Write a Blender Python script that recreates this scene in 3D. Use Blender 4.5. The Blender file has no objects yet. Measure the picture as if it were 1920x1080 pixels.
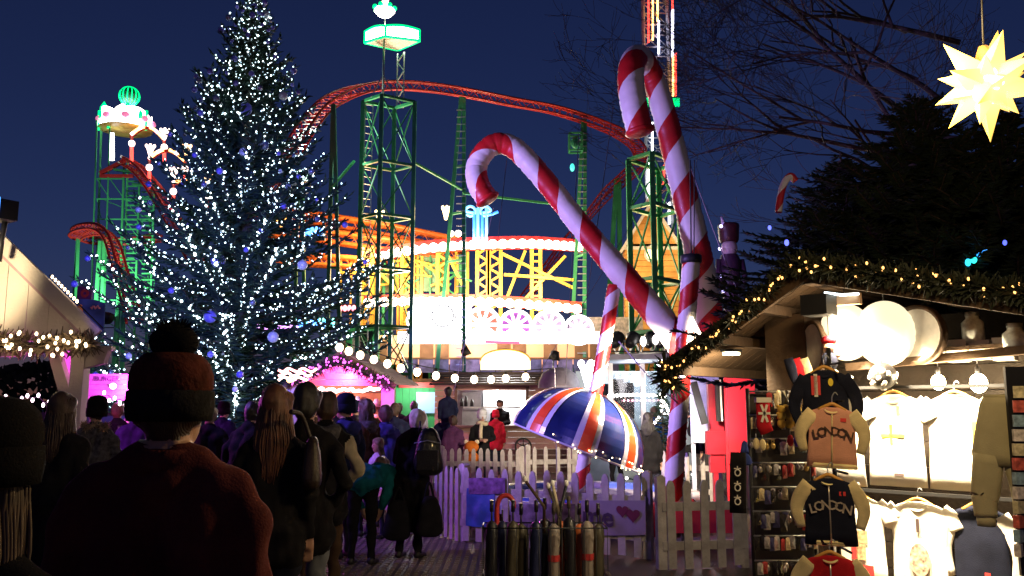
import bpy, bmesh, math, random
import numpy as np
from mathutils import Vector, Matrix, Euler, noise

# ------------------------------------------------------------------ scene, camera, sky, light
S = bpy.context.scene
COL = S.collection
R = math.radians
rnd = random.Random(11)
FPX = 1598.0            # focal length in pixels of a 1920 wide frame
PITCH = R(8.0)
CAMZ = 1.6
cam_data = bpy.data.cameras.new('camera')
cam_data.sensor_width = 36.0
cam_data.lens = 36.0 * FPX / 1920.0
cam_data.clip_start = 0.05
cam_data.clip_end = 3000.0
cam = bpy.data.objects.new('camera', cam_data)
cam.location = (0, 0, CAMZ)
cam.rotation_euler = (R(90) + PITCH, 0, 0)
COL.objects.link(cam)
S.camera = cam

world = bpy.data.worlds.new('World')
S.world = world
world.use_nodes = True
wn = world.node_tree.nodes; wl = world.node_tree.links
for n_ in list(wn): wn.remove(n_)
sky = wn.new('ShaderNodeTexSky'); sky.sky_type = 'NISHITA'; sky.sun_disc = False
sky.sun_elevation = R(2.0); sky.sun_rotation = R(180); sky.altitude = 50
sky.air_density = 0.7; sky.dust_density = 0.0; sky.ozone_density = 4.2
tint = wn.new('ShaderNodeMix'); tint.data_type = 'RGBA'; tint.blend_type = 'MULTIPLY'; tint.inputs[0].default_value = 1.0
tint.inputs[7].default_value = (2.5, 0.8, 0.97, 1)
bg = wn.new('ShaderNodeBackground'); bg.inputs[1].default_value = 0.029
wo = wn.new('ShaderNodeOutputWorld')
wl.new(sky.outputs[0], tint.inputs[6]); wl.new(tint.outputs[2], bg.inputs[0]); wl.new(bg.outputs[0], wo.inputs[0])

sun_d = bpy.data.lights.new('sun', 'SUN'); sun_d.energy = 0.01; sun_d.angle = R(10); sun_d.color = (0.6, 0.7, 1.0)
sun_o = bpy.data.objects.new('sun', sun_d); sun_o.rotation_euler = (R(88), 0, 0); COL.objects.link(sun_o)

S.view_settings.view_transform = 'Standard'
S.view_settings.look = 'None'
S.view_settings.exposure = 0.6
S.view_settings.gamma = 1.0
S.view_settings.use_curve_mapping = False
S.render.engine = 'CYCLES'
S.cycles.use_denoising = True
S.cycles.max_bounces = 5
S.cycles.diffuse_bounces = 2
S.cycles.glossy_bounces = 2
S.cycles.transmission_bounces = 4
S.cycles.transparent_max_bounces = 8
S.cycles.sample_clamp_indirect = 2.0
S.cycles.sample_clamp_direct = 0.0
S.cycles.use_light_tree = True
S.cycles.caustics_reflective = False
S.cycles.caustics_refractive = False

# ------------------------------------------------------------------ helpers
CP, SP = math.cos(PITCH), math.sin(PITCH)
def at(x, y, Y):
    """the world point seen at photo pixel (x, y) that stands Y metres in front of the camera"""
    u = (x - 960.0) / FPX; v = (540.0 - y) / FPX
    t = Y / (CP - v * SP)
    return Vector((u * t, Y, CAMZ + (SP + v * CP) * t))
def ground(x, y, z=0.0):
    u = (x - 960.0) / FPX; v = (540.0 - y) / FPX
    t = (z - CAMZ) / (SP + v * CP)
    return Vector((u * t, (CP - v * SP) * t, z))
def V(*a): return Vector(a)

MATS = {}
def mat(key, col, rough=0.6, metal=0.0, bump=0.0, bscale=60.0, var=0.18, vscale=6.0, spec=0.4, sheen=0.0, coat=0.0, wave=None, col2=None, trans=0.0):
    if key in MATS: return MATS[key]
    m = bpy.data.materials.new(key); m.use_nodes = True
    nt = m.node_tree; b = nt.nodes['Principled BSDF']
    tc = nt.nodes.new('ShaderNodeTexCoord')
    nz = nt.nodes.new('ShaderNodeTexNoise'); nz.inputs['Scale'].default_value = vscale; nz.inputs['Detail'].default_value = 5
    nt.links.new(tc.outputs['Object'], nz.inputs['Vector'])
    mx = nt.nodes.new('ShaderNodeMix'); mx.data_type = 'RGBA'
    c2 = col2 or tuple(min(1, c * (1 + var)) for c in col)
    c1 = col if col2 else tuple(c * (1 - var) for c in col)
    mx.inputs[6].default_value = (*c1, 1); mx.inputs[7].default_value = (*c2, 1)
    rp = nt.nodes.new('ShaderNodeMapRange'); rp.inputs[1].default_value = 0.3; rp.inputs[2].default_value = 0.7
    nt.links.new(nz.outputs[0], rp.inputs[0]); nt.links.new(rp.outputs[0], mx.inputs[0])
    nt.links.new(mx.outputs[2], b.inputs['Base Color'])
    b.inputs['Roughness'].default_value = rough; b.inputs['Metallic'].default_value = metal
    b.inputs['Specular IOR Level'].default_value = spec
    b.inputs['Sheen Weight'].default_value = sheen; b.inputs['Coat Weight'].default_value = coat
    if trans: b.inputs['Transmission Weight'].default_value = trans
    if bump:
        bp = nt.nodes.new('ShaderNodeBump'); bp.inputs['Strength'].default_value = bump; bp.inputs['Distance'].default_value = 0.02
        if wave:
            n2 = nt.nodes.new('ShaderNodeTexWave'); n2.inputs['Scale'].default_value = bscale; n2.inputs['Distortion'].default_value = wave
            n2.inputs['Detail'].default_value = 2; n2.bands_direction = 'X'
            nt.links.new(tc.outputs['Object'], n2.inputs['Vector']); nt.links.new(n2.outputs['Fac'], bp.inputs['Height'])
        else:
            n2 = nt.nodes.new('ShaderNodeTexNoise'); n2.inputs['Scale'].default_value = bscale; n2.inputs['Detail'].default_value = 4
            nt.links.new(tc.outputs['Object'], n2.inputs['Vector']); nt.links.new(n2.outputs[0], bp.inputs['Height'])
        nt.links.new(bp.outputs[0], b.inputs['Normal'])
    MATS[key] = m
    return m
def cloth(key, col, rough=0.95, bump=0.5, bscale=220, var=0.25, vscale=9, sheen=0.0):
    m = mat(key, col, rough, 0, bump, bscale, var, vscale, 0.08, sheen)
    for n_ in m.node_tree.nodes:
        if n_.type == 'BUMP': n_.inputs['Distance'].default_value = 0.005
    return m
def wood(key, col, col2, scale=3.0, rough=0.75):
    if key in MATS: return MATS[key]
    m = mat(key, col, rough, 0, 0.35, 30, col2=col2, vscale=scale)
    return m
def emit(key, col, strength, sample=False, base=None):
    if key in MATS: return MATS[key]
    m = bpy.data.materials.new(key); m.use_nodes = True
    b = m.node_tree.nodes['Principled BSDF']
    b.inputs['Base Color'].default_value = (*(base or col), 1); b.inputs['Roughness'].default_value = 0.35
    b.inputs['Emission Color'].default_value = (*col, 1); b.inputs['Emission Strength'].default_value = strength
    if not sample: m.cycles.emission_sampling = 'NONE'
    MATS[key] = m
    return m

class MB:
    """collects shapes into one mesh"""
    def __init__(s): s.v = []; s.f = []; s.m = []; s.s = []; s.mi = 0
    def add(s, vs, fs, smooth=False):
        o = len(s.v); s.v += [tuple(p) for p in vs]
        s.f += [tuple(i + o for i in f) for f in fs]
        s.m += [s.mi] * len(fs); s.s += [smooth] * len(fs); return s
    def box(s, c, size, rot=None):
        hx, hy, hz = size[0] / 2, size[1] / 2, size[2] / 2
        vs = [Vector((x, y, z)) for x in (-hx, hx) for y in (-hy, hy) for z in (-hz, hz)]
        if rot is not None: vs = [rot @ p for p in vs]
        c = Vector(c)
        return s.add([p + c for p in vs], [(0, 1, 3, 2), (4, 6, 7, 5), (0, 4, 5, 1), (2, 3, 7, 6), (0, 2, 6, 4), (1, 5, 7, 3)])
    def bar(s, p, q, w, h=None, up=None):
        p = Vector(p); q = Vector(q); d = q - p; L = d.length
        if L < 1e-6: return s
        d /= L; h = h or w
        up = Vector(up) if up is not None else (Vector((0, 0, 1)) if abs(d.z) < 0.95 else Vector((1, 0, 0)))
        x = d.cross(up).normalized(); z = x.cross(d)
        rot = Matrix((x, d, z)).transposed()
        return s.box((p + q) / 2, (w, L, h), rot)
    def frames(s, pts, closed=False):
        pts = [Vector(p) for p in pts]; n = len(pts); fr = []
        t0 = (pts[1] - pts[0]).normalized()
        u = t0.orthogonal().normalized() if abs(t0.z) > 0.95 else t0.cross(Vector((0, 0, 1))).normalized()
        for i in range(n):
            a = pts[max(0, i - 1)]; b = pts[min(n - 1, i + 1)]
            t = (b - a).normalized()
            u = (u - t * u.dot(t)).normalized(); fr.append((pts[i], t, u, t.cross(u)))
        return fr
    def tube(s, pts, r, n=8, cap=True, smooth=True, twist=None, mats=None):
        fr = s.frames(pts); N = len(fr)
        rs = r if isinstance(r, (list, tuple)) else [r] * N
        vs = []; L = 0.0
        for i, (p, t, u, w) in enumerate(fr):
            if i: L += (p - fr[i - 1][0]).length
            off = 2 * math.pi * L / twist if twist else 0.0
            for k in range(n):
                a = 2 * math.pi * k / n + off
                vs.append(p + (u * math.cos(a) + w * math.sin(a)) * rs[i])
        o = len(s.v); s.v += [tuple(p) for p in vs]
        for i in range(N - 1):
            for k in range(n):
                k2 = (k + 1) % n
                s.f.append((o + i * n + k, o + i * n + k2, o + (i + 1) * n + k2, o + (i + 1) * n + k))
                s.m.append(mats(k, i) if mats else s.mi); s.s.append(smooth)
        if cap:
            s.f.append(tuple(o + k for k in range(n))[::-1]); s.m.append(s.mi); s.s.append(False)
            s.f.append(tuple(o + (N - 1) * n + k for k in range(n))); s.m.append(s.mi); s.s.append(False)
        return s
    def ball(s, c, r, seg=10, ring=6, scale=(1, 1, 1), rot=None):
        c = Vector(c); vs = []; fs = []
        def P(x, y, z):
            p = Vector((x * r * scale[0], y * r * scale[1], z * r * scale[2]))
            return c + (rot @ p if rot is not None else p)
        vs.append(P(0, 0, 1))
        for i in range(1, ring):
            th = math.pi * i / ring
            for k in range(seg):
                a = 2 * math.pi * k / seg
                vs.append(P(math.sin(th) * math.cos(a), math.sin(th) * math.sin(a), math.cos(th)))
        vs.append(P(0, 0, -1)); last = len(vs) - 1
        for k in range(seg): fs.append((0, 1 + k, 1 + (k + 1) % seg))
        for i in range(ring - 2):
            for k in range(seg):
                a = 1 + i * seg + k; b = 1 + i * seg + (k + 1) % seg
                fs.append((a, a + seg, b + seg, b))
        o = 1 + (ring - 2) * seg
        for k in range(seg): fs.append((o + k, last, o + (k + 1) % seg))
        return s.add(vs, fs, True)
    def octa(s, c, r):
        x, y, z = c
        return s.add([(x + r, y, z), (x - r, y, z), (x, y + r, z), (x, y - r, z), (x, y, z + r), (x, y, z - r)],
                     [(0, 2, 4), (2, 1, 4), (1, 3, 4), (3, 0, 4), (2, 0, 5), (1, 2, 5), (3, 1, 5), (0, 3, 5)], True)
    def lathe(s, prof, n=24, M=None, smooth=True, mats=None, a0=0.0, a1=2 * math.pi):
        M = M or Matrix(); full = abs(a1 - a0 - 2 * math.pi) < 1e-6
        cols = n if full else n + 1
        vs = [M @ Vector((r * math.cos(a0 + (a1 - a0) * k / n), r * math.sin(a0 + (a1 - a0) * k / n), z)) for (r, z) in prof for k in range(cols)]
        o = len(s.v); s.v += [tuple(p) for p in vs]
        for i in range(len(prof) - 1):
            for k in range(n):
                k2 = (k + 1) % cols if full else k + 1
                s.f.append((o + i * cols + k, o + i * cols + k2, o + (i + 1) * cols + k2, o + (i + 1) * cols + k))
                s.m.append(mats(k, i) if mats else s.mi); s.s.append(smooth)
        return s
    def prism(s, poly, d0, d1, M=None):
        """poly in local x,z; extruded along local y from d0 to d1"""
        M = M or Matrix(); n = len(poly)
        vs = [M @ Vector((x, d0, z)) for x, z in poly] + [M @ Vector((x, d1, z)) for x, z in poly]
        fs = [tuple(range(n)), tuple(range(2 * n - 1, n - 1, -1))]
        fs += [(i, (i + 1) % n + 0, (i + 1) % n + n, i + n)[::-1] for i in range(n)]
        return s.add(vs, fs)
    def mesh(s, name, mats):
        me = bpy.data.meshes.new(name)
        me.from_pydata(s.v, [], s.f)
        for m in (mats if isinstance(mats, (list, tuple)) else [mats]): me.materials.append(m)
        me.polygons.foreach_set('material_index', s.m)
        me.polygons.foreach_set('use_smooth', s.s)
        me.update()
        return me
    def build(s, name, mats, parent=None, **kw):
        return obj(name, s.mesh(name, mats), parent, **kw)

def obj(name, me, parent=None, M=None, label=None, cat=None, group=None, kind=None):
    o = bpy.data.objects.new(name, me); COL.objects.link(o)
    if parent is not None:
        o.parent = parent
        o.matrix_parent_inverse = INV[parent.name] if parent.name in INV else Matrix()
    if M is not None: o.matrix_basis = M
    INV[o.name] = (M.inverted() if M is not None else Matrix()) if parent is None else Matrix.Identity(4)
    if parent is not None:
        w = WORLD.get(parent.name, Matrix()) @ o.matrix_parent_inverse @ (M if M is not None else Matrix())
    else: w = M if M is not None else Matrix()
    WORLD[o.name] = w.copy(); INV[o.name] = w.inverted()
    if label: o['label'] = label
    if cat: o['category'] = cat
    if group: o['group'] = group
    if kind: o['kind'] = kind
    elif cat: o['kind'] = 'thing'
    return o
INV = {}; WORLD = {}
def root(name, label, cat, loc, group=None, rz=0.0):
    M = Matrix.Translation(Vector(loc)) @ Matrix.Rotation(rz, 4, 'Z')
    o = obj(name, None, None, M, label, cat, group, 'thing'); o.empty_display_size = 0.1
    return o
def T(loc, rz=0.0, sc=1.0):
    return Matrix.Translation(Vector(loc)) @ Matrix.Rotation(rz, 4, 'Z') @ Matrix.Scale(sc, 4)
def smooth_path(pts, n=8):
    pts = [Vector(p) for p in pts]; P = [pts[0] * 2 - pts[1]] + pts + [pts[-1] * 2 - pts[-2]]; out = []
    for i in range(1, len(P) - 2):
        a, b, c, d = P[i - 1], P[i], P[i + 1], P[i + 2]
        for k in range(n):
            t = k / n
            out.append(0.5 * ((2 * b) + (c - a) * t + (2 * a - 5 * b + 4 * c - d) * t * t + (3 * b - a - 3 * c + d) * t ** 3))
    out.append(pts[-1]); return out
def text_mesh(body, size, depth=0.004, align='CENTER', bold=0.0, shear=0.0):
    cu = bpy.data.curves.new('lettering', 'FONT'); cu.body = body; cu.size = size; cu.extrude = depth; cu.align_x = align; cu.align_y = 'CENTER'
    cu.offset = bold; cu.resolution_u = 2; cu.shear = shear
    o = bpy.data.objects.new('lettering', cu)
    me = bpy.data.meshes.new_from_object(o)
    bpy.data.objects.remove(o); bpy.data.curves.remove(cu)
    return me
def lamp(kind, name, loc, power, col, size=0.1, target=None, angle=60, blend=0.4, parent=None):
    d = bpy.data.lights.new(name, kind); d.energy = power; d.color = col
    if kind == 'SPOT': d.spot_size = R(angle); d.spot_blend = blend
    if kind != 'AREA': d.shadow_soft_size = size
    else: d.size = size
    o = bpy.data.objects.new(name, d); o.location = loc
    if target is not None: o.rotation_euler = (Vector(target) - Vector(loc)).to_track_quat('-Z', 'Y').to_euler()
    COL.objects.link(o)
    if parent is not None:
        o.parent = parent; o.matrix_parent_inverse = INV[parent.name]
    return o
# ------------------------------------------------------------------ ground
def ground_material():
    m = bpy.data.materials.new('ground_surface'); m.use_nodes = True; nt = m.node_tree; b = nt.nodes['Principled BSDF']
    tc = nt.nodes.new('ShaderNodeTexCoord')
    n1 = nt.nodes.new('ShaderNodeTexNoise'); n1.inputs['Scale'].default_value = 0.7; n1.inputs['Detail'].default_value = 8
    n2 = nt.nodes.new('ShaderNodeTexNoise'); n2.inputs['Scale'].default_value = 45; n2.inputs['Detail'].default_value = 4
    nt.links.new(tc.outputs['Object'], n1.inputs['Vector']); nt.links.new(tc.outputs['Object'], n2.inputs['Vector'])
    mx = nt.nodes.new('ShaderNodeMix'); mx.data_type = 'RGBA'
    mx.inputs[6].default_value = (0.055, 0.045, 0.036, 1); mx.inputs[7].default_value = (0.15, 0.115, 0.075, 1)
    nt.links.new(n1.outputs[0], mx.inputs[0]); nt.links.new(mx.outputs[2], b.inputs['Base Color'])
    bp = nt.nodes.new('ShaderNodeBump'); bp.inputs['Strength'].default_value = 0.6; bp.inputs['Distance'].default_value = 0.03
    nt.links.new(n2.outputs[0], bp.inputs['Height']); nt.links.new(bp.outputs[0], b.inputs['Normal'])
    b.inputs['Roughness'].default_value = 0.75
    return m
g = MB(); g.add([(-600, -60, 0), (600, -60, 0), (600, 1500, 0), (-600, 1500, 0)], [(0, 1, 2, 3)])
g.build('ground', ground_material(), kind='structure')
def mat_surface():
    m = bpy.data.materials.new('mat_surface'); m.use_nodes = True; nt = m.node_tree; b = nt.nodes['Principled BSDF']
    n1 = nt.nodes.new('ShaderNodeTexNoise'); n1.inputs['Scale'].default_value = 1.3; n1.inputs['Detail'].default_value = 6
    tc = nt.nodes.new('ShaderNodeTexCoord'); nt.links.new(tc.outputs['Object'], n1.inputs['Vector'])
    mx = nt.nodes.new('ShaderNodeMix'); mx.data_type = 'RGBA'
    mx.inputs[6].default_value = (0.05, 0.042, 0.036, 1); mx.inputs[7].default_value = (0.13, 0.105, 0.08, 1)
    nt.links.new(n1.outputs[0], mx.inputs[0]); nt.links.new(mx.outputs[2], b.inputs['Base Color'])
    b.inputs['Roughness'].default_value = 0.55
    return m
# plastic ground-protection mats: each has a sheet and raised square studs
MS = mat_surface(); MSTUD = mat('mat_stud', (0.17, 0.135, 0.10), 0.5, var=0.35, vscale=1.5)
path = MB(); path.box((-1.7, 9.0, 0.006), (7.4, 14.0, 0.012)); pth = path.build('path', MS, kind='structure')
st = MB()
for i in range(64):
    for k in range(58):
        x = -3.3 + i * 0.088; y = 7.3 + k * 0.118
        if x > 0.95 or rnd.random() < 0.02: continue
        h = 0.012 + 0.012
        st.add([(x - .028, y - .035, .0125), (x + .028, y - .035, .0125), (x + .028, y + .035, .0125), (x - .028, y + .035, .0125),
                (x - .02, y - .026, h), (x + .02, y - .026, h), (x + .02, y + .026, h), (x - .02, y + .026, h)],
               [(4, 5, 6, 7), (0, 1, 5, 4), (1, 2, 6, 5), (2, 3, 7, 6), (3, 0, 4, 7)])
st.build('stud_field', MSTUD, pth, kind='stuff')
# ------------------------------------------------------------------ fairground: steel, tracks, towers
GREEN = mat('green_steel', (0.035, 0.2, 0.085), 0.38, 0.0, var=0.25, vscale=0.8, coat=0.15)
GREEN2 = mat('bright_green_steel', (0.05, 0.34, 0.12), 0.4, var=0.25, vscale=0.8)
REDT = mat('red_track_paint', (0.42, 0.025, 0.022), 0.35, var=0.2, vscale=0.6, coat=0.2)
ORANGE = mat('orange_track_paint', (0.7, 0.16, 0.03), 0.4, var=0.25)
YELLOW = mat('yellow_steel', (0.75, 0.42, 0.05), 0.4, var=0.2, vscale=0.8)
GALV = mat('galvanised_steel', (0.42, 0.43, 0.44), 0.4, 0.7, var=0.2)
DARKM = mat('dark_metal', (0.02, 0.02, 0.022), 0.5, 0.3)
W_HOT = emit('white_hot_bulb', (1.0, 0.93, 0.86), 9)
WARMB = emit('warm_bulb', (1.0, 0.78, 0.48), 14)
GREENL = emit('green_neon', (0.0, 0.8, 0.22), 1.1)
REDL = emit('red_neon', (1.0, 0.06, 0.04), 2.6)
AMBER = emit('amber_led', (1.0, 0.45, 0.12), 5)
WHITEL = emit('white_led', (0.92, 0.95, 1.0), 6)
VIOLETL = emit('violet_white_led', (0.75, 0.72, 1.0), 5)
BLUEL = emit('blue_neon', (0.05, 0.25, 1.0), 1.6)
CYANL = emit('cyan_neon', (0.16, 0.55, 1.0), 1.5)

def track(name, label, pts, paint, gauge=0.75, deep=0.55, r=0.11, bank=None, step=6, group=None, loc=None):
    P = smooth_path(pts, step); n = len(P)
    rt = root(name, label, 'coaster track', (P[n // 2].x, P[n // 2].y, 0) if loc is None else loc, group)
    L, Rr, l2, r2, fr = [], [], [], [], []
    for i, p in enumerate(P):
        t = (P[min(n - 1, i + 1)] - P[max(0, i - 1)]).normalized()
        up = V(0, 0, 1); side = t.cross(up)
        side = side.normalized() if side.length > 0.05 else V(1, 0, 0)
        up = side.cross(t)
        if bank:
            a = R(bank(i / (n - 1))); side, up = side * math.cos(a) + up * math.sin(a), up * math.cos(a) - side * math.sin(a)
        L.append(p - side * gauge / 2); Rr.append(p + side * gauge / 2)
        l2.append(p - side * gauge / 2 - up * deep); r2.append(p + side * gauge / 2 - up * deep)
    for q, rr in ((L, r), (Rr, r), (l2, r * .8), (r2, r * .8)):
        MB().tube(q, rr, 6).build('rail', paint, rt)
    lat = MB()
    for i in range(0, n - 1):
        lat.bar(L[i], Rr[i], .05); lat.bar(l2[i], r2[i], .045)
        a, b = (L, l2) if i % 2 else (l2, L); lat.bar(a[i], b[i + 1], .04)
        a, b = (Rr, r2) if i % 2 else (r2, Rr); lat.bar(a[i], b[i + 1], .04)
    lat.build('cross_bracing', paint, rt, kind='stuff')
    return rt

def lattice_tower(name, label, corners, ys, px, paint, w=0.2, brace=True, ladder=None, group=None):
    """corners: (pixel x at top, depth); ys: list of pixel heights of the rings (top first, measured on corner 0's depth)"""
    D0 = corners[0][1]
    zs = [at(corners[0][0], y, D0).z for y in ys] + [0.0]
    base = [V(at(x, 540, d).x, d, 0) for x, d in corners]
    c = sum(base, V(0, 0, 0)) / len(base)
    rt = root(name, label, 'support tower', (c.x, c.y, 0), group)
    for b in base: MB().bar(b, V(b.x, b.y, zs[0]), w).build('leg', paint, rt)
    for z in zs[:-1]:
        for i in range(4):
            a, b = base[i], base[(i + 1) % 4]
            MB().bar(V(a.x, a.y, z), V(b.x, b.y, z), w * .7).build('ring_beam', paint, rt)
    if brace:
        for j in range(len(zs) - 1):
            for i in range(4):
                a, b = base[i], base[(i + 1) % 4]
                MB().bar(V(a.x, a.y, zs[j]), V(b.x, b.y, zs[j + 1]), w * .28).build('brace', paint, rt)
                if j % 2 == 0: MB().bar(V(b.x, b.y, zs[j]), V(a.x, a.y, zs[j + 1]), w * .28).build('brace', paint, rt)
    if ladder is not None:
        a = base[ladder]; b = base[(ladder + 1) % 4]; d = (b - a).normalized() * 0.42
        lad = MB(); q = a + d * .3; e = a + d * 1.3
        lad.bar(q, V(q.x, q.y, zs[0]), .05); lad.bar(e, V(e.x, e.y, zs[0]), .05)
        z = .3
        while z < zs[0]:
            lad.bar(V(q.x, q.y, z), V(e.x, e.y, z), .045); z += .38
        lad.build('ladder', GALV, rt)
    return rt

# --- the high red loop of track
arch = [at(470, 400, 38), at(505, 335, 38.5), at(540, 285, 39), at(572, 232, 40), at(608, 190, 41), at(660, 164, 42.5), at(725, 153, 43.5), at(800, 156, 44.5), at(880, 168, 45.5),
        at(960, 184, 46.5), at(1040, 199, 47.5), at(1110, 221, 49), at(1165, 245, 51), at(1198, 272, 54), at(1199, 300, 57), at(1172, 328, 59.5), at(1135, 360, 61),
        at(1100, 400, 61.5), at(1062, 442, 61.5), at(1025, 495, 61), at(985, 550, 60), at(950, 600, 59)]
track('coaster_track', 'high curving red coaster track arching over the whole fairground', arch, REDT, gauge=0.8, deep=0.42, r=0.07, bank=lambda t: -18 * math.sin(min(1, t * 1.2) * math.pi))
# --- central green tower with lit sign box on top
lattice_tower('support_tower', 'tall square green lattice tower under the glowing box sign', [(708, 41.0), (672, 41.9), (733, 42.9), (772, 42.0)],
              [178, 300, 400, 500, 610, 700], 0, GREEN, 0.19, ladder=1)
# --- right green tower
lattice_tower('support_tower', 'bright green lattice tower in front of the wooden gabled house', [(1228, 39.0), (1183, 40.2), (1240, 42.0), (1278, 40.6)],
              [286, 380, 520, 620], 0, GREEN2, 0.24)
# --- box sign on the mast
def box_sign():
    z0 = at(712, 70, 41.0).z; h = 0.5
    cs = [V(at(712, 540, 41.0).x, 41.0, 0), V(at(778, 540, 41.5).x, 41.5, 0), V(at(737, 540, 42.6).x, 42.6, 0), V(at(673, 540, 41.7).x, 41.7, 0)]
    c = sum(cs, V(0, 0, 0)) / 4
    rt = root('lit_box_sign', 'glowing white box sign edged in green neon high on a mast', 'sign', (c.x, c.y, z0 - 3.0))
    sl = MB(); sl.add([V(p.x, p.y, z0) for p in cs] + [V(p.x, p.y, z0 + .08) for p in cs], [(3, 2, 1, 0), (4, 5, 6, 7)] + [(i, (i + 1) % 4, (i + 1) % 4 + 4, i + 4) for i in range(4)])
    sl.build('underside', mat('cream_panel', (0.62, 0.52, 0.4), 0.6), rt)
    for i in range(4):
        a, b = cs[i], cs[(i + 1) % 4]
        off = ((a + b) / 2 - c).normalized() * 0.02
        m = MB(); poly = 8; top = []
        A = V(a.x, a.y, z0 + .1) + off; B = V(b.x, b.y, z0 + .1) + off
        vs = [A]; 
        for k in range(poly + 1):
            t = k / poly; vs.append(A.lerp(B, t) + V(0, 0, h + 0.12 * math.sin(t * math.pi * 1.0)))
        vs.append(B)
        m.add(vs, [tuple(range(len(vs)))]); m.add([v - off * 3 for v in vs], [tuple(range(len(vs)))[::-1]])
        m.build('lit_panel', W_HOT, rt)
        MB().tube([v + off for v in vs[1:-1]], .07, 6).build('neon_edge', GREENL, rt)
        MB().tube([V(a.x, a.y, z0 + .04) + off * 2, V(b.x, b.y, z0 + .04) + off * 2], .07, 6).build('neon_edge', GREENL, rt)
        MB().tube([V(a.x, a.y, z0) + off, V(a.x, a.y, z0 + h + .1) + off], .07, 6).build('neon_edge', GREENL, rt)
    p0 = V(at(710, 540, 41.3).x, 41.3, 0)
    MB().tube([V(p0.x, p0.y, at(708, 178, 41).z), V(p0.x, p0.y, z0)], .06, 6).build('mast', GALV, rt)
    q0 = V(at(737, 540, 43).x, 43.0, 0); q1 = V(at(750, 540, 42.8).x, 42.8, 0)
    zb = at(708, 178, 41).z
    tr = MB(); tr.bar(V(q0.x, q0.y, zb), V(q0.x, q0.y, z0), .06); tr.bar(V(q1.x, q1.y, zb), V(q1.x, q1.y, z0), .06)
    for k in range(6):
        za = zb + (z0 - zb) * k / 6; zc = zb + (z0 - zb) * (k + 1) / 6
        a, b = (q0, q1) if k % 2 else (q1, q0); tr.bar(V(a.x, a.y, za), V(b.x, b.y, zc), .05)
    tr.build('truss_mast', GALV, rt)
    for s_ in (-1, 1): MB().bar(V(p0.x, p0.y, zb + 1.2), V(p0.x + s_ * .6, p0.y, zb), .05).build('stay', GALV, rt)
    t0 = at(722, 42, 42.4); t1 = at(722, 12, 42.4)
    MB().tube([t0 - V(0, 0, .3), t1], .05, 6).build('finial_post', GALV, rt)
    cr = MB(); Mx = Matrix.Translation(at(721, 22, 42.4))
    cr.lathe([(.05, -.25), (.35, -.2), (.55, .02), (.5, .12), (.3, .05), (.05, .05)], 14, Mx); crown = cr.build('crown', W_HOT, rt)
    for k in range(7):
        a = 2 * math.pi * k / 7; MB().ball(at(721, 20, 42.4) + V(math.cos(a) * .52, math.sin(a) * .52, .12), .14, 8, 5).build('crown_lamp', GREENL, crown)
    MB().tube([at(718, 14, 42.4), at(724, -2, 42.4), at(732, -14, 42.4)], [.2, .16, .05], 8).build('plume', emit('plume_light', (1, .5, .45), 3), rt)
box_sign()
# --- single and A-frame columns
def column(label, legs, paint, w=0.16, ties=(), ladder=False):
    b = legs[0][1]
    rt = root('support_column', label, 'support column', (b.x, b.y, 0), 'green coaster support columns')
    for top, foot in legs: MB().bar(top, V(foot.x, foot.y, 0), w).build('leg', paint, rt)
    (ta, fa), (tb, fb) = legs[0], legs[-1]
    fa = V(fa.x, fa.y, 0); fb = V(fb.x, fb.y, 0)
    if len(legs) > 1:
        for t in ties: MB().bar(ta.lerp(fa, t), tb.lerp(fb, t), w * .6).build('tie', paint, rt)
    if ladder:
        m = MB(); t = .05
        while t < .9:
            q = tb.lerp(fb, t); m.bar(q + V(.08, -.1, 0), q + V(-.4, -.1, 0), .05); t += .022
        m.build('rungs', GALV, rt, kind='stuff')
    return rt
F_ = lambda x, d: V(at(x, 540, d).x, d, 0)
column('slender green pair of columns under the left end of the high track', [(at(624, 196, 41), F_(618, 40.4)), (at(626, 196, 41), F_(650, 40.4))], GREEN, .17, (.25, .5, .75))
column('green A-frame column rising right beside the central tower to the track crest', [(at(865, 178, 45.5), F_(812, 45.5)), (at(870, 178, 45.5), F_(872, 44)), ], GREEN, .2, (.22, .36, .5, .7), True)
column('green A-frame column below the falling part of the high track', [(at(1093, 224, 48.6), F_(1060, 48)), (at(1097, 224, 48.6), F_(1092, 46))], GREEN, .2, (.3, .45, .6, .8), True)
column('bright green splayed column behind the long leaning candy cane', [(at(1156, 335, 60), F_(1122, 58)), (at(1160, 335, 60), F_(1162, 58))], GREEN2, .32, (.4, .7))
column('green column carrying the lower track near the fir tree', [(at(560, 330, 44), F_(556, 44)), (at(566, 330, 44), F_(585, 44))], GREEN, .16, (.3, .6))
for a, b, lab in (((664, 302, 41.9), (622, 352, 40.6), 'green diagonal strut left of the central tower'), ((772, 302, 42), (866, 355, 44.5), 'thin green strut between central tower and A-frame column'),
                  ((868, 362, 44.3), (1060, 385, 48), 'thin pale strut running behind the hooked candy cane')):
    MB().bar(at(*a), at(*b), .11).build('diagonal_strut', GREEN, label=lab, cat='strut')
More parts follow.
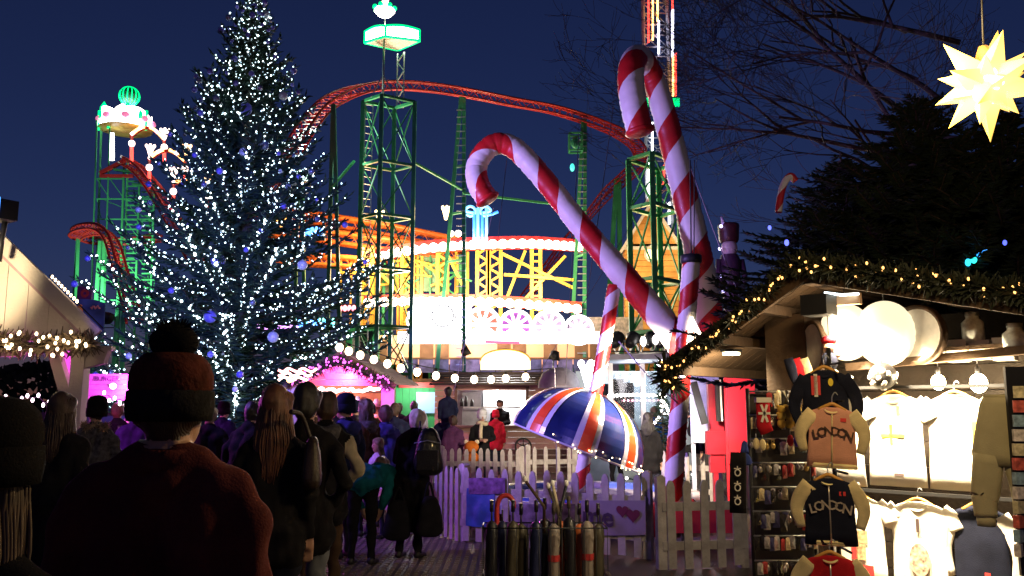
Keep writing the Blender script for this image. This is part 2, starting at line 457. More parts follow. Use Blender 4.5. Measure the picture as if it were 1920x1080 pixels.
# box lamp on the A frame
def box_lamp(label, c, s, on):
    rt = root('box_lamp', label, 'lamp', c)
    m = MB()
    for x in (-1, 1):
        for z in (-1, 1):
            m.bar(c + V(x * s, 0, z * s * 1.4) - V(0, .3, 0), c + V(x * s, 0, z * s * 1.4) + V(0, .3, 0), .08)
            m.bar(c + V(x * s, z * .3, -s * 1.4), c + V(x * s, z * .3, s * 1.4), .1); m.bar(c + V(-s, z * .3, x * s * 1.4), c + V(s, z * .3, x * s * 1.4), .1)
    m.build('cage', GREEN, rt)
    MB().ball(c, s * .8, 10, 6, (1, .7, 1.3)).build('lens', on, rt)
box_lamp('square green caged lamp hung beside the A-frame column', at(1079, 268, 47.8), .36, mat('green_glass', (0.03, 0.2, 0.12), .15))
MB().ball(at(1073, 314, 48), .2, 10, 6, (.7, 1, 1.2)).build('signal_lamp', emit('teal_lamp', (.05, .55, .5), 1.2), label='small teal signal lamp below the square green caged lamp', cat='lamp')

# --- floodlights that light the fairground
def floodlight(label, p, target, col, power, s=0.3, angle=80, lens=None, group=None, soft=.25, glow=None):
    rt = root('floodlight', label, 'floodlight', p, group)
    d = (Vector(target) - p).normalized(); q = d.to_track_quat('-Z', 'Y').to_matrix()
    hs = MB(); hs.lathe([(.0, .5 * s), (s * .7, .45 * s), (s, -.3 * s), (s * .92, -.3 * s), (s * .85, -.1 * s), (0.02, -.1 * s)], 12, Matrix.Translation(p) @ q.to_4x4()); hs.build('housing', DARKM, rt)
    le = MB(); le.lathe([(0.001, -.2 * s), (s * .84, -.2 * s)], 12, Matrix.Translation(p) @ q.to_4x4()); le.lathe([(s * .84, -.2 * s), (s * .6, -.3 * s), (.001, -.38 * s)], 12, Matrix.Translation(p) @ q.to_4x4())
    le.build('lens', lens or W_HOT, rt)
    MB().tube([p + V(-s * 1.1, 0, 0), p + V(-s * 1.1, 0, -s * 1.2), p + V(s * 1.1, 0, -s * 1.2), p + V(s * 1.1, 0, 0)], s * .08, 5).build('yoke', DARKM, rt)
    if power: lamp('SPOT', 'beam', p + d * s * .55, power, col, soft, target, angle, .5, rt)
    return rt
floodlight('green-white floodlight glowing at the right edge of the tall Christmas tree', at(566, 331, 43), at(640, 250, 41.0), (.65, 1, .8), 3500, .42, 120, emit('greenwhite_lens', (.65, 1, .8), 6))
floodlight('turquoise floodlight glowing at the foot of the lift tower', at(200, 597, 55), at(235, 350, 61), (.7, 1, .75), 3000, .5, 110, emit('turquoise_lens', (.5, 1, .85), 6))

# --- left lift tower
def lift_tower():
    D = 60.0
    rt = root('lift_tower', 'green scaffold lift tower crowned with lights beyond the white gabled hut', 'lift tower', F_(235, D))
    xs = [(182, 59), (206, 59), (233, 59), (262, 59), (290, 59), (190, 63), (240, 63), (284, 63)]
    tops = {182: 225, 206: 240, 233: 305, 262: 330, 290: 345, 190: 240, 240: 300, 284: 345}
    for x, d in xs:
        top = at(x, tops[x], d); MB().bar(top, F_(x, d), .12 if x not in (182, 206) else .08).build('leg', GREEN2, rt)
    for y in range(335, 620, 38):
        for (xa, da), (xb, db) in (((182, 59), (206, 59)), ((206, 59), (233, 59)), ((233, 59), (262, 59)), ((262, 59), (290, 59)), ((182, 59), (190, 63)), ((290, 59), (284, 63)), ((190, 63), (284, 63))):
            if y < 345 and xb > 240: continue
            MB().bar(at(xa, y, da), at(xb, y, db), .075).build('ring_beam', GREEN2, rt)
            if rnd.random() < .7: MB().bar(at(xa, y, da), at(xb, y + 38, db), .05).build('brace', GREEN2, rt)
    st = MB()   # stair flights between the legs
    for y in range(340, 610, 9): st.bar(at(237, y, 59.3), at(258, y, 59.3), .09)
    for y in range(360, 610, 9): st.bar(at(266, y, 59.3), at(286, y, 59.3), .09)
    st.build('stair_treads', GREEN2, rt, kind='stuff')
    for (x, y, d) in ((240, 318, 59), (275, 345, 59)): MB().bar(at(x - 26, y, d), at(x + 20, y + 6, d), .35, .12).build('platform', GREEN, rt)
    MB().bar(at(188, 325, 59), at(236, 300, 59), .25, .25).build('deck_edge', REDT, rt)
    MB().bar(at(188, 330, 59), at(250, 330, 59), .25, .2).build('deck_edge', REDT, rt)
    return rt
lift_tower()
def crown_sign():
    D = 60.0; c = at(236, 236, D)
    rt = root('crown_sign', 'dazzling white and green crown sign on top of the lift tower', 'sign', c - V(0, 0, .5))
    rad = 1.72
    cr = MB(); n = 28; prof = []
    for k in range(n):
        a0 = 2 * math.pi * k / n; a1 = 2 * math.pi * (k + 1) / n
        h0 = .62 + .42 * abs(math.sin(a0 * 2)); h1 = .62 + .42 * abs(math.sin(a1 * 2))
        p = [c + V(rad * math.cos(a), rad * math.sin(a), z) for a, z in ((a0, -.3), (a1, -.3), (a1, h1), (a0, h0))]
        cr.add(p, [(0, 1, 2, 3)]); cr.add([c + (q - c) * .96 for q in p], [(3, 2, 1, 0)])
    cr.build('lit_band', W_HOT, rt)
    for k in range(8):
        a = 2 * math.pi * (k + .5) / 8; MB().ball(c + V(rad * 1.0 * math.cos(a), rad * 1.0 * math.sin(a), .3), .32, 10, 6, (1, 1, .8)).build('pink_inset', emit('pink_inset', (.8, .2, .4), .6), rt)
    MB().lathe([(.01, -.45), (1.78, -.35), (1.85, -.3), (1.7, -.28)], 24, Matrix.Translation(c)).build('underside', mat('gold_panel', (0.65, 0.45, 0.12), .4), rt)
    for k, (dx, hh, w_) in enumerate(((-1.25, 1.5, .3), (.1, 1.35, .55), (.45, 1.45, .3), (1.4, .95, .2))):
        p = c + V(dx, -.9, 0); MB().tube([p + V(0, 0, .2), p + V(0, 0, hh * .7), p + V(0, 0, hh)], [w_, w_ * .9, .04], 8).build('spire', GREENL if k != 1 else W_HOT, rt)
    for dx in (-1.72, -.8, 1.7): MB().tube([c + V(dx, -.55 - .4 * (abs(dx) < 1), -.5), c + V(dx, -.55 - .4 * (abs(dx) < 1), .95)], .11, 6).build('neon_tube', GREENL, rt)
    gl = MB().ball(c + V(.12, 0, 2.25), .68, 20, 12).build('globe', mat('globe_skin', (0.02, 0.12, 0.07), .3), rt)
    for k in range(7):
        a = math.pi * k / 7
        pts = [c + V(.12, 0, 2.25) + V(math.cos(a) * math.sin(t) * .7, math.sin(a) * math.sin(t) * .7, math.cos(t) * .7) for t in [2 * math.pi * j / 24 for j in range(25)]]
        MB().tube(pts, .045, 5, cap=False).build('neon_hoop', GREENL, gl)
    MB().tube([c + V(.12, 0, .9), c + V(.12, 0, 1.6)], .08, 6).build('globe_post', GREEN, rt)
    # vertical light bar below the crown
    MB().tube([at(210, 250, 59.2), at(210, 300, 59.2)], .17, 8).build('light_bar', WHITEL, rt)
crown_sign()
track('coaster_track', 'steep red drop track running down from the lift tower behind the Christmas tree', [at(236, 296, 59), at(262, 312, 58.5), at(290, 345, 58), at(315, 385, 57), at(340, 430, 56), at(375, 490, 55)], REDT, .85, .5, .1)
track('coaster_track', 'low red curl of track left of the lift tower', [at(300, 440, 62), at(245, 447, 62), at(180, 446, 61), at(146, 437, 59), at(158, 427, 57.5), at(190, 426, 56.5), at(212, 446, 56), at(226, 490, 55.5), at(240, 540, 55), at(255, 600, 54)], REDT, .85, .42, .1, bank=lambda t: 20 * math.sin(t * math.pi))
column('thin green column under the left tip of the low red curl', [(at(146, 446, 59), F_(140, 59)), (at(147, 446, 59), F_(152, 58))], GREEN2, .16, (.4, .7))
column('green lattice column below the low red curl', [(at(188, 452, 58), F_(182, 58)), (at(196, 452, 58), F_(200, 57))], GREEN2, .2, (.2, .4, .6, .8))
column('green twin column beneath the falling end of the low red curl', [(at(226, 515, 55.5), F_(222, 55)), (at(232, 515, 55.5), F_(244, 55))], GREEN2, .22, (.2, .4, .6, .8))
# --- lit arches with torch lamps over the drop track
def torch(name, label, p, h, col, w=.3, group='torch lamps over the drop track'):
    rt = root(name, label, 'torch lamp', p, group)
    MB().tube([p, p + V(0, 0, h * .2), p + V(0, 0, h * .55), p + V(0, 0, h * .7)], [w * .3, w * .5, w * .85, w * 1.15], 8).build('cup', col, rt)
    for k in range(5):
        a = 2 * math.pi * k / 5
        q = p + V(math.cos(a) * w * .75, math.sin(a) * w * .75, h * .66)
        MB().ball(q + V(math.cos(a) * w * .2, 0, h * .08), w * .34, 8, 6, (1, 1, 1.25)).build('flame_lamp', col, rt)
TORCH = emit('torch_white', (1.0, .74, .66), 3.2); TORCHW = emit('torch_warm', (1.0, .6, .28), 3.2)
for i, (xa, ya, xb, yb, yt, d) in enumerate(((247, 255, 308, 262, 240, 59), (280, 300, 347, 303, 285, 58), (325, 345, 388, 355, 338, 57))):
    rt = root('lit_arch', ('topmost', 'middle', 'lowest')[i] + ' of the three lit arches spanning the red drop track', 'arch', at((xa + xb) / 2, ya, d), 'lit arches over the drop track')
    pts = [at(xa + (xb - xa) * t, ya + (yb - ya) * t - math.sin(math.pi * t) * (ya - yt) * 1.25, d) for t in [k / 12 for k in range(13)]]
    MB().tube(pts, .13, 6).build('arch_beam', REDT, rt)
    for k in range(0, 12):
        if 4 < k < 7: continue
        MB().tube([pts[k] + V(0, -.13, .05), pts[k + 1] + V(0, -.13, .05)], .12, 6).build('light_strip', AMBER if k % 3 else TORCH, rt)
    for (x, y, bot) in ((xa, ya, ya + 55), (xb, yb, yb + 45)):
        MB().tube([at(x, y - 5, d), at(x, bot, d)], .12, 6).build('post', REDT, rt)
        MB().tube([at(x, y + 22, d - .15), at(x, bot - 4, d - .15)], .12, 6).build('neon_tube', REDL, rt)
        MB().ball(at(x, y + 14, d - .15), .24, 8, 6).build('lamp_ball', TORCH, rt)
for i, (x, y, d, c) in enumerate(((308, 262, 58.8, TORCH), (281, 292, 58.8, TORCH), (349, 292, 57.9, TORCHW), (325, 336, 57.9, TORCH), (389, 345, 56.9, TORCHW))):
    torch('torch_lamp', ('white torch lamp right of the glowing crown sign', 'tall white torch lamp below the glowing crown sign', 'amber torch lamp nearest the Christmas tree top branches', 'white torch lamp above the lowest lit arch', 'amber torch lamp furthest down the drop track')[i], at(x, y, d), .95, c, .3)
# blue and purple boards at the foot
bb = MB(); M_ = Matrix.Translation(at(160, 590, 54))
bb.prism([(-1.1, -1.2), (1.2, -1.2), (1.2, .75), (.6, .95), (-.4, 1.0), (-1.1, .85)], 0, .12, M_)
brd = root('fair_board', 'blue painted fairground board with a pink script line and orange figure', 'board', at(160, 590, 54))
bb.build('panel', mat('blue_board', (.05, .08, .35), .5, var=.5, vscale=1.2), brd)
MB().tube([at(170 + k * 2.2, 576 + 3 * math.sin(k * 1.9), 53.95) for k in range(9)], .06, 5).build('script_line', mat('pink_paint', (.75, .25, .35), .5), brd)
MB().tube([at(146, 600, 53.95), at(150, 588, 53.95), at(149, 577, 53.95), at(152, 571, 53.95)], [.3, .26, .16, .08], 7).build('painted_figure', mat('orange_paint', (.6, .22, .06), .5), brd)
pb = root('purple_panel', 'small dark purple panel with a red round motif above the blue board', 'board', at(159, 549, 54.5))
MB().box(at(159, 549, 54.5), (.95, .12, .85)).build('panel', mat('purple_board', (.12, .02, .16), .5), pb)
MB().lathe([(.1, 0), (.28, 0)], 14, Matrix.Translation(at(159, 550, 54.42)) @ Matrix.Rotation(R(90), 4, 'X')).build('motif', mat('red_motif', (.4, .03, .05), .5), pb)
# ------------------------------------------------------------------ lit station building and what stands round it
WOODB = wood('station_timber', (.16, .08, .035), (.3, .16, .07), 1.5)
def bulb_band(name, label, pts, D_h, bulbs, paint, r=.27):
    P = smooth_path(pts, 10)
    rt = root(name, label, 'light band', (P[len(P) // 2].x, P[len(P) // 2].y, 0))
    m = MB()
    for i in range(len(P) - 1): m.bar(P[i] + V(0, .35, .12), P[i + 1] + V(0, .35, .12), .3, D_h * 1.45)
    m.build('fascia', paint, rt)
    m = MB()
    for i in range(len(P) - 1): m.bar(P[i] + V(0, .16, 0), P[i + 1] + V(0, .16, 0), .06, D_h * .72)
    m.build('glare_strip', emit('glare_glow', (1.0, .74, .46), 5), rt)  # glowing strip added behind the bulbs to imitate their blaze
    # bulbs at even spacing
    L = [0]
    for i in range(len(P) - 1): L.append(L[-1] + (P[i + 1] - P[i]).length)
    me = MB().ball((0, 0, 0), r, 8, 6).mesh('bulb', bulbs); i = 0
    n = int(L[-1] / (r * 2.05))
    for k in range(n):
        s = L[-1] * (k + .5) / n
        while L[i + 1] < s: i += 1
        p = P[i].lerp(P[i + 1], (s - L[i]) / (L[i + 1] - L[i]))
        obj('bulb', me, rt, T(p))
    return rt
HOT = emit('hot_bulb', (1.0, .82, .62), 8)
up = [at(688, 492, 50), at(725, 478, 49), at(780, 468, 48), at(850, 461, 47.5), at(920, 458, 47.5), at(1000, 457, 48), at(1092, 463, 50)]
bulb_band('lit_track_rim', 'upper blazing row of bulbs along the red rim of the station roof', up, .5, HOT, mat('red_rim', (.5, .03, .03), .4))
lo = [at(682, 568, 47), at(730, 566, 46.4), at(800, 565, 46), at(900, 566, 46), at(1000, 572, 46), at(1090, 580, 46.5)]
bulb_band('lit_canopy_edge', 'lower blazing row of bulbs along the station canopy', lo, .42, HOT, mat('red_rim2', (.45, .05, .03), .4), .26)
lamp('POINT', 'band_light', at(760, 520, 45), 1100, (1, .8, .55), .8)
lamp('POINT', 'band_light', at(900, 515, 45), 1200, (1, .75, .45), .8)
lamp('POINT', 'band_light', at(1020, 520, 45.5), 1200, (1, .72, .4), .8)
lamp('POINT', 'band_light', at(660, 450, 47), 1600, (1, .6, .3), .8)
# yellow lattice columns between the two bands
for i, (x, w, lab) in enumerate(((905, 20, 'left yellow lattice column under the upper bulb row'), (928, 22, 'broad yellow lattice column next to the leftmost one'), (1005, 16, 'middle yellow lattice column with a ladder between the bulb rows'), (765, 20, 'yellow lattice column behind the central green tower'),
                                 (830, 18, 'yellow lattice column beside the green A-frame column'), (690, 18, 'yellow lattice column at the left end of the bulb rows'))):
    d = 48.5
    rt = root('lattice_column', lab, 'lattice column', F_(x, d), 'yellow lattice columns')
    y0, y1 = 464, 640
    for s_ in (-1, 1): MB().bar(at(x + s_ * w / 2, y0, d), F_(x + s_ * w / 2, d), .2).build('chord', YELLOW, rt)
    k = 0
    for y in range(y0, y1, 13):
        a = -1 if k % 2 else 1
        if 'ladder' in lab: MB().bar(at(x - w / 2, y, d), at(x + w / 2, y, d), .1).build('rung', YELLOW, rt)
        else: MB().bar(at(x + a * w / 2, y, d), at(x - a * w / 2, y + 13, d), .13).build('lacing', YELLOW, rt)
        k += 1
for i, (a, b, lab) in enumerate((((940, 475, 48.3), (1075, 540, 48.3), 'yellow cross brace falling right between the bulb rows'), ((1060, 480, 48.4), (985, 560, 48.4), 'yellow cross brace falling left between the bulb rows'), ((945, 515, 48.2), (1075, 525, 48.2), 'level yellow tie beam between the bulb rows'),
                                 ((700, 500, 48.3), (760, 560, 48.3), 'yellow brace left of the central tower'), ((840, 480, 48.3), (880, 560, 48.3), 'yellow brace right of the central tower'), ((640, 512, 48.6), (770, 512, 48.6), 'level yellow beam behind the central tower'), ((985, 470, 48.6), (950, 560, 48.6), 'thin yellow stay beside the ladder column'))):
    MB().bar(at(*a), at(*b), .16).build('cross_brace', YELLOW, label=lab, cat='brace')
sf = root('scaffold_frame', 'jumble of yellow and green scaffold bars behind the central tower', 'scaffold', F_(770, 49.2)); rgs = random.Random(40)
for k in range(16):
    x = 640 + k * 15.5 + rgs.uniform(-4, 4); MB().bar(at(x, 474 + abs(k - 16) * 1.0, 49.2), F_(x + rgs.uniform(-3, 3), 49.2), rgs.uniform(.1, .2)).build('post', YELLOW if rgs.random() < .6 else GREEN2, sf)
for k in range(30):
    x = rgs.uniform(640, 870); y = rgs.uniform(485, 548); MB().bar(at(x, y, 49.0), at(x + rgs.choice((-1, 1)) * rgs.uniform(18, 45), y + rgs.uniform(-4, 38), 49.0), rgs.uniform(.07, .14)).build('brace', YELLOW if rgs.random() < .55 else GREEN2, sf)
# cream and green panels behind the tower
for i, (x, y, w, h, c, lab) in enumerate(((806, 512, 1.5, 2.2, (.22, .4, .2), 'pale green lit panel behind the central tower'), (866, 515, .7, 2.4, (.06, .3, .12), 'green lit panel beside the yellow columns'), (728, 525, 1.0, 1.5, (.4, .34, .14), 'pale yellow lit panel left of the central tower'))):
    rt = root('painted_screen', lab, 'screen', at(x, y, 49.4) - V(0, 0, h / 2))
    MB().box(at(x, y, 49.4), (w, .12, h)).build('panel', mat('panel%d' % i, c, .5, var=.5, vscale=1.1), rt)
    for s_ in (-1, 1): MB().box(at(x, y, 49.3) + V(s_ * w / 2, 0, 0), (.14, .2, h + .3)).build('frame_bar', YELLOW, rt)
# orange-lit lower tracks left of the station
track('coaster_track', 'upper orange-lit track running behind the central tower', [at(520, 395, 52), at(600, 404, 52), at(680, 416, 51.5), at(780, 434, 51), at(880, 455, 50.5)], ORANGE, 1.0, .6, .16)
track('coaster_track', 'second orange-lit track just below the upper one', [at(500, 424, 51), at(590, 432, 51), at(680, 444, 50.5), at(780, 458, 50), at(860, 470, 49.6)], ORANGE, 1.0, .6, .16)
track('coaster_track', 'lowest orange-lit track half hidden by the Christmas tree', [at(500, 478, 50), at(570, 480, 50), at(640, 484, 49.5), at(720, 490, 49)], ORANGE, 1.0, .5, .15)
# low red track on the right of the yellow columns is part of the big loop; wheel ornaments
def fan_wheel(x, y, r, d, lab, c1, c2):
    p = at(x, y, d)
    rt = root('wheel_ornament', lab, 'ornament', p - V(0, 0, r), 'glowing fan wheels on the station front')
    Mx = Matrix.Translation(p) @ Matrix.Rotation(R(90), 4, 'X')
    MB().lathe([(r * .82, .06), (r * .82, .12), (r, .12), (r, .0), (r * .82, .0)], 28, Mx).build('rim', c1, rt)
    MB().lathe([(.001, .1), (r * .22, .1), (r * .22, 0)], 14, Mx).build('hub', c1, rt)
    for k in range(10):
        a = 2 * math.pi * k / 10
        q0 = p + V(math.cos(a) * r * .2, -.08, math.sin(a) * r * .2); q1 = p + V(math.cos(a) * r * .84, -.08, math.sin(a) * r * .84)
        MB().bar(q0, q1, .12, r * .16).build('spoke', c1, rt)
    MB().lathe([(.001, -.02), (r * .84, -.02)], 24, Mx).build('back_disc', c2, rt)
WV = emit('wheel_white', (1.0, .92, .98), 2.8)
for x, y, r, c, lab in ((905, 609, .98, (.7, .2, .1), 'leftmost glowing fan wheel beside the floodlight'), (967, 612, .92, (.45, .1, .5), 'second glowing fan wheel with violet gaps'), (1029, 613, .9, (.6, .45, .6), 'third glowing fan wheel on the station front'), (1085, 619, .82, (.6, .5, .6), 'rightmost glowing fan wheel near the striped pole'), (790, 600, .8, (.7, .6, .6), 'glowing fan wheel left of the blinding floodlight')):
    fan_wheel(x, y, r, 45.2, lab, WV, mat('wheel_back_%d' % x, tuple(v * .35 for v in c), .5))
ledge = root('station_building', 'two-storey timber ride station with glowing white fascia and windows', 'building', F_(900, 46))
MB().box(at(935, 633, 44.9), (10.6, .2, .62)).build('glowing_fascia', emit('fascia_glow', (1.0, .88, .95), 4.5), ledge)
MB().bar(at(910, 641, 44.7), at(975, 643, 44.7), .1, .14).build('red_strip', emit('red_strip', (1, .1, .18), 1.6), ledge)
MB().box((at(880, 700, 47.5).x, 47.6, 1.6), (16.5, .2, 3.2)).build('wall', WOODB, ledge)
for x in range(18):   # upper storey boards with openings between
    if x in (3, 4, 7, 8, 9, 12, 14): continue
    px = 655 + x * 29
    MB().box((at(px, 660, 46.6).x, 46.6, at(px, 660, 46.6).z), (.74, .1, 1.25)).build('board', WOODB, ledge)
MB().box(at(900, 656, 47.3), (14.2, .1, 1.6)).build('back_room', emit('room_glow', (1.0, .5, .24), .38), ledge)
for i in range(12):
    px = 770 + i * 29
    MB().box(at(px, 686, 45.9), (.78, .06, .72)).build('sign_panel', mat('station_sign_%d' % (i % 3), ((.16, .13, .3), (.22, .18, .34), (.12, .12, .25))[i % 3], .6, var=.6, vscale=2.5), ledge)
MB().box(at(930, 672, 45.9), (10.2, .1, .1)).build('rail', WOODB, ledge)
for i in range(26):
    px = 640 + i * 22
    q = at(px, 730, 46.2); MB().box((q.x, 46.2 + .01 * (i % 2), 1.15), (.58, .06, 2.3)).build('board', WOODB, ledge)
MB().box(at(682, 640, 46.0), (1.0, .15, 1.4)).build('window', mat('dark_pane', (.03, .025, .03), .1), ledge)
wfr = MB()
for dx, dz, sx, sz in ((0, .72, 1.15, .1), (0, -.72, 1.15, .1), (-.54, 0, .1, 1.4), (.54, 0, .1, 1.4)): wfr.box(at(682, 640, 45.9) + V(dx, 0, dz), (sx, .12, sz))
wfr.build('window_frame', mat('pale_frame', (.5, .4, .4), .6), ledge)
for px in (655, 705): MB().box((at(px, 650, 45.9).x, 45.9, 2.9), (.34, .3, 5.8)).build('green_post', GREEN2, ledge)
MB().bar(at(645, 617, 45.8), at(720, 614, 45.8), .3, .3).build('green_beam', GREEN2, ledge)
floodlight('blinding white floodlight on the station front', at(830, 592, 44.4), at(850, 640, 20), (1, .97, .95), 2500, .62, 120, emit('blinding_lens', (1.0, 1.0, 1.0), 30), soft=.5)
MB().box(at(830, 592, 44.6), (3.0, .1, 1.9)).build('glare_panel', emit('glare_panel', (1.0, .97, 1.0), 8.0), label='white glowing panel imitating glare round the blinding floodlight', cat='glare panel')  # glowing surface spread wide to imitate the floodlight's glare
# people-less balcony, stage lamps and blue neon fountain
def neon_fountain():
    rt = root('neon_fountain', 'blue neon fountain of light above the upper bulb row', 'neon sign', at(902, 452, 47))
    for k, x in enumerate((889, 896, 904, 912)):
        MB().tube([at(x, 452, 47), at(x, 396 - (k % 2) * 6, 47)], .085, 6).build('neon_tube', CYANL if k % 2 else BLUEL, rt)
    for cx, dirn in ((882, -1), (910, 1)):
        pts = [at(896 + dirn * 4, 400, 47)] + [at(cx + dirn * 9 * math.cos(t), 396 - 9 * math.sin(t), 47) for t in [k * .7 for k in range(9)]]
        MB().tube(smooth_path(pts, 4), .08, 6).build('neon_curl', CYANL, rt)
    MB().tube([at(910, 404, 47), at(922, 402, 47), at(934, 397, 47)], .08, 6).build('neon_curl', BLUEL, rt)
neon_fountain()
torch('torch_lamp', 'tall amber torch lamp seen through the central green tower', at(711, 420, 50), 1.0, emit('torch_amber', (1.0, .68, .3), 6), .24, None)
torch('torch_lamp', 'tall amber torch lamp seen beside the green A-frame column', at(836, 412, 50), 1.0, MATS['torch_amber'], .24, None)
for x, lab in ((845, 'small round lamp left of the neon fountain'), (859, 'small round lamp touching the green A-frame column')):
    MB().ball(at(x, 438, 49), .2, 10, 6).build('globe_lamp', HOT, label=lab, cat='lamp')
# hidden lights among the tree side: coloured signs seen through the branches
for (x, y, w, h, c, lab) in ((515, 612, 2.6, .34, (.7, .3, 1.0), 'violet and pink strip light left of centre behind the Christmas tree'), (585, 607, 1.6, .5, (.1, .35, 1.0), 'blue strip light behind the Christmas tree'), (612, 604, .9, .45, (.2, 1.0, .9), 'turquoise strip light at the right side of the Christmas tree'), (655, 578, 1.2, .35, (1, .2, .25), 'red strip light at the right foot of the Christmas tree'), (520, 420, 1.2, .7, (1.0, .4, .1), 'orange lit sign behind the Christmas tree'), (585, 436, 1.2, .7, (1.0, .25, .1), 'red lit sign behind the Christmas tree')):
    rt = root('strip_light', lab, 'strip light', at(x, y, 46))
    MB().box(at(x, y, 46) + V(0, .15, 0), (w + .2, .15, h + .15)).build('backing', DARKM, rt)
    for k in range(5): MB().ball(at(x, y, 46) + V((k - 2) * w / 5, 0, 0), h * .5, 8, 6, (w / 5 / h, .5, 1)).build('lamp_segment', emit('strip_%d' % x, c, 3.2), rt)

# ------------------------------------------------------------------ drop tower with LED strips
def drop_tower():
    D = 70.0; rt = root('drop_tower', 'lattice drop tower striped with white and red LEDs rising out of view', 'drop tower', F_(1241, D))
    zt = at(1241, -60, D).z
    cs = [(1216, 69), (1264, 69), (1266, 71), (1218, 71)]
    B = [F_(x, d) for x, d in cs]
    for b in B: MB().bar(b, V(b.x, b.y, zt), .2).build('leg', GALV, rt)
    z = 8.0; lat = 0
    while z < zt:
        for i in range(4):
            a, b = B[i], B[(i + 1) % 4]
            MB().bar(V(a.x, a.y, z), V(b.x, b.y, z), .1).build('ring_beam', GALV, rt)
            MB().bar(V(a.x, a.y, z), V(b.x, b.y, z + 2), .08).build('lacing', GALV, rt)
            if i == 0: MB().bar(V(b.x, b.y, z), V(a.x, a.y, z + 2), .08).build('lacing', GALV, rt)
        z += 2.0
    def strip(x, ya, yb, m, w=.2): MB().bar(at(x, ya, 68.7), at(x, yb, 68.7), w, .12).build('led_strip', m, rt)
    strip(1216, -50, 80, REDL, .2); strip(1224, -50, 75, AMBER, .16); strip(1233, -50, 40, AMBER, .26); strip(1235, 40, 100, VIOLETL, .32)
    strip(1261, -50, 20, REDL, .3); strip(1261, 20, 105, VIOLETL, .5); strip(1262, 105, 180, AMBER, .3); strip(1267, 100, 180, REDL, .2); strip(1223, 230, 300, WHITEL, .2); strip(1217, 300, 370, WHITEL, .22); strip(1222, 300, 380, AMBER, .16); strip(1233, 315, 378, AMBER, .3); strip(1245, 310, 345, REDL, .2)
    strip(1255, 380, 420, WHITEL, .35)
    for x in (1211, 1258, 1268): MB().box(at(x, 192, 68.6), (.5, .3, .7)).build('green_lamp', GREENL, rt)
drop_tower()
# ------------------------------------------------------------------ wooden gabled house behind the right tower
def gable_house():
    d = 50.0; c = F_(1222, d); z_e = at(1222, 468, d).z; z_a = at(1222, 388, d).z; zb = 0
    hw = 1.62
    rt = root('gabled_house', 'tall narrow timber house glowing orange behind the bright green tower', 'house', c)
    wm = wood('house_timber', (.5, .22, .05), (.75, .4, .12), 1.3)
    k = 0; z = zb
    while z < z_e - .05:
        h = .34; MB().box((c.x, d, z + h / 2), (hw * 2, .9, h - .025)).build('plank', wm, rt); z += h
    n = 7
    for k in range(n):
        za = z_e + (z_a - z_e) * k / n; zc = z_e + (z_a - z_e) * (k + 1) / n; w0 = hw * (1 - k / n); w1 = hw * (1 - (k + 1) / n)
        MB().prism([(-w0, za), (w0, za), (w1, zc - .02), (-w1, zc - .02)], -.45, .45, Matrix.Translation((c.x, d, 0))).build('plank', wm, rt)
    for s_ in (-1, 1):
        MB().bar(V(c.x + s_ * (hw + .25), d - .5, z_e - .25), V(c.x, d - .5, z_a + .12), .35, .16).build('roof_edge', mat('pale_trim', (.62, .56, .5), .6), rt)
        MB().bar(V(c.x + s_ * (hw + .25), d, z_e - .2), V(c.x, d, z_a + .12), 1.1, .1).build('roof', mat('house_roof', (.3, .15, .07), .7), rt)
    MB().bar(V(c.x - hw - .1, d - .48, z_e), V(c.x + hw + .1, d - .48, z_e), .12, .2).build('string_course', MATS['pale_trim'], rt)
    MB().bar(V(c.x - hw, d - .48, z_e - 2.2), V(c.x + hw, d - .48, z_e - 2.2), .12, .16).build('string_course', MATS['pale_trim'], rt)
    for dz, r in ((-.35, .42), (-2.9, .5)):
        Mx = Matrix.Translation((c.x + .05, d - .5, z_e + dz)) @ Matrix.Rotation(R(90), 4, 'X')
        w = MB().lathe([(.001, .02), (r, .02), (r, -.02)], 20, Mx).build('window', emit('house_window', (1, .8, .45), 2.2), rt)
        MB().lathe([(r, .03), (r, .07), (r + .12, .07), (r + .12, -.02)], 20, Mx).build('frame', MATS['pale_trim'], w)
    lamp('POINT', 'house_light', V(c.x - .6, d - 3.5, z_e - 2.2), 330, (1, .7, .3), .4)
    lamp('POINT', 'house_light', V(c.x + 1.2, d - 3.5, z_e + .3), 200, (1, .75, .4), .4)
gable_house()
MB().box(at(1150, 614, 47), (3.2, .5, 1.1)).build('ride_cabin', mat('cream_cabin', (.6, .5, .42), .6, var=.4), label='low cream ride cabin left of the orange timber house', cat='cabin')
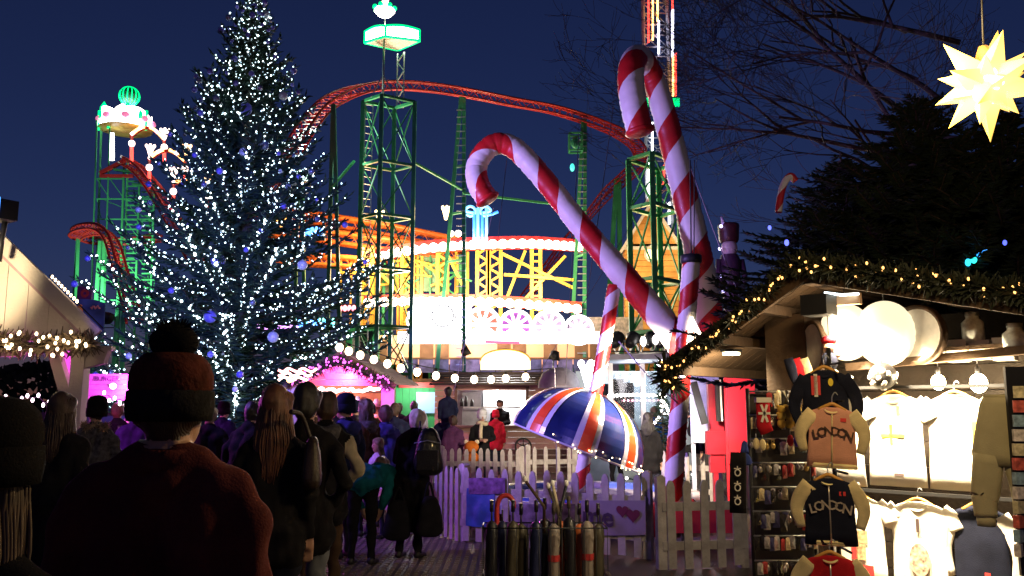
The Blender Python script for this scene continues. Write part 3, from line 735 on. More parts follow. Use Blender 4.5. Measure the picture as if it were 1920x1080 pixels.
# ------------------------------------------------------------------ stage lights on a truss right of the station
def stage_row():
    d = 19.0
    rt = root('lighting_truss', 'long grey lighting truss below the leaning candy cane', 'truss', F_(1200, d))
    for dz in (0, .3): MB().tube([at(1135, 668, d) + V(0, 0, dz), at(1330, 655, d) + V(0, 0, dz)], .04, 6).build('chord', GALV, rt)
    m = MB()
    for k in range(18): 
        a = at(1135 + k * 11, 668 - k * .73, d); b = at(1146 + k * 11, 667 - k * .73, d); m.bar(a + V(0, 0, .3 * (k % 2)), b + V(0, 0, .3 * ((k + 1) % 2)), .03)
    m.build('lacing', GALV, rt, kind='stuff')
    for x in (1140, 1325): MB().tube([at(x, 662, d), F_(x, d)], .06, 6).build('leg', GALV, rt)
    for k, x in enumerate((1155, 1184, 1218, 1240)):
        p = at(x, 640, d - .1); q = root('stage_lamp', ('leftmost', 'second', 'third', 'rightmost')[k] + ' of four black stage lamps on the grey truss', 'stage lamp', p, 'stage lamps on the truss')
        Mx = Matrix.Translation(p) @ Matrix.Rotation(R(-62), 4, 'X') @ Matrix.Rotation(R(20), 4, 'Y')
        MB().lathe([(.02, -.2), (.1, -.18), (.14, .1), (.17, .2), (.13, .2), (.1, .05), (.01, .05)], 12, Mx).build('housing', DARKM, q)
        MB().tube([p + V(-.17, 0, 0), p + V(-.17, 0, -.22), p + V(.17, 0, -.22), p + V(.17, 0, 0)], .018, 5).build('yoke', DARKM, q)
    MB().ball(at(1136, 640, d - .2), .11, 10, 6).build('lit_lamp', W_HOT, label='small lit lamp at the left end of the grey truss', cat='lamp')
    MB().ball(at(1206, 640, d - .25), .09, 10, 6, (.7, 1, 1.2)).build('lit_lamp', W_HOT, label='small lit lamp between the second and third stage lamps', cat='lamp')
    MB().ball(at(1229, 637, d - .25), .09, 10, 6, (.7, 1, 1.2)).build('lit_lamp', W_HOT, label='small lit lamp between the third and rightmost stage lamps', cat='lamp')
stage_row()
# ------------------------------------------------------------------ toy soldier column, seen between cane and fir
def soldier():
    d = 17.0; c = F_(1370, d)
    rt = root('soldier_column', 'purple-lit toy soldier column with tall drum hat between candy cane and fir', 'statue', c)
    z = lambda y: at(1370, y, d).z
    MB().lathe([(.14, 0), (.16, .3), (.15, z(560)), (.2, z(545)), (.22, z(490)), (.17, z(478))], 14, Matrix.Translation(c)).build('body', mat('soldier_coat', (.05, .015, .04), .5), rt)
    MB().ball(V(c.x, c.y, z(466)), .17, 12, 8, (1, 1, 1.15)).build('head', mat('soldier_face', (.55, .4, .4), .5), rt)
    MB().lathe([(.17, z(455)), (.2, z(450)), (.22, z(424)), (.2, z(420)), (.01, z(418))], 14, Matrix.Translation(c)).build('hat', mat('soldier_hat', (.06, .01, .015), .45), rt)
    MB().tube([V(c.x - .12, c.y - .12, z(424)), V(c.x - .17, c.y - .12, z(408))], [.05, .02], 6).build('plume', mat('soldier_plume', (.6, .5, .6), .7), rt)
    for s_ in (-1, 1): MB().tube([V(c.x + s_ * .22, c.y - .03, z(488)), V(c.x + s_ * .27, c.y - .08, z(520)), V(c.x + s_ * .2, c.y - .12, z(548))], [.07, .06, .05], 7).build('arm', MATS['soldier_coat'], rt)
    for y, x in ((428, -.2), (470, -.24), (520, -.24), (548, -.2), (560, -.05)): MB().ball(V(c.x + x, c.y - .2, z(y)), .035, 6, 5).build('fairy_bulb', emit('soldier_bulb', (.5, .45, 1.0), 4), rt)
soldier()
# ------------------------------------------------------------------ trees
NEEDLE = mat('needles', (.016, .045, .026), .7, var=.5, vscale=2.5)
BARK = mat('bark', (.06, .045, .035), .9, 0, .6, 25, var=.4, vscale=5)
def conifer(name, label, base, H, Rf, z0, step, per, sprays, up=.25, seed=1, needle=None, spray_len=.3, droop=0.0):
    rg = random.Random(seed)
    rt = root(name, label, 'tree', base)
    MB().tube([base + V(0, 0, z) for z in (0, H * .3, H * .6, H * .85, H)], [H * .017, H * .013, H * .008, H * .004, .01], 9).build('trunk', BARK, rt)
    br = MB(); nd = MB(); lines = []
    z = z0
    while z < H * .985:
        n = per + rg.choice((-1, 0, 1)); a0 = rg.random() * 6.28
        for k in range(n):
            a = a0 + 2 * math.pi * k / n + rg.uniform(-.3, .3); L = Rf(z) * rg.choice((rg.uniform(.5, .8), rg.uniform(.8, 1.16), rg.uniform(.8, 1.16)))
            zz = z + rg.uniform(-step * .5, step * .5); p0 = base + V(0, 0, zz); d = V(math.cos(a), math.sin(a), 0)
            f = zz / H
            pts = [p0, p0 + d * L * .35 + V(0, 0, L * (up * .2 - droop * .05)), p0 + d * L * .7 + V(0, 0, L * (up * .5 - droop * .3)), p0 + d * L + V(0, 0, L * (up * (1.0 + f) - droop * .5))]
            sp = smooth_path(pts, 4); br.tube(sp, [max(.008, .022 * L ** .5 * (1 - i / len(sp))) for i in range(len(sp))], 4, cap=False)
            lines.append((sp, L, d))
            side = V(-d.y, d.x, 0); ns = max(8, int(sprays * L))
            for j in range(ns):
                t = .12 + .88 * (j + rg.random()) / ns; fi = t * (len(sp) - 1); i = min(int(fi), len(sp) - 2); q = sp[i].lerp(sp[i + 1], fi - i)
                ax = (sp[i + 1] - sp[i]).normalized(); s_ = rg.choice((-1, 1))
                dirn = (ax * rg.uniform(.35, 1.0) + side * s_ * rg.uniform(.3, 1.1) + V(0, 0, rg.uniform(-.35, .3))).normalized()
                ln = spray_len * rg.uniform(.6, 1.5) * (1.15 - .55 * t) * min(1.0, .55 + L * .25)
                w = dirn.cross(V(rg.uniform(-.3, .3), rg.uniform(-.3, .3), 1)).normalized() * ln * rg.uniform(.09, .17); e = q + dirn * ln; m_ = q + dirn * ln * .45; h = V(0, 0, ln * .06)
                nd.add([q, m_ + w - h, e, m_ - w - h, m_ + h], [(0, 1, 4), (1, 2, 4), (2, 3, 4), (3, 0, 4)])
        z += step * (0.55 + .45 * (1 - z / H))
    crown = nd.build('crown', needle or NEEDLE, rt); br.build('branches', BARK, crown)
    return rt, lines
XB = V(at(452, 540, 25).x, 25.0, 0); XH = at(468, -14, 25).z
XR = lambda z: max(.2, min(4.1, .2 + (XH - z) * .345 + max(0, 6.0 - z) * .2))
xt, xl = conifer('christmas_tree', 'towering Christmas tree covered in white lights and blue baubles', XB, XH, XR, 0.9, .36, 9, 30, .24, 5, spray_len=.4)
# fairy lights wound along the branches
BUL = emit('fairy_bulb_white', (.72, .95, 1.0), 6.5)
bpos = []
for sp, L, d in xl:
    nb = max(2, int(L * rnd.uniform(4.6, 9.5)))
    if rnd.random() < .14: continue
    for j in range(nb):
        t = .18 + .8 * (j + rnd.uniform(.1, .9)) / nb; fi = t * (len(sp) - 1); i = min(int(fi), len(sp) - 2)
        bpos.append(sp[i].lerp(sp[i + 1], fi - i) + V(rnd.uniform(-.07, .07), rnd.uniform(-.1, .0), rnd.uniform(.0, .1)))
for k in range(90):
    z = XH - 4.5 * (k + rnd.random()) / 90; a = rnd.random() * 6.28; bpos.append(XB + V(math.cos(a) * .16, math.sin(a) * .16, z))
bpos.sort(key=lambda p: p.y)
fl = root('fairy_light_string', 'string of white fairy lights wound through the towering Christmas tree', 'fairy lights', XB)
bme = [MB().ball((0, 0, 0), r, 6, 4, (1, 1, 1.15)).mesh('bulb', BUL) for r in (.02, .028, .036)]
for p in bpos[:300]: obj('bulb', rnd.choice(bme), fl, T(p))
m = MB()
for p in bpos[300:]:
    m.mi = 0 if rnd.random() < .55 else 1
    m.octa(p, rnd.choice((rnd.uniform(.015, .026), rnd.uniform(.015, .026), rnd.uniform(.026, .042))))
m.build('bulb_mass', [BUL, emit('fairy_bulb_dim', (.6, .85, 1.0), 1.6)], fl, kind='stuff')
# baubles
BAUB = [mat('violet_bauble', (.2, .17, .7), .3, .15, var=.1, coat=.6), mat('silver_bauble', (.7, .7, .78), .35, .1, var=.1, coat=.4), mat('clear_bauble', (.3, .34, .5), .12, .6, var=.2, coat=.8)]
def bauble(p, r, m, lab, grp):
    o = MB().ball((0, 0, 0), r, 14, 9).build('bauble', m, M=T(p), label=lab, cat='bauble', group=grp)
    MB().tube([p + V(0, 0, r * .96), p + V(0, 0, r * 1.2)], r * .18, 6).build('cap', GALV, o)
tips = [(sp[-1], L) for sp, L, d in xl if d.y < .35]
rnd.shuffle(tips)
for p, L in tips[:104]:
    k = rnd.choices((0, 1, 2), (6, 1, 3))[0]
    bauble(p + V(0, -.12, -.16), rnd.uniform(.05, .1), BAUB[k], ('small glossy violet bauble hanging in the Christmas tree', 'small silver bauble hanging in the Christmas tree', 'small mirrored bauble hanging in the Christmas tree')[k], ('violet tree baubles', 'silver tree baubles', 'mirrored tree baubles')[k])
for i, (x, y, r, k, lab) in enumerate(((531, 180, .13, 1, 'pale silver bauble at the upper right edge of the Christmas tree'), (499, 28, .12, 1, 'pale silver bauble near the tip of the Christmas tree'), (460, 204, .2, 0, 'large violet bauble high on the middle of the Christmas tree'), (494, 272, .17, 2, 'large mirrored bauble on the upper right of the Christmas tree'), (457, 285, .13, 1, 'pale bluish bauble above the middle of the Christmas tree'),
        (409, 489, .2, 0, 'large violet bauble left of the middle of the Christmas tree'), (394, 594, .17, 0, 'large violet bauble low on the left of the Christmas tree'), (567, 497, .14, 1, 'pale silver bauble on the right flank of the Christmas tree'), (512, 632, .15, 1, 'pale blue bauble low on the right of the Christmas tree'), (440, 110, .1, 0, 'violet bauble just left of the upper trunk of the Christmas tree'))):
    t = at(x, y, 25); rr = XR(t.z) * .62; bauble(at(x, y, 25 - rr), r, BAUB[k], lab, None)

# ------------------------------------------------------------------ dark firs behind the stall and the bare tree
DKN = mat('dark_needles', (.018, .032, .018), .8, var=.4, vscale=3)
f1, l1 = conifer('fir_tree', 'dark fir tree just behind the souvenir stall roof, right of the candy cane', V(at(1590, 540, 8.8).x, 8.8, 0), at(1575, 275, 8.6).z, lambda z: max(.08, min(1.6, (at(1575, 275, 8.6).z - z) * 1.0 + .06)), 1.9, .12, 11, 150, .12, 21, DKN, .14, .35)
f2, l2_ = conifer('fir_tree', 'taller dark fir tree below the glowing paper star', V(at(1740, 540, 8.2).x, 8.2, 0), at(1740, 175, 8.2).z, lambda z: max(.1, min(1.9, (at(1740, 175, 8.2).z - z) * .95 + .08)), 1.9, .12, 11, 150, .12, 22, DKN, .14, .35)
f3, l3_ = conifer('fir_tree', 'dark fir tree at the right edge of the picture', V(at(1905, 540, 7.6).x, 7.6, 0), at(1900, 200, 7.6).z, lambda z: max(.1, min(1.9, (at(1900, 200, 7.6).z - z) * .95 + .08)), 1.9, .13, 11, 130, .12, 23, DKN, .14, .35)
for i, (x, y, d, r, c, lab) in enumerate(((1815, 492, 6.6, .022, (.1, .7, 1), 'turquoise bulb'), (1826, 486, 6.6, .024, (.1, 1, .9), 'green bulb'), (1838, 478, 6.6, .026, (.1, .5, 1), 'blue bulb'), (1846, 470, 6.6, .02, (.15, .5, 1), 'small blue bulb'), (1884, 455, 6.6, .016, (.2, .25, 1), 'violet bulb'), (1475, 455, 7.2, .02, (.25, .3, 1), 'pale blue bulb'), (1443, 427, 7.5, .016, (.25, .3, 1), 'tiny blue bulb'))):
    p = at(x, y, d); o = root('coloured_bulb', lab + ' glowing among the dark fir branches', 'bulb', p, 'coloured bulbs in the firs')
    MB().ball(p, r, 8, 6, (1, 1, 1.4)).build('glass', emit('cbulb%d' % i, tuple(v ** 1.5 for v in c), 1.6), o); MB().tube([p + V(0, 0, r * 1.2), p + V(0, 0, r * 2.2)], r * .4, 6).build('socket', DARKM, o)
def stripy_ornament():
    rt = root('striped_ornament', 'small red and white hooked ornament poking out of the dark fir', 'ornament', at(1468, 395, 7.6))
    path = smooth_path([at(1460, 398, 7.6), at(1463, 372, 7.6), at(1470, 345, 7.6), at(1482, 330, 7.6), at(1492, 340, 7.6)], 8)
    MB().tube(path, .032, 16, twist=.34, mats=lambda k, i: 0 if k < 8 else 1).build('cane', [mat('orn_red', (.5, .02, .03), .4), mat('orn_white', (.7, .68, .8), .4)], rt)
stripy_ornament()
# bare deciduous tree
def bare_tree():
    rg = random.Random(8); b = V(at(1790, 540, 14).x, 14.0, 0)
    rt = root('bare_tree', 'leafless tree spreading thin dark branches across the upper right sky', 'tree', b)
    TW = mat('bare_bark', (.05, .035, .03), .9, var=.3)
    tr = MB(); tw = MB()
    def grow(p, d, L, r, lvl):
        n = 4; pts = [p]; q = p.copy(); dd = d.copy()
        for i in range(n):
            dd = (dd + V(rg.uniform(-.22, .22), rg.uniform(-.15, .15), rg.uniform(-.16, .2))).normalized(); q = q + dd * L / n; pts.append(q.copy())
        (tr if lvl < 3 else tw).tube(pts, [max(.004, r * (1 - .55 * i / n)) for i in range(n + 1)], 6 if lvl < 3 else 3, cap=False)
        if lvl >= 7: return
        kids = (3 if lvl < 2 else rg.choice((2, 3)))
        for k in range(kids):
            t = rg.uniform(.4, 1.0); i = min(n - 1, int(t * n)); s0 = pts[i].lerp(pts[i + 1], t * n - i)
            ax = (pts[i + 1] - pts[i]).normalized()
            nd_ = (ax + V(rg.uniform(-.9, .9), rg.uniform(-.5, .5), rg.uniform(-.55, .75))).normalized()
            grow(s0, nd_, L * rg.uniform(.6, .82), r * .5, lvl + 1)
    grow(b, V(-.03, 0, 1), 4.4, .16, 0)
    for (x, y, d2, L, r) in ((1760, 300, 14, 2.7, .06), (1770, 330, 14, 2.9, .055), (1750, 240, 14, 2.6, .06), (1800, 260, 14, 3.0, .05), (1780, 200, 14, 2.6, .05), (1720, 150, 14, 2.0, .04), (1700, 60, 14.5, 1.9, .035), (1800, 80, 13.5, 2.6, .05)):
        grow(at(x, y, d2), V(rg.uniform(-1, -.7), rg.uniform(-.3, .3), rg.uniform(.1, .6)).normalized(), L, r, 1)
    tr.build('trunk', TW, rt); tw.build('crown', TW, rt)
bare_tree()
# dark tree line, added to mask the pale horizon sky
def mask_trees():
    rg = random.Random(90); m = MB()
    for k in range(7000):
        x = rg.uniform(-95, 95); h = 6.5 + 2.2 * noise.noise(V(x * .09, 3, 0)) + 1.2 * noise.noise(V(x * .4, 7, 0)); z = h * (1 - rg.random() ** 2.2); y = 112 + rg.uniform(-3, 3); s_ = rg.uniform(.35, .9)
        d = V(rg.gauss(0, 1), rg.gauss(0, .4), rg.gauss(0, 1)).normalized() * s_; e = d.cross(V(0, 1, 0)) * .7
        m.add([V(x, y, z) - d, V(x, y, z) + e, V(x, y, z) + d, V(x, y, z) - e], [(0, 1, 2, 3)])
    o = m.build('mask_treeline', mat('far_foliage', (.012, .016, .012), .9), kind='stuff'); o['label'] = 'dark tree line added to mask the pale horizon behind the fairground'; o['category'] = 'trees'
mask_trees()
# ------------------------------------------------------------------ white gabled hut at the left
WHITEW = wood('white_painted_wood', (.62, .55, .46), (.72, .64, .54), 2.0, .55)
FAIRY_W = emit('fairy_bulb_warm', (1.0, .74, .42), 8)
GARL = mat('garland_needles', (.035, .05, .028), .8, var=.5, vscale=12)
def garland(name, label, pts, r, n_spr, n_bulb, bulb, grp=None, br=.012, seed=3, colour=None, spr=.09, parts=True):
    rg = random.Random(seed); P = smooth_path(pts, 6)
    rt = root(name, label, 'garland', P[0], grp)
    m = MB(); L = len(P) - 1
    for j in range(n_spr):
        t = rg.random() * L; i = min(int(t), L - 1); q = P[i].lerp(P[i + 1], t - i)
        d = V(rg.gauss(0, 1), rg.gauss(0, 1), rg.gauss(0, 1)).normalized(); q = q + d * rg.random() * r * .6; ln = spr * rg.uniform(.6, 1.4)
        w = d.cross(V(rg.gauss(0, 1), rg.gauss(0, 1), rg.gauss(0, 1))).normalized() * ln * .13; e = q + d * ln
        m.add([q - w, q + w, e + w * .3, e - w * .3], [(0, 1, 2, 3)])
    g_ = m.build('foliage', colour or GARL, rt)
    MB().tube(P, r * .12, 5).build('core', BARK, rt)
    me = MB().ball((0, 0, 0), br, 6, 4, (1, 1, 1.3)).mesh('bulb', bulb)
    for j in range(n_bulb):
        t = (j + rg.random()) / n_bulb * L; i = min(int(t), L - 1); q = P[i].lerp(P[i + 1], t - i)
        obj('bulb', me, rt, T(q + V(rg.uniform(-r, r) * .7, -r * rg.uniform(.5, 1.0), rg.uniform(-r, r) * .8)))
    return rt
def white_hut():
    d = 9.6; e = at(186, 636, d)                      # eave corner
    sl = (at(0, 452, d) - e); sl = sl / abs(sl.x)      # roof slope per metre towards the left
    apex = e + sl * 2.35; x0 = e.x - 2.35
    rt = root('white_hut', 'white gabled market hut with timber posts and braces at the left edge', 'hut', V(x0, d + 1, 0))
    # gable boards
    y = d
    n = 18
    zlow = at(60, 640, d).z
    for k in range(n):
        xa = x0 - 2.2 + (4.45) * k / n; xb = x0 - 2.2 + 4.45 * (k + 1) / n
        za = apex.z - abs(xa - x0) * sl.z / 1.0 - .06; zb = apex.z - abs(xb - x0) * sl.z - .06
        if max(za, zb) < zlow: continue
        MB().prism([(xa + .003, zlow), (xb - .003, zlow), (xb - .003, max(zb, zlow)), (xa + .003, max(za, zlow))], 0, .03, Matrix.Translation((0, y, 0))).build('gable_board', WHITEW, rt)
    for s_ in (-1, 1):
        a = V(x0, y, apex.z); b = V(x0 + s_ * 2.36, y, e.z)
        MB().bar(a + V(0, -.1, .03), b + V(0, -.1, .03), .05, .16).build('barge_board', WHITEW, rt)
        MB().bar(a + V(0, -.03, -.1), b + V(0, -.03, -.1), .09, .05).build('trim', mat('pinkish_trim', (.45, .3, .32), .6), rt)
        bk = V(-1.95, 3.0, 0); u_ = V(0, 0, .13); m = MB()
        m.add([a + u_ + V(0, -.08, 0), b + u_ + V(0, -.08, 0), b + bk + u_, a + bk + u_, a + u_ * .6 + V(0, -.08, 0), b + u_ * .6 + V(0, -.08, 0), b + bk + u_ * .6, a + bk + u_ * .6], [(0, 1, 2, 3), (7, 6, 5, 4), (0, 4, 5, 1), (1, 5, 6, 2), (2, 6, 7, 3)])
        m.build('roof', mat('white_hut_roof', (.07, .07, .1), .6), rt)
    px = at(148, 700, d).x; zt = e.z - .03
    MB().box((px, d + .02, zt / 2), (.15, .15, zt)).build('post', WHITEW, rt)
    MB().bar(V(px - .06, d + .02, at(150, 770, d).z), V(at(95, 648, d).x, d + .02, at(95, 640, d).z), .1, .12).build('brace', WHITEW, rt)
    MB().box((x0 - 1.0, d + .02, zlow - .02), (4.4, .1, .14)).build('tie_beam', WHITEW, rt)
    MB().box((px - .95, d + 1.6, zt / 2), (.14, .14, zt)).build('post', WHITEW, rt)
    # little board hanging at the left
    MB().box(at(10, 652, d - .12), (.38, .03, .2)).build('hanging_board', WHITEW, rt)
    MB().prism([(0, 0), (.22, .06), (.26, .2), (.3, .2), (.3, .25), (0, .25)], -.05, .05, Matrix.Translation((px + .06, d + .02, zt - .3))).build('eave_bracket', WHITEW, rt)
    gy = d - .16
    garland('lit_garland', 'thick garland with warm bulbs across the white hut gable', [V(x0 - 1.6, gy, zlow + .05), V(x0 - .2, gy, zlow), V(x0 + .8, gy, zlow + .05), V(x0 + 1.6, gy, zlow - .05), V(e.x + .02, gy, e.z - .06)], .16, 2600, 95, FAIRY_W, br=.017, colour=mat('frosted_garland', (.16, .12, .08), .8, var=.5, vscale=10), spr=.1)
    rg = random.Random(4); fr = root('roof_light_string', 'string of warm bulbs along the white hut roof edge', 'string lights', e)
    me = MB().ball((0, 0, 0), .015, 6, 5, (1, 1, 1.4)).mesh('bulb', FAIRY_W)
    for k in range(9): obj('bulb', me, fr, T(V(x0, y, apex.z).lerp(e, .74 + .016 * k) + V(.04, -.02, .14)))
    MB().tube([V(x0, y, apex.z).lerp(e, .72) + V(.04, 0, .12), e + V(.04, 0, .12)], .008, 5).build('wire', DARKM, fr)
    # counter, shelf and bar things
    ct = root('bar_counter', 'dark bar counter lit magenta inside the white hut', 'counter', V(x0, d + 2.6, 0))
    MB().box((x0 - .2, d + 2.6, 1.02), (4.2, .5, .06)).build('top', mat('counter_top', (.12, .1, .16), .4), ct)
    for k in range(14): MB().box((x0 - 2.1 + k * .3, d + 2.4, .5), (.29, .03, .98)).build('plank', mat('counter_front', (.15, .1, .2), .6), ct)
    rg = random.Random(6)
    cols = [mat('bottle_%d' % i, c, .25, var=.2) for i, c in enumerate(((.5, .45, .4), (.5, .42, .1), (.12, .2, .4), (.3, .28, .35), (.4, .3, .2), (.06, .05, .08)))]
    ads = ('grey', 'yellow', 'blue', 'silver', 'brown', 'black')
    for k in range(12):
        i = k % 6; x = x0 - .4 + k * .17 + rg.uniform(-.02, .02); h = rg.uniform(.22, .36); p = V(x, d + 2.55, 1.055)
        b = root('bottle', '%s bottle on the bar counter of the white hut' % ads[i], 'bottle', p, '%s bottles on the bar' % ads[i])
        MB().lathe([(.001, 0), (.06, 0), (.065, h * .55), (.03, h * .72), (.025, h)], 10, Matrix.Translation(p)).build('body', cols[i], b)
        MB().lathe([(.028, h), (.028, h + .03), (.001, h + .03)], 8, Matrix.Translation(p)).build('cap', DARKM, b)
    fs = root('bar_light_string', 'string of small bulbs hanging above the bar of the white hut', 'string lights', V(x0, d + 2.2, 1.5))
    me = MB().ball((0, 0, 0), .022, 6, 5, (1, 1, 1.4)).mesh('bulb', emit('fairy_bulb_pinkwhite', (1, .75, .85), 7))
    pts = [V(x0 - 1.3 + k * .075, d + 2.2, 1.74 + .05 * math.sin(k * .9) - .03 * (k % 3)) for k in range(48)]
    for p in pts: obj('bulb', me, fs, T(p + V(0, 0, rg.uniform(-.06, .06))))
    MB().tube(pts, .006, 4).build('wire', DARKM, fs)
    # back wall of the hut
    for k in range(4): MB().box((x0 - .9, d + 3.25, .15 + .26 * k), (4.5, .04, .255)).build('back_board', mat('hut_back', (.07, .05, .09), .8), rt)
    lamp('SPOT', 'gable_fill', V(x0 + 1.2, d - 1.6, 2.7), 150, (1, .78, .48), .12, V(x0 + .7, d, 3.25), 74, .5)  # added spot without a fixture, washing the gable from the front
    lamp('POINT', 'magenta_light', V(px - .6, d + .4, 1.75), 60, (1, .06, .9), .08)
    lamp('POINT', 'magenta_light', V(x0 + .2, d + 1.2, 1.75), 70, (.85, .1, 1), .08)
    return d, x0, px
hut_d, hut_x0, hut_px = white_hut()
# big floodlight on the white hut roof that throws violet light over the fence and canes
def hut_flood():
    p = at(6, 396, 9.2)
    rt = root('square_floodlight', 'square black floodlight with blue glowing rim on the white hut roof', 'floodlight', p)
    q = Matrix.Rotation(R(-35), 3, 'Z')
    MB().box(p, (.26, .2, .22), q).build('housing', DARKM, rt)
    fr = MB()
    for dx, dz, sx, sz in ((0, .115, .27, .015), (0, -.115, .27, .015), (.135, 0, .015, .23), (-.135, 0, .015, .23)): fr.box(p + q @ V(dx, -.105, dz), (sx, .012, sz), q)
    fr.build('glowing_rim', BLUEL, rt)
    MB().box(p + q @ V(0, -.104, 0), (.22, .01, .18), q).build('lens', emit('violet_lens', (.3, .25, 1), .35), rt)
    MB().tube([p + V(0, .05, -.1), p + V(-.02, .05, -.3), p + V(-.05, .08, -.55)], .03, 6).build('bracket', DARKM, rt)
    lamp('SPOT', 'violet_beam', p + V(.3, -.2, .05), 2300, (.42, .31, 1.0), .12, at(1130, 520, 11.5), 62, .7, rt)
    lamp('SPOT', 'violet_beam', p + V(.25, -.25, -.1), 560, (.32, .18, 1.0), .12, ground(1000, 1000), 48, .6, rt)
    lamp('SPOT', 'blue_beam', p + V(.2, .2, 0), 7000, (.14, .18, 1.0), .2, at(420, 560, 23), 46, .7, rt)
hut_flood()
# wooden menu sign right of the post
sg = root('menu_sign', 'magenta-lit wooden sign reading BURGER behind the white hut post', 'sign', at(203, 730, 14))
for k in range(5): MB().box(at(198, 706 + k * 10, 14 + .01 * (k % 2)), (1.0 - .03 * (k % 3), .04, .082)).build('board', wood('sign_wood', (.4, .25, .35), (.55, .35, .5)), sg)
tm = text_mesh('BURGER', .11, .003); tm.materials.append(mat('sign_letters', (.08, .03, .1), .6)); obj('lettering', tm, sg, Matrix.Translation(at(200, 711, 13.96)) @ Matrix.Rotation(R(90), 4, 'X'))
for s_ in (-1, 1): MB().box((at(198, 700, 14.05).x + s_ * .4, 14.06, 1.0), (.06, .06, 2.0)).build('post', WHITEW, sg)
MB().ball(at(212, 724, 13.8), .05, 10, 6).build('lamp', emit('magenta_bulb', (1, .5, .9), 9), sg)
lamp('POINT', 'magenta_light', at(214, 724, 13.7), 60, (1, .08, .95), .06)
# pink-lit shack with boards behind, left of the tree
sh = root('pink_shack', 'low dark stall with magenta lights between white hut and Christmas tree', 'stall', V(at(250, 540, 18).x, 18, 0))
for k in range(6): MB().box((at(250, 540, 18).x - .2, 18, .13 + k * .25), (3.4, .05, .245)).build('plank', mat('shack_plank', (.1, .06, .12), .7), sh)
MB().bar(V(at(120, 540, 17.6).x, 17.9, 1.55), V(at(400, 540, 17.6).x, 17.9, 1.55), .5, .06).build('roof', DARKM, sh)
for k, (x, y) in enumerate(((235, 722), (240, 732), (238, 742), (225, 750))): MB().ball(at(x, y, 17.3), .045, 8, 5).build('lamp', emit('magenta_fairy', (1, .25, .9), 6), sh)

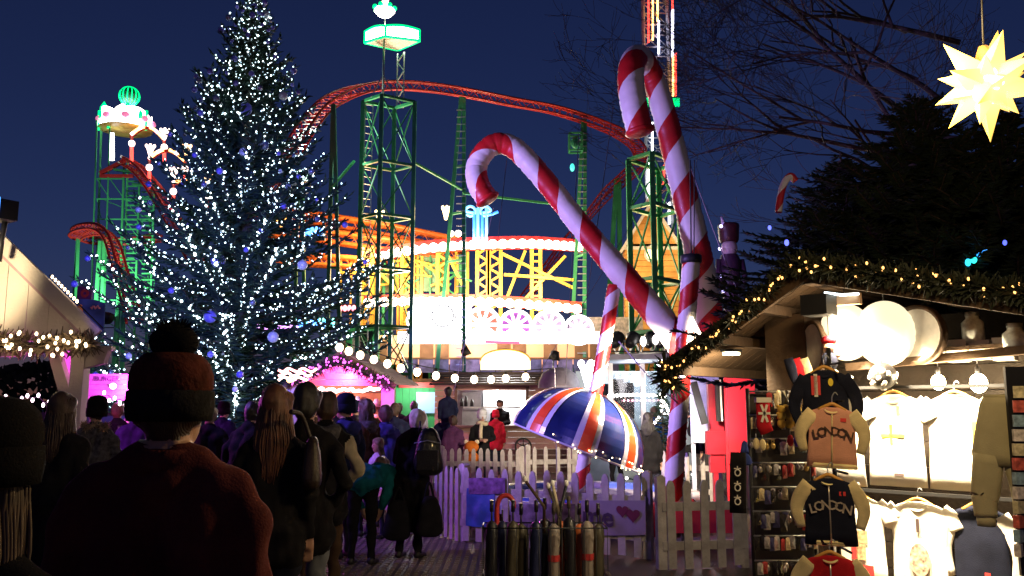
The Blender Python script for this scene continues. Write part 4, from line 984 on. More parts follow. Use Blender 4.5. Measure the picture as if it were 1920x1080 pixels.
# ------------------------------------------------------------------ pink-lit hut right of the tree
def pink_hut():
    d = 20.0; rt = root('pink_hut', 'timber market hut glowing magenta inside, right of the Christmas tree', 'hut', F_(640, d))
    e = at(742, 722, d); ap = at(640, 660, d); x0 = ap.x; hw = e.x - x0
    dep = 2.2; fx = V(-.45, 1, 0).normalized()   # hut runs back to the left
    RB = wood('roof_board', (.28, .22, .28), (.42, .36, .42), 3)
    for s_ in (-1, 1):
        b = V(x0 + s_ * hw, d, e.z); a = V(x0, d, ap.z)
        for k in range(6):
            t0, t1 = k / 6, (k + 1) / 6
            p = a.lerp(b, t0); q = a.lerp(b, t1 - .01)
            up = V(0, 0, .03 + .012 * (k % 2))
            w_ = V(.38, 1.0, .0) * 1.1
            MB().add([p + up, q + up, q + w_ + up, p + w_ + up, p, q, q + w_, p + w_], [(0, 1, 2, 3), (7, 6, 5, 4), (0, 4, 5, 1), (1, 5, 6, 2), (2, 6, 7, 3), (3, 7, 4, 0)]).build('roof_board', RB, rt)
        MB().bar(a + V(0, -.06, -.05), b + V(0, -.06, -.05), .06, .14).build('barge_board', wood('dark_timber', (.09, .05, .04), (.16, .1, .07)), rt)
    WALL = wood('warm_timber', (.32, .14, .07), (.48, .24, .12), 2)
    for k in range(11):
        z = .12 + .22 * k; MB().box((x0 - .1, d + 1.4, z), (hw * 2 - .2, .05, .215)).build('wall_plank', WALL, rt)
    for k in range(5):
        za = e.z + (ap.z - e.z) * k / 5; zb = e.z + (ap.z - e.z) * (k + 1) / 5; w0 = hw * (1 - k / 5) - .1; w1 = max(.02, hw * (1 - (k + 1) / 5) - .1)
        MB().prism([(-w0, za), (w0, za), (w1, zb - .01), (-w1, zb - .01)], 0, .04, Matrix.Translation((x0, d + .55, 0))).build('gable_plank', WALL, rt)
    for s_ in (-1, 1): MB().box((x0 + s_ * (hw - .18), d + .05, e.z / 2), (.3, .14, e.z)).build('post', mat('pale_post', (.6, .5, .6), .6), rt)
    MB().box((x0, d + .4, 1.0), (hw * 1.7, .5, .06)).build('counter', MATS['dark_timber'], rt)
    for k in range(10): MB().box((x0 - hw * .8 + k * hw * .178, d + .2, .5), (hw * .17, .03, .98)).build('front_plank', WALL, rt)
    for k in range(3): MB().box((x0 - .1, d + 1.25, 1.3 + k * .34), (hw * 1.7, .25, .03)).build('shelf', MATS['dark_timber'], rt)
    rg = random.Random(9)
    garland('lit_garland', 'garland full of magenta lights under the pink hut gable', [V(x0 - hw + .1, d - .12, e.z + .02), V(x0 - hw * .4, d - .12, e.z + (ap.z - e.z) * .48), V(x0, d - .12, ap.z - .25), V(x0 + hw * .5, d - .12, e.z + (ap.z - e.z) * .34), V(x0 + hw - .15, d - .12, e.z - .02)], .16, 1500, 70, emit('magenta_bulb2', (1, .12, .9), 2.5), br=.019, seed=5, spr=.12)
    fs = root('tube_light_row', 'row of white-pink lights across the pink hut front', 'strip light', V(x0, d, e.z))
    for k in range(22):
        x = x0 - hw * .75 + k * hw * .068; MB().ball(V(x, d - .02, at(640, 731, d).z + rg.uniform(-.04, .04)), .05, 8, 5, (1.5, 1, .8)).build('lamp_segment', emit('pinkwhite_tube', (1, .62, .55), 5), fs)
    lamp('POINT', 'magenta_light', V(x0 + .1, d + .2, e.z + .25), 180, (1, .08, .9), .1)
    lamp('POINT', 'pink_light', V(x0 - .2, d + .6, e.z - .2), 60, (1, .45, .4), .1)
    lamp('POINT', 'magenta_light', V(x0 + hw - .25, d - .5, e.z - .12), 16, (1, .05, .95), .05)
    # goods on the shelves
    for k in range(18):
        p = V(x0 - hw * .75 + (k % 9) * hw * .18, d + 1.2, 1.315 + .34 * (k // 9)); h = rg.uniform(.12, .24)
        MB().lathe([(.001, 0), (.07, 0), (.08, h * .6), (.04, h)], 8, Matrix.Translation(p)).build('jar', mat('jar_%d' % (k % 4), ((.6, .5, .4), (.5, .15, .1), (.3, .35, .5), (.6, .45, .2))[k % 4], .4), label='small %s jar on the shelves of the pink hut' % ('cream', 'red', 'blue', 'amber')[k % 4], cat='jar', group='%s jars in the pink hut' % ('cream', 'red', 'blue', 'amber')[k % 4])
    # red and white neon
    ns = root('neon_sign', 'red and white glowing neon scrawl low in the Christmas tree', 'neon sign', at(558, 702, 19))
    for j in range(3):
        pts = [at(522 + k * 9, 694 + j * 8 + 3.5 * math.sin(k * 2.1 + j), 19) for k in range(9 - j)]
        MB().tube(smooth_path(pts, 4), .03, 6).build('neon_tube', emit('neon_redwhite%d' % j, (1, .35 + .15 * j, .32 + .1 * j), 4), ns)
    MB().ball(at(543, 712, 19), .07, 8, 6).build('lamp', AMBER, ns)
pink_hut()
# ------------------------------------------------------------------ festoon bulbs
def festoon(name, label, pts, d, bulb, r, n, mesh_pts=8):
    P = smooth_path([at(x, y, dd) for x, y, dd in pts], mesh_pts)
    rt = root(name, label, 'string lights', P[0])
    MB().tube([p + V(0, 0, r * 1.9) for p in P], .012, 4).build('wire', DARKM, rt)
    L = len(P) - 1
    for k in range(n):
        t = L * (k + .5) / n; i = min(int(t), L - 1); p = P[i].lerp(P[i + 1], t - i)
        b = MB().ball(p, r, 12, 8, (1, 1, 1.15)).build('bulb', bulb, rt); MB().tube([p + V(0, 0, r), p + V(0, 0, r * 1.9)], r * .45, 6).build('socket', DARKM, b)
    return rt
FEST = emit('festoon_bulb', (1.0, .74, .45), 9)
festoon('festoon_lights', 'row of round warm bulbs strung across the food hut front', [(628, 648, 19.2), (664, 662, 19.3), (714, 678, 19.4), (766, 694, 19.5), (835, 707, 20.2), (906, 712, 20.6), (965, 708, 20.8), (1055, 702, 21)], 20, FEST, .085, 14)
# ------------------------------------------------------------------ food hut
def food_hut():
    d = 21.6; rt = root('food_hut', 'timber food hut with dark roof, open hatch and glowing oval sign', 'hut', F_(940, d))
    xl, xr = at(818, 540, d).x, at(1075, 540, d).x; xo, xp = at(857, 540, d).x, at(988, 540, d).x
    PK = wood('pink_timber', (.34, .2, .15), (.48, .3, .24), 2.5); DK = MATS['dark_timber']
    zt = at(900, 721, d).z; zo0 = at(900, 797, d).z; zo1 = at(900, 728, d).z
    n = 15; h = zt / n
    for k in range(n):
        z = h * (k + .5)
        if zo0 < z < zo1:
            MB().box(((xl + xo) / 2, d, z), (xo - xl, .05, h - .012)).build('plank', PK, rt); MB().box(((xp + xr) / 2, d, z), (xr - xp, .05, h - .012)).build('plank', PK, rt)
        else: MB().box(((xl + xr) / 2, d, z), (xr - xl, .05, h - .012)).build('plank', PK if z > .55 else DK, rt)
    for x in (xo, xp): MB().box((x, d - .03, (zo0 + zo1) / 2), (.07, .08, zo1 - zo0 + .1)).build('hatch_frame', DK, rt)
    MB().box(((xo + xp) / 2, d - .03, zo1 + .03), (xp - xo + .1, .08, .07)).build('hatch_frame', DK, rt)
    MB().box(((xo + xp) / 2 + .1, d - .12, zo0 - .03), (xp - xo + .3, .34, .05)).build('counter', DK, rt)
    MB().box(((xo + xp) / 2 + .1, d - .12, (zo0 + zo1) / 2 - .02), (xp - xo - .2, .2, .03)).build('shelf', GALV, rt)
    # roof: sloping front of dark boards
    zr = at(900, 700, d).z
    for k in range(5):
        za = zt - .02 + (zr - zt + .05) * k / 5; zb = zt - .02 + (zr - zt + .05) * (k + 1) / 5 - .008
        ya = d - .3 + .12 * k; yb = ya + .12
        m = MB(); x0, x1 = xl - .12 + .05 * k, xr + .1 - .05 * k
        m.add([(x0, ya, za), (x1, ya, za), (x1, yb, zb), (x0, yb, zb), (x0, ya + .04, za), (x1, ya + .04, za), (x1, yb + .04, zb), (x0, yb + .04, zb)], [(0, 1, 2, 3), (7, 6, 5, 4), (0, 4, 5, 1), (2, 6, 7, 3)])
        m.build('roof_board', mat('hut_roof_board', (.05, .035, .04), .7), rt)
    MB().box(((xl + xr) / 2, d + 1.2, zr + .02), (xr - xl, 1.9, .05)).build('roof', mat('hut_roof_board', (.05, .035, .04), .7), rt)
    # white kitchen inside
    MB().box(((xo + xp) / 2, d + 1.7, 1.5), (xp - xo + .5, .05, 2.0)).build('kitchen_wall', mat('white_tiles', (.75, .76, .78), .3), rt)
    MB().box((xo + .35, d + 1.3, 1.35), (.5, .6, 1.3)).build('grey_cabinet', mat('steel_cabinet', (.3, .3, .36), .35, .5), rt)
    MB().box((xo + .85, d + 1.35, 1.6), (.42, .4, 1.0)).build('fridge', mat('pale_fridge', (.62, .64, .68), .3), rt)
    lamp('POINT', 'kitchen_light', V((xo + xp) / 2 + .3, d + 1.0, zo1 - .02), 75, (1, .97, .95), .15)
    lt = MB().box(((xo + xp) / 2 + .2, d + 1.3, zo1 + .02), (1.0, .12, .04)).build('tube_lamp', W_HOT, rt)
    # glowing oval sign
    sgn = root('oval_sign', 'glowing cream half-oval sign on the food hut roof', 'sign', at(948, 695, d - .2))
    xa, xb = at(902, 690, d).x, at(994, 690, d).x; c = (xa + xb) / 2; w = (xb - xa) / 2; z0 = at(948, 694, d).z; z1 = at(948, 657, d).z
    poly = [(-w, z0), (w, z0), (w, z0 + .22)] + [(w * math.cos(t), z0 + .22 + (z1 - z0 - .22) * math.sin(t)) for t in [math.pi * k / 16 for k in range(1, 16)]] + [(-w, z0 + .22)]
    MB().prism(poly, 0, .14, Matrix.Translation((c, d - .32, 0))).build('light_box', emit('cream_sign', (1.0, .86, .45), 1.5), sgn)
    MB().tube([V(c + x, d - .33, z) for x, z in poly[2:]], .02, 5).build('rim', YELLOW, sgn)
    lamp('POINT', 'sign_light', V(c, d - .7, z0 + .15), 14, (1, .85, .4), .2)
    # cart wheel on the front
    wh = root('cart_wheel', 'dark spoked cart wheel leaning on the food hut front', 'wheel', at(981, 856, d - .3))
    p = at(981, 837, d - .35); Mx = Matrix.Translation(p) @ Matrix.Rotation(R(90), 4, 'X')
    MB().lathe([(.17, .02), (.215, .02), (.215, -.02), (.17, -.02), (.17, .02)], 24, Mx, smooth=False).build('rim', DARKM, wh)
    MB().lathe([(.001, .03), (.04, .03), (.04, -.03)], 10, Mx).build('hub', DARKM, wh)
    for k in range(6):
        a = R(60 * k + 30); MB().bar(p, p + V(math.cos(a) * .18, 0, math.sin(a) * .18), .025).build('spoke', DARKM, wh)
    for k, (x, hh) in enumerate(((866, .2), (874, .26), (885, .18))): 
        q = V(at(x, 760, d).x, d - .1, (zo0 + zo1) / 2 + .005); MB().lathe([(.001, 0), (.045, 0), (.04, hh * .7), (.02, hh)], 8, Matrix.Translation(q)).build('sauce_bottle', DARKM, label=('short dark sauce bottle', 'tall dark sauce bottle', 'squat dark sauce bottle')[k] + ' on the food hut shelf', cat='bottle')
    return d
food_d = food_hut()
# stage spot on pole beside oval sign
sp_ = root('pole_spotlight', 'small black spotlight on a pole left of the glowing oval sign', 'spotlight', at(868, 692, 21.3))
MB().tube([at(868, 695, 21.3), at(869, 665, 21.3)], .015, 6).build('pole', GALV, sp_); MB().lathe([(.02, -.12), (.09, -.1), (.13, .1), (.001, .06)], 10, Matrix.Translation(at(873, 659, 21.3)) @ Matrix.Rotation(R(60), 4, 'Y')).build('housing', DARKM, sp_)
sp_ = root('pole_spotlight', 'small black spotlight hanging right of the glowing oval sign', 'spotlight', at(1040, 690, 21.3))
MB().tube([at(1036, 700, 21.3), at(1038, 675, 21.3)], .015, 6).build('pole', GALV, sp_); MB().lathe([(.02, -.12), (.1, -.1), (.15, .12), (.001, .08)], 10, Matrix.Translation(at(1040, 666, 21.3)) @ Matrix.Rotation(R(190), 4, 'Y')).build('housing', DARKM, sp_)
# rounded canvas hood right of the hut
hd = MB(); hd.lathe([(.45, 0), (.44, .16), (.36, .32), (.2, .42), (.01, .45)], 16, Matrix.Translation(at(1048, 728, 18.5)))
hd.build('canvas_hood', mat('hood_canvas', (.3, .26, .3), .6, var=.3), label='rounded grey canvas hood behind the union jack umbrella', cat='canopy')
# green-lit stall gap behind the silhouettes
gs = root('green_booth', 'green painted booth between pink hut and food hut', 'booth', F_(790, 25))
for k in range(7): MB().box((at(752 + k * 12.5, 540, 25).x, 25, 1.15), (.19, .05, 2.3)).build('plank', mat('green_booth_plank', (.05, .3, .1), .6, var=.3, vscale=2), gs)
MB().box(at(790, 722, 24.9), (1.3, .08, .16)).build('red_lintel', mat('red_lintel', (.4, .03, .03), .5), gs)
MB().box(at(800, 755, 24.9), (.6, .04, .6)).build('pale_window', emit('pale_blue_window', (.3, .42, .7), .5), gs)
lamp('POINT', 'booth_light', at(775, 728, 24.2), 50, (.8, 1, .85), .1)

# ------------------------------------------------------------------ glass kiosk, small tree, red and blue panels right of the umbrella
def kiosk():
    d = 17.5; rt = root('glass_kiosk', 'brightly lit kiosk with glass front and white posts behind the umbrella', 'kiosk', F_(1205, d))
    for x in (1142, 1201, 1262): MB().box((at(x, 540, d).x, d, 1.25), (.09, .09, 2.5)).build('post', mat('white_post', (.8, .8, .84), .4), rt)
    z1 = at(1205, 690, d).z
    MB().bar(at(1130, 672, d) + V(0, .6, 0), at(1340, 668, d) + V(0, .6, 0), 1.9, .1).build('roof', mat('kiosk_roof', (.16, .15, .18), .6), rt)
    MB().box((at(1205, 540, d).x, d + 1.4, 1.2), (2.6, .05, 2.4)).build('back_wall', mat('kiosk_back', (.4, .45, .5), .5, var=.4, vscale=1.5), rt)
    gl = mat('kiosk_glass', (.8, .85, .9), .05, trans=.95)
    for xa, xb in ((1146, 1197), (1206, 1258)): MB().box((at((xa + xb) / 2, 540, d).x, d, 1.5), ((xb - xa) * d / FPX, .012, 1.6)).build('pane', gl, rt)
    for x, hh in ((1163, .9), (1182, .75), (1140, .7)):
        MB().box((at(x, 540, d).x, d + .6, 1.75), (.22, .1, hh)).build('hanging_coat', mat('dark_coat', (.02, .02, .028), .9), rt)
    lamp('POINT', 'kiosk_light', V(at(1200, 540, d).x, d + .7, 2.2), 60, (.85, .95, 1.0), .15)
    for k in range(15):
        p = at(1142 + k * 7.5, 740 + .3 * abs(k - 7), d - .2); MB().ball(p, .035, 8, 5).build('lamp_segment', W_HOT, rt)
    for k in range(10):
        p = at(1170 + k * 8, 751, d - .15); MB().ball(p, .02, 6, 5).build('lamp_segment', emit('pink_tiny', (1, .45, .6), 4), rt)
    for x, y, lab in ((1113, 715, 'left'), (1262, 715, 'right')):
        torch('torch_lamp', ('white frilly torch lamp on top of the union jack umbrella side', 'white frilly torch lamp beside the right striped pole')[lab == 'right'], at(x - 10, y + 12, 14.5), .55, emit('white_torch', (1, .95, 1), 7), .15, None)
    t2, l2 = conifer('christmas_tree', 'small Christmas tree with white bulbs behind the right striped pole', V(at(1237, 540, 16.3).x, 16.3, 0), at(1237, 735, 16.3).z, lambda z: max(.05, (at(1237, 735, 16.3).z - z) * .38), .25, .12, 8, 30, .1, 31, spray_len=.2)
    fs = root('fairy_light_string', 'white bulbs scattered over the small Christmas tree', 'fairy lights', V(at(1237, 540, 16).x, 16, 0))
    rg = random.Random(12); me = MB().ball((0, 0, 0), .026, 6, 5).mesh('bulb', W_HOT)
    for k in range(44): 
        sp, L, dd = rg.choice(l2); obj('bulb', me, fs, T(sp[-1] + V(0, -.08, 0)))
kiosk()
def panels():
    d = 13.2
    for x, w, m, lab, dd in ((1316, 50, mat('pale_blue_panel', (.62, .66, .85), .4), 'pale blue panel right of the striped pole', 13.6), (1381, 52, mat('scarlet_panel', (.75, .03, .05), .45, var=.08), 'flat scarlet board under the stall eave', 12.6)):
        rt = root('ride_board', lab, 'board', F_(x, dd)); z0 = at(x, 870 if x > 1350 else 830, dd).z; z1 = at(x, 708, dd).z + .15
        MB().box((at(x, 540, dd).x, dd, (z0 + z1) / 2), (w * dd / FPX, .06, z1 - z0)).build('panel', m, rt)
        for s_ in (-1, 1): MB().box((at(x + s_ * w * .47, 540, dd).x, dd + .05, z1 / 2), (.06, .05, z1)).build('post', m, rt)
    rt = root('red_gantry', 'dark red ride gantry with two legs and black struts', 'ride frame', F_(1340, 13))
    MB().box(at(1342, 800, 13) , (.22, .12, 1.35)).build('column', mat('gantry_red', (.35, .015, .03), .4), rt)
    for x in (1330, 1358): MB().box((at(x, 540, 13).x, 13, .45), (.07, .1, .9)).build('leg', MATS['gantry_red'], rt)
    MB().box(at(1344, 830, 12.98), (.32, .14, .34)).build('cross_plate', MATS['gantry_red'], rt)
    MB().bar(at(1300, 716, 12.8), at(1322, 795, 12.8), .06, .1).build('strut', DARKM, rt)
    MB().bar(at(1347, 712, 12.8), at(1350, 790, 12.8), .07, .1).build('strut', DARKM, rt)
    MB().bar(at(1350, 712, 12.7), at(1354, 790, 12.7), .02, .02).build('edge_strip', mat('white_edge', (.75, .7, .6), .4), rt)
    lamp('POINT', 'panel_light', at(1375, 735, 12.0), 6, (1, .55, .45), .08)
    lamp('POINT', 'panel_light', at(1320, 770, 12.4), 6, (.85, .9, 1), .08)
panels()
# ------------------------------------------------------------------ candy canes, poles, umbrella ride
C_RED = mat('cane_red', (.46, .012, .012), .42, 0, .35, 7, var=.22, vscale=2.2, coat=.05)
C_WHITE = mat('cane_white', (.68, .62, .56), .48, 0, .35, 7, var=.12, vscale=2.2, coat=.05)
def cane(name, label, pts, rads, pitch, cap=True, n=24, share=.5, end=True, parts=None, step=10):
    P = smooth_path(pts, step); N = len(P); rs = []
    for i in range(N):
        t = i / (N - 1) * (len(rads) - 1); k = min(int(t), len(rads) - 2); rs.append(rads[k] + (rads[k + 1] - rads[k]) * (t - k))
    # inflated seams: slight waist at regular spacing
    rt = root(name, label, 'candy cane', V(P[0].x, P[0].y, 0) if P[0].z < P[-1].z else V(P[0].x, P[0].y, P[0].z - .2))
    q = max(1, int(n * share)); full = []; fr = []
    L = 0
    for i in range(N):
        if i: L += (P[i] - P[i - 1]).length
        full.append(rs[i] * (.86 if 'giant' in name else 1) * (1 - .05 * (1 if (i % 5 == 0) else 0)))
    m = MB(); m.tube(P, full, n, twist=pitch, mats=lambda k, i: 0 if k < q else 1)
    m.build('inflated_tube', [C_RED, C_WHITE], rt)
    if end:
        d = (P[-1] - P[-2]).normalized(); MB().ball(P[-1], rs[-1] * .99, 16, 8, (1, 1, .35), d.to_track_quat('Z', 'Y').to_matrix()).build('end_cap', C_RED, rt)
    return rt, P
c1, P1 = cane('giant_candy_cane', 'upright giant inflatable candy cane with its hook in front of the drop tower', [at(1338, 660, 12.6), at(1330, 590, 12.6), at(1314, 500, 12.6), at(1292, 400, 12.6), at(1268, 300, 12.6), at(1246, 215, 12.6), at(1226, 150, 12.6), at(1209, 117, 12.4), at(1196, 106, 12.0), at(1185, 122, 11.55), at(1183, 160, 11.4), at(1190, 205, 11.35), at(1200, 246, 11.35)],
              [.24, .245, .245, .24, .23, .22, .205, .2, .205, .215, .22, .22, .215], 1.0, share=.46)
c2, P2 = cane('giant_candy_cane', 'long giant inflatable candy cane leaning left with a hooked end', [at(1300, 690, 11.6), at(1272, 640, 11.7), at(1215, 570, 11.8), at(1150, 495, 11.9), at(1090, 425, 12), at(1035, 355, 12), at(990, 302, 12), at(958, 274, 12), at(928, 270, 12), at(904, 290, 12), at(893, 318, 12), at(898, 348, 11.9), at(914, 374, 11.9)],
              [.245, .24, .225, .215, .2, .19, .19, .19, .185, .18, .18, .185, .19, .19], 1.0, share=.46)
p1, Q1 = cane('striped_pole', 'slim red and white striped pole through the top of the union jack umbrella', [at(1086, 925, 11.9), at(1104, 810, 11.9), at(1122, 710, 11.9), at(1138, 620, 11.9), at(1152, 535, 11.9)], [.105, .105, .1, .1, .1], .55, end=False)
p2, Q2 = cane('striped_pole', 'thick red and white striped pole beside the souvenir stall eave', [at(1260, 955, 10.9), at(1266, 860, 10.9), at(1274, 760, 10.9), at(1283, 650, 10.9), at(1291, 560, 10.9), at(1296, 492, 10.9)], [.125, .125, .12, .12, .12, .118], .62, end=False)
MB().lathe([(.125, 0), (.14, .02), (.14, .1), (.1, .12), (.001, .12)], 14, Matrix.Translation(at(1296, 494, 10.9))).build('pole_cap', DARKM, p2)
rp = root('lamp_cluster', 'pair of glowing cone lamps on the thick striped pole', 'lamp', at(1302, 640, 10.75))
CONE = emit('cone_lamp', (1.0, .86, .62), 6)
MB().lathe([(.012, .33), (.03, .2), (.06, .0), (.001, -.01)], 10, Matrix.Translation(at(1295, 655, 10.75))).build('cone', CONE, rp)
MB().lathe([(.012, .33), (.03, .2), (.06, .0), (.001, -.01)], 10, Matrix.Translation(at(1313, 640, 10.75)) @ Matrix.Rotation(R(-18), 4, 'Y')).build('cone', CONE, rp)
lamp('SPOT', 'ride_light', at(1250, 655, 10.9), 900, (1, .84, .58), .12, V(at(1080, 540, 14).x, 14.6, .5), 105, .5, rp)
lamp('SPOT', 'ride_light', at(1300, 668, 10.6), 120, (1, .84, .58), .1, V(at(1330, 540, 14).x, 14.2, .4), 90, .5, rp)
# ropes and rigging
ROPE = mat('rope', (.3, .27, .27), .8); ROPED = mat('dark_rope', (.03, .03, .035), .7)
for a, b, m_, lab, w in (((1290, 300, 12.6), (1400, 590, 10.5), ROPE, 'pale guy rope falling right from the upright candy cane', .016), ((1085, 250, 12), (1060, 720, 12), ROPED, 'dark bungee cord hanging left of the leaning cane', .012), ((1150, 200, 12.4), (1100, 560, 12), ROPED, 'dark bungee cord beside the hook of the upright cane', .012),
                         ((1160, 640, 11), (1275, 760, 10.8), ROPE, 'taut pale rope from lighting truss to striped pole', .02), ((950, 300, 12), (920, 560, 12), ROPED, 'thin cord hanging from the hook of the leaning cane', .01), ((925, 390, 12), (850, 740, 12.5), ROPE, 'pale cord running down from the hook end to the crowd', .01),
                         ((1294, 300, 11), (1296, 490, 10.9), ROPED, 'dark rope above the cap of the thick striped pole', .02), ((1302, 300, 11), (1301, 490, 10.9), ROPED, 'second dark rope above the cap of the thick striped pole', .015), ((1040, 690, 12), (1045, 920, 12), ROPE, 'thin pale rope beside the umbrella rim', .012), ((1225, 350, 12.6), (1010, 700, 12.4), ROPED, 'thin stay crossing behind the leaning cane', .008), ((1240, 600, 12), (960, 280, 12.3), ROPED, 'cord lying along the back of the leaning cane', .008)):
    A, B = at(*a), at(*b); MB().tube([A, A.lerp(B, .5) + V(0, 0, -.05), B], w * .5, 5).build('rigging_rope', m_, label=lab, cat='rope')
# umbrella: dome of navy gores with red and white ribs, tilted
def umbrella():
    c = at(1080, 838, 12.0); tilt = Matrix.Rotation(R(21), 4, 'Y') @ Matrix.Rotation(R(0.5), 4, 'X'); M_ = Matrix.Translation(c) @ tilt
    rt = root('union_jack_umbrella', 'big tilted umbrella canopy in navy with red and white ribs', 'umbrella', V(c.x, c.y, .3))
    NAVY = mat('umbrella_navy', (.008, .014, .075), .28, 0, .1, 8, var=.2, coat=.35); URED = mat('umbrella_red', (.62, .06, .015), .3, 0, .1, 8, var=.12, coat=.35); UWH = mat('umbrella_white', (.45, .43, .5), .32, 0, .1, 8, var=.08, coat=.35)
    prof = []; Rr, Hh = .93, .80
    for k in range(13):
        t = math.pi / 2 * k / 12; prof.append((Rr * math.sin(t) ** .92 + .002, Hh * math.cos(t)))
    pat = [0] * 10 + [2] * 2 + [1] * 4 + [2] * 2     # per gore: navy, white, red, white
    names = ('navy_gore', 'red_rib', 'white_edge'); ms = (NAVY, URED, UWH); n = 18 * 8
    # each gore and each stripe is a panel of its own
    for gk in range(8):
        for s0, s1, kind in ((0, 10, 0), (10, 12, 2), (12, 16, 1), (16, 18, 2)):
            a0 = 2 * math.pi * (gk * 18 + s0) / n + .2; a1 = 2 * math.pi * (gk * 18 + s1) / n + .2
            m = MB(); off = .012 if kind == 1 else (.006 if kind == 2 else 0)
            pr = []
            for (r, z) in prof:
                bulge = 1.0 - (.0 if kind else .0); pr.append((r * bulge + off, z + off))
            cols = s1 - s0
            for i in range(len(pr) - 1):
                for k in range(cols):
                    q = []
                    for (rr, zz), kk in ((pr[i], k), (pr[i], k + 1), (pr[i + 1], k + 1), (pr[i + 1], k)):
                        a = a0 + (a1 - a0) * kk / cols; sag = 1 - .05 * math.sin(math.pi * kk / cols) * (kind == 0) * (rr / Rr)
                        q.append(M_ @ V(rr * sag * math.cos(a), rr * sag * math.sin(a), zz * (1 - .02 * (kind == 0))))
                    m.add(q, [(3, 2, 1, 0)], True)
            m.build(names[kind], ms[kind], rt)
    rim = [M_ @ V((Rr + .01) * math.cos(2 * math.pi * k / 64), (Rr + .01) * math.sin(2 * math.pi * k / 64), 0) for k in range(65)]
    MB().tube(rim, .014, 6, cap=False).build('rim', UWH, rt)
    top = M_ @ V(0, 0, Hh)
    MB().ball(top, .09, 12, 6, (1, 1, .5)).build('top_cap', URED, rt)
    # fairy bulbs along the lower right rim
    fs = root('rim_light_string', 'tiny warm lights along the lower rim of the union jack umbrella', 'fairy lights', rim[40])
    rg = random.Random(3); me = MB().ball((0, 0, 0), .008, 6, 4).mesh('bulb', emit('rim_bulb', (1, .75, .4), 8))
    for k in range(36):
        a = R(rg.uniform(235, 350)); obj('bulb', me, fs, T(M_ @ V((Rr + .03) * math.cos(a), (Rr + .03) * math.sin(a), rg.uniform(-.03, .09))))
    return rt
umbrella()
# trampoline platform under it
def platform():
    c = V(at(1090, 540, 12.4).x, 12.4, 0); rt = root('ride_platform', 'round ride platform with red, blue and white padded edge', 'ride platform', c)
    for r0, r1, z, k_, nm in ((1.5, 1.7, .42, 0, 'red_pad'), (1.2, 1.5, .45, 1, 'blue_pad'), (0, 1.2, .42, 2, 'deck')):
        m_ = (mat('pad_red', (.5, .02, .04), .35), mat('pad_blue', (.06, .1, .4), .35), mat('deck_grey', (.25, .22, .26), .6))[k_]
        if k_ < 2:
            for s_ in range(10):
                a0 = 2 * math.pi * s_ / 10 + .01; a1 = 2 * math.pi * (s_ + 1) / 10 - .01
                m = MB(); m.lathe([(r0, z - .14), (r0, z - .02), (r0 + .04, z), (r1 - .04, z), (r1, z - .03), (r1, z - .16)], 5, Matrix.Translation(c), a0=a0, a1=a1); m.build(nm, (m_ if (s_ + k_) % 3 else mat('pad_white', (.35, .3, .34), .45)), rt)
        else: MB().lathe([(.001, z - .05), (1.2, z - .05)], 32, Matrix.Translation(c)).build(nm, m_, rt)
    MB().lathe([(1.66, 0.02), (1.66, z - .1)], 40, Matrix.Translation(c)).build('skirt', mat('skirt_dark', (.12, .03, .05), .6), rt)
platform()
# ------------------------------------------------------------------ white picket fence
PAINT = wood('fence_paint', (.3, .26, .25), (.56, .51, .49), 7.0, .5)
PK_ME = {}
def picket_mesh(h, w, t=.022):
    key = (h, w)
    if key not in PK_ME:
        m = MB(); m.prism([(-w / 2, 0), (w / 2, 0), (w / 2, h - .07), (w * .36, h - .03), (w * .16, h - .006), (-w * .16, h - .006), (-w * .36, h - .03), (-w / 2, h - .07)], -t / 2, t / 2); PK_ME[key] = m.mesh('picket', PAINT)
    return PK_ME[key]
def fence(label, a, b, h=.86, w=.072, gap=.055, z0=.03, post_a=True, post_b=True, flip=1, tilt=.0):
    a = Vector(a); b = Vector(b); a.z = b.z = 0; d = (b - a); L = d.length; d.normalize(); rz = math.atan2(d.y, d.x)
    rt = root('picket_fence', label, 'fence', a, 'white picket fence round the ride')
    nrm = V(-d.y, d.x, 0) * flip
    for z in (.24, .62): MB().bar(a + nrm * .024 + V(0, 0, z), b + nrm * .024 + V(0, 0, z), .022, .085).build('rail', PAINT, rt)
    n = max(1, int(L / (w + gap)))
    for k in range(n):
        p = a + d * (L * (k + .5) / n); dz = rnd.uniform(-.012, .012)
        obj('picket', picket_mesh(h, w), rt, T(p + V(0, 0, z0 + dz), rz + rnd.uniform(-.03, .03)) @ Matrix.Rotation(rnd.uniform(-.012, .012), 4, 'Y'))
    for on, p in ((post_a, a), (post_b, b)):
        if on: MB().prism([(-.045, 0), (.045, 0), (.045, h + .05), (0, h + .075), (-.045, h + .05)], -.04, .04, T(p + nrm * .07, rz)).build('post', PAINT, rt)
gA = [ground(610, 968), ground(735, 985), ground(862, 1018), ground(1212, 1052)]
fence('violet-lit picket fence run behind the crowd at the ride', gA[0], gA[1])
fence('violet-lit picket fence run between backpack woman and umbrella rack', gA[1], gA[2])
fence('long picket fence run behind the umbrella rack', gA[2], gA[3], w=.085, gap=.085)
fence('short picket fence run beside the souvenir stall', ground(1246, 1072), ground(1400, 1066), w=.085, gap=.085)
lp = V(at(830, 540, 15.4).x, 15.4, 0); rp_ = V(at(1030, 540, 15.6).x, 15.6, 0)
fence('warm-lit inner picket fence in front of the scarfed onlookers', lp, V(at(977, 540, 15.2).x, 15.2, 0), gap=.05, flip=1)
fence('short blue-lit picket fence piece behind the umbrella', V(at(990, 540, 15.8).x, 15.8, 0), V(at(1075, 540, 16).x, 16, 0), gap=.12)
fence('warm-lit inner picket fence behind the thick striped pole', V(at(1200, 540, 14.6).x, 14.6, 0), V(at(1392, 540, 13.9).x, 13.9, 0), gap=.06)
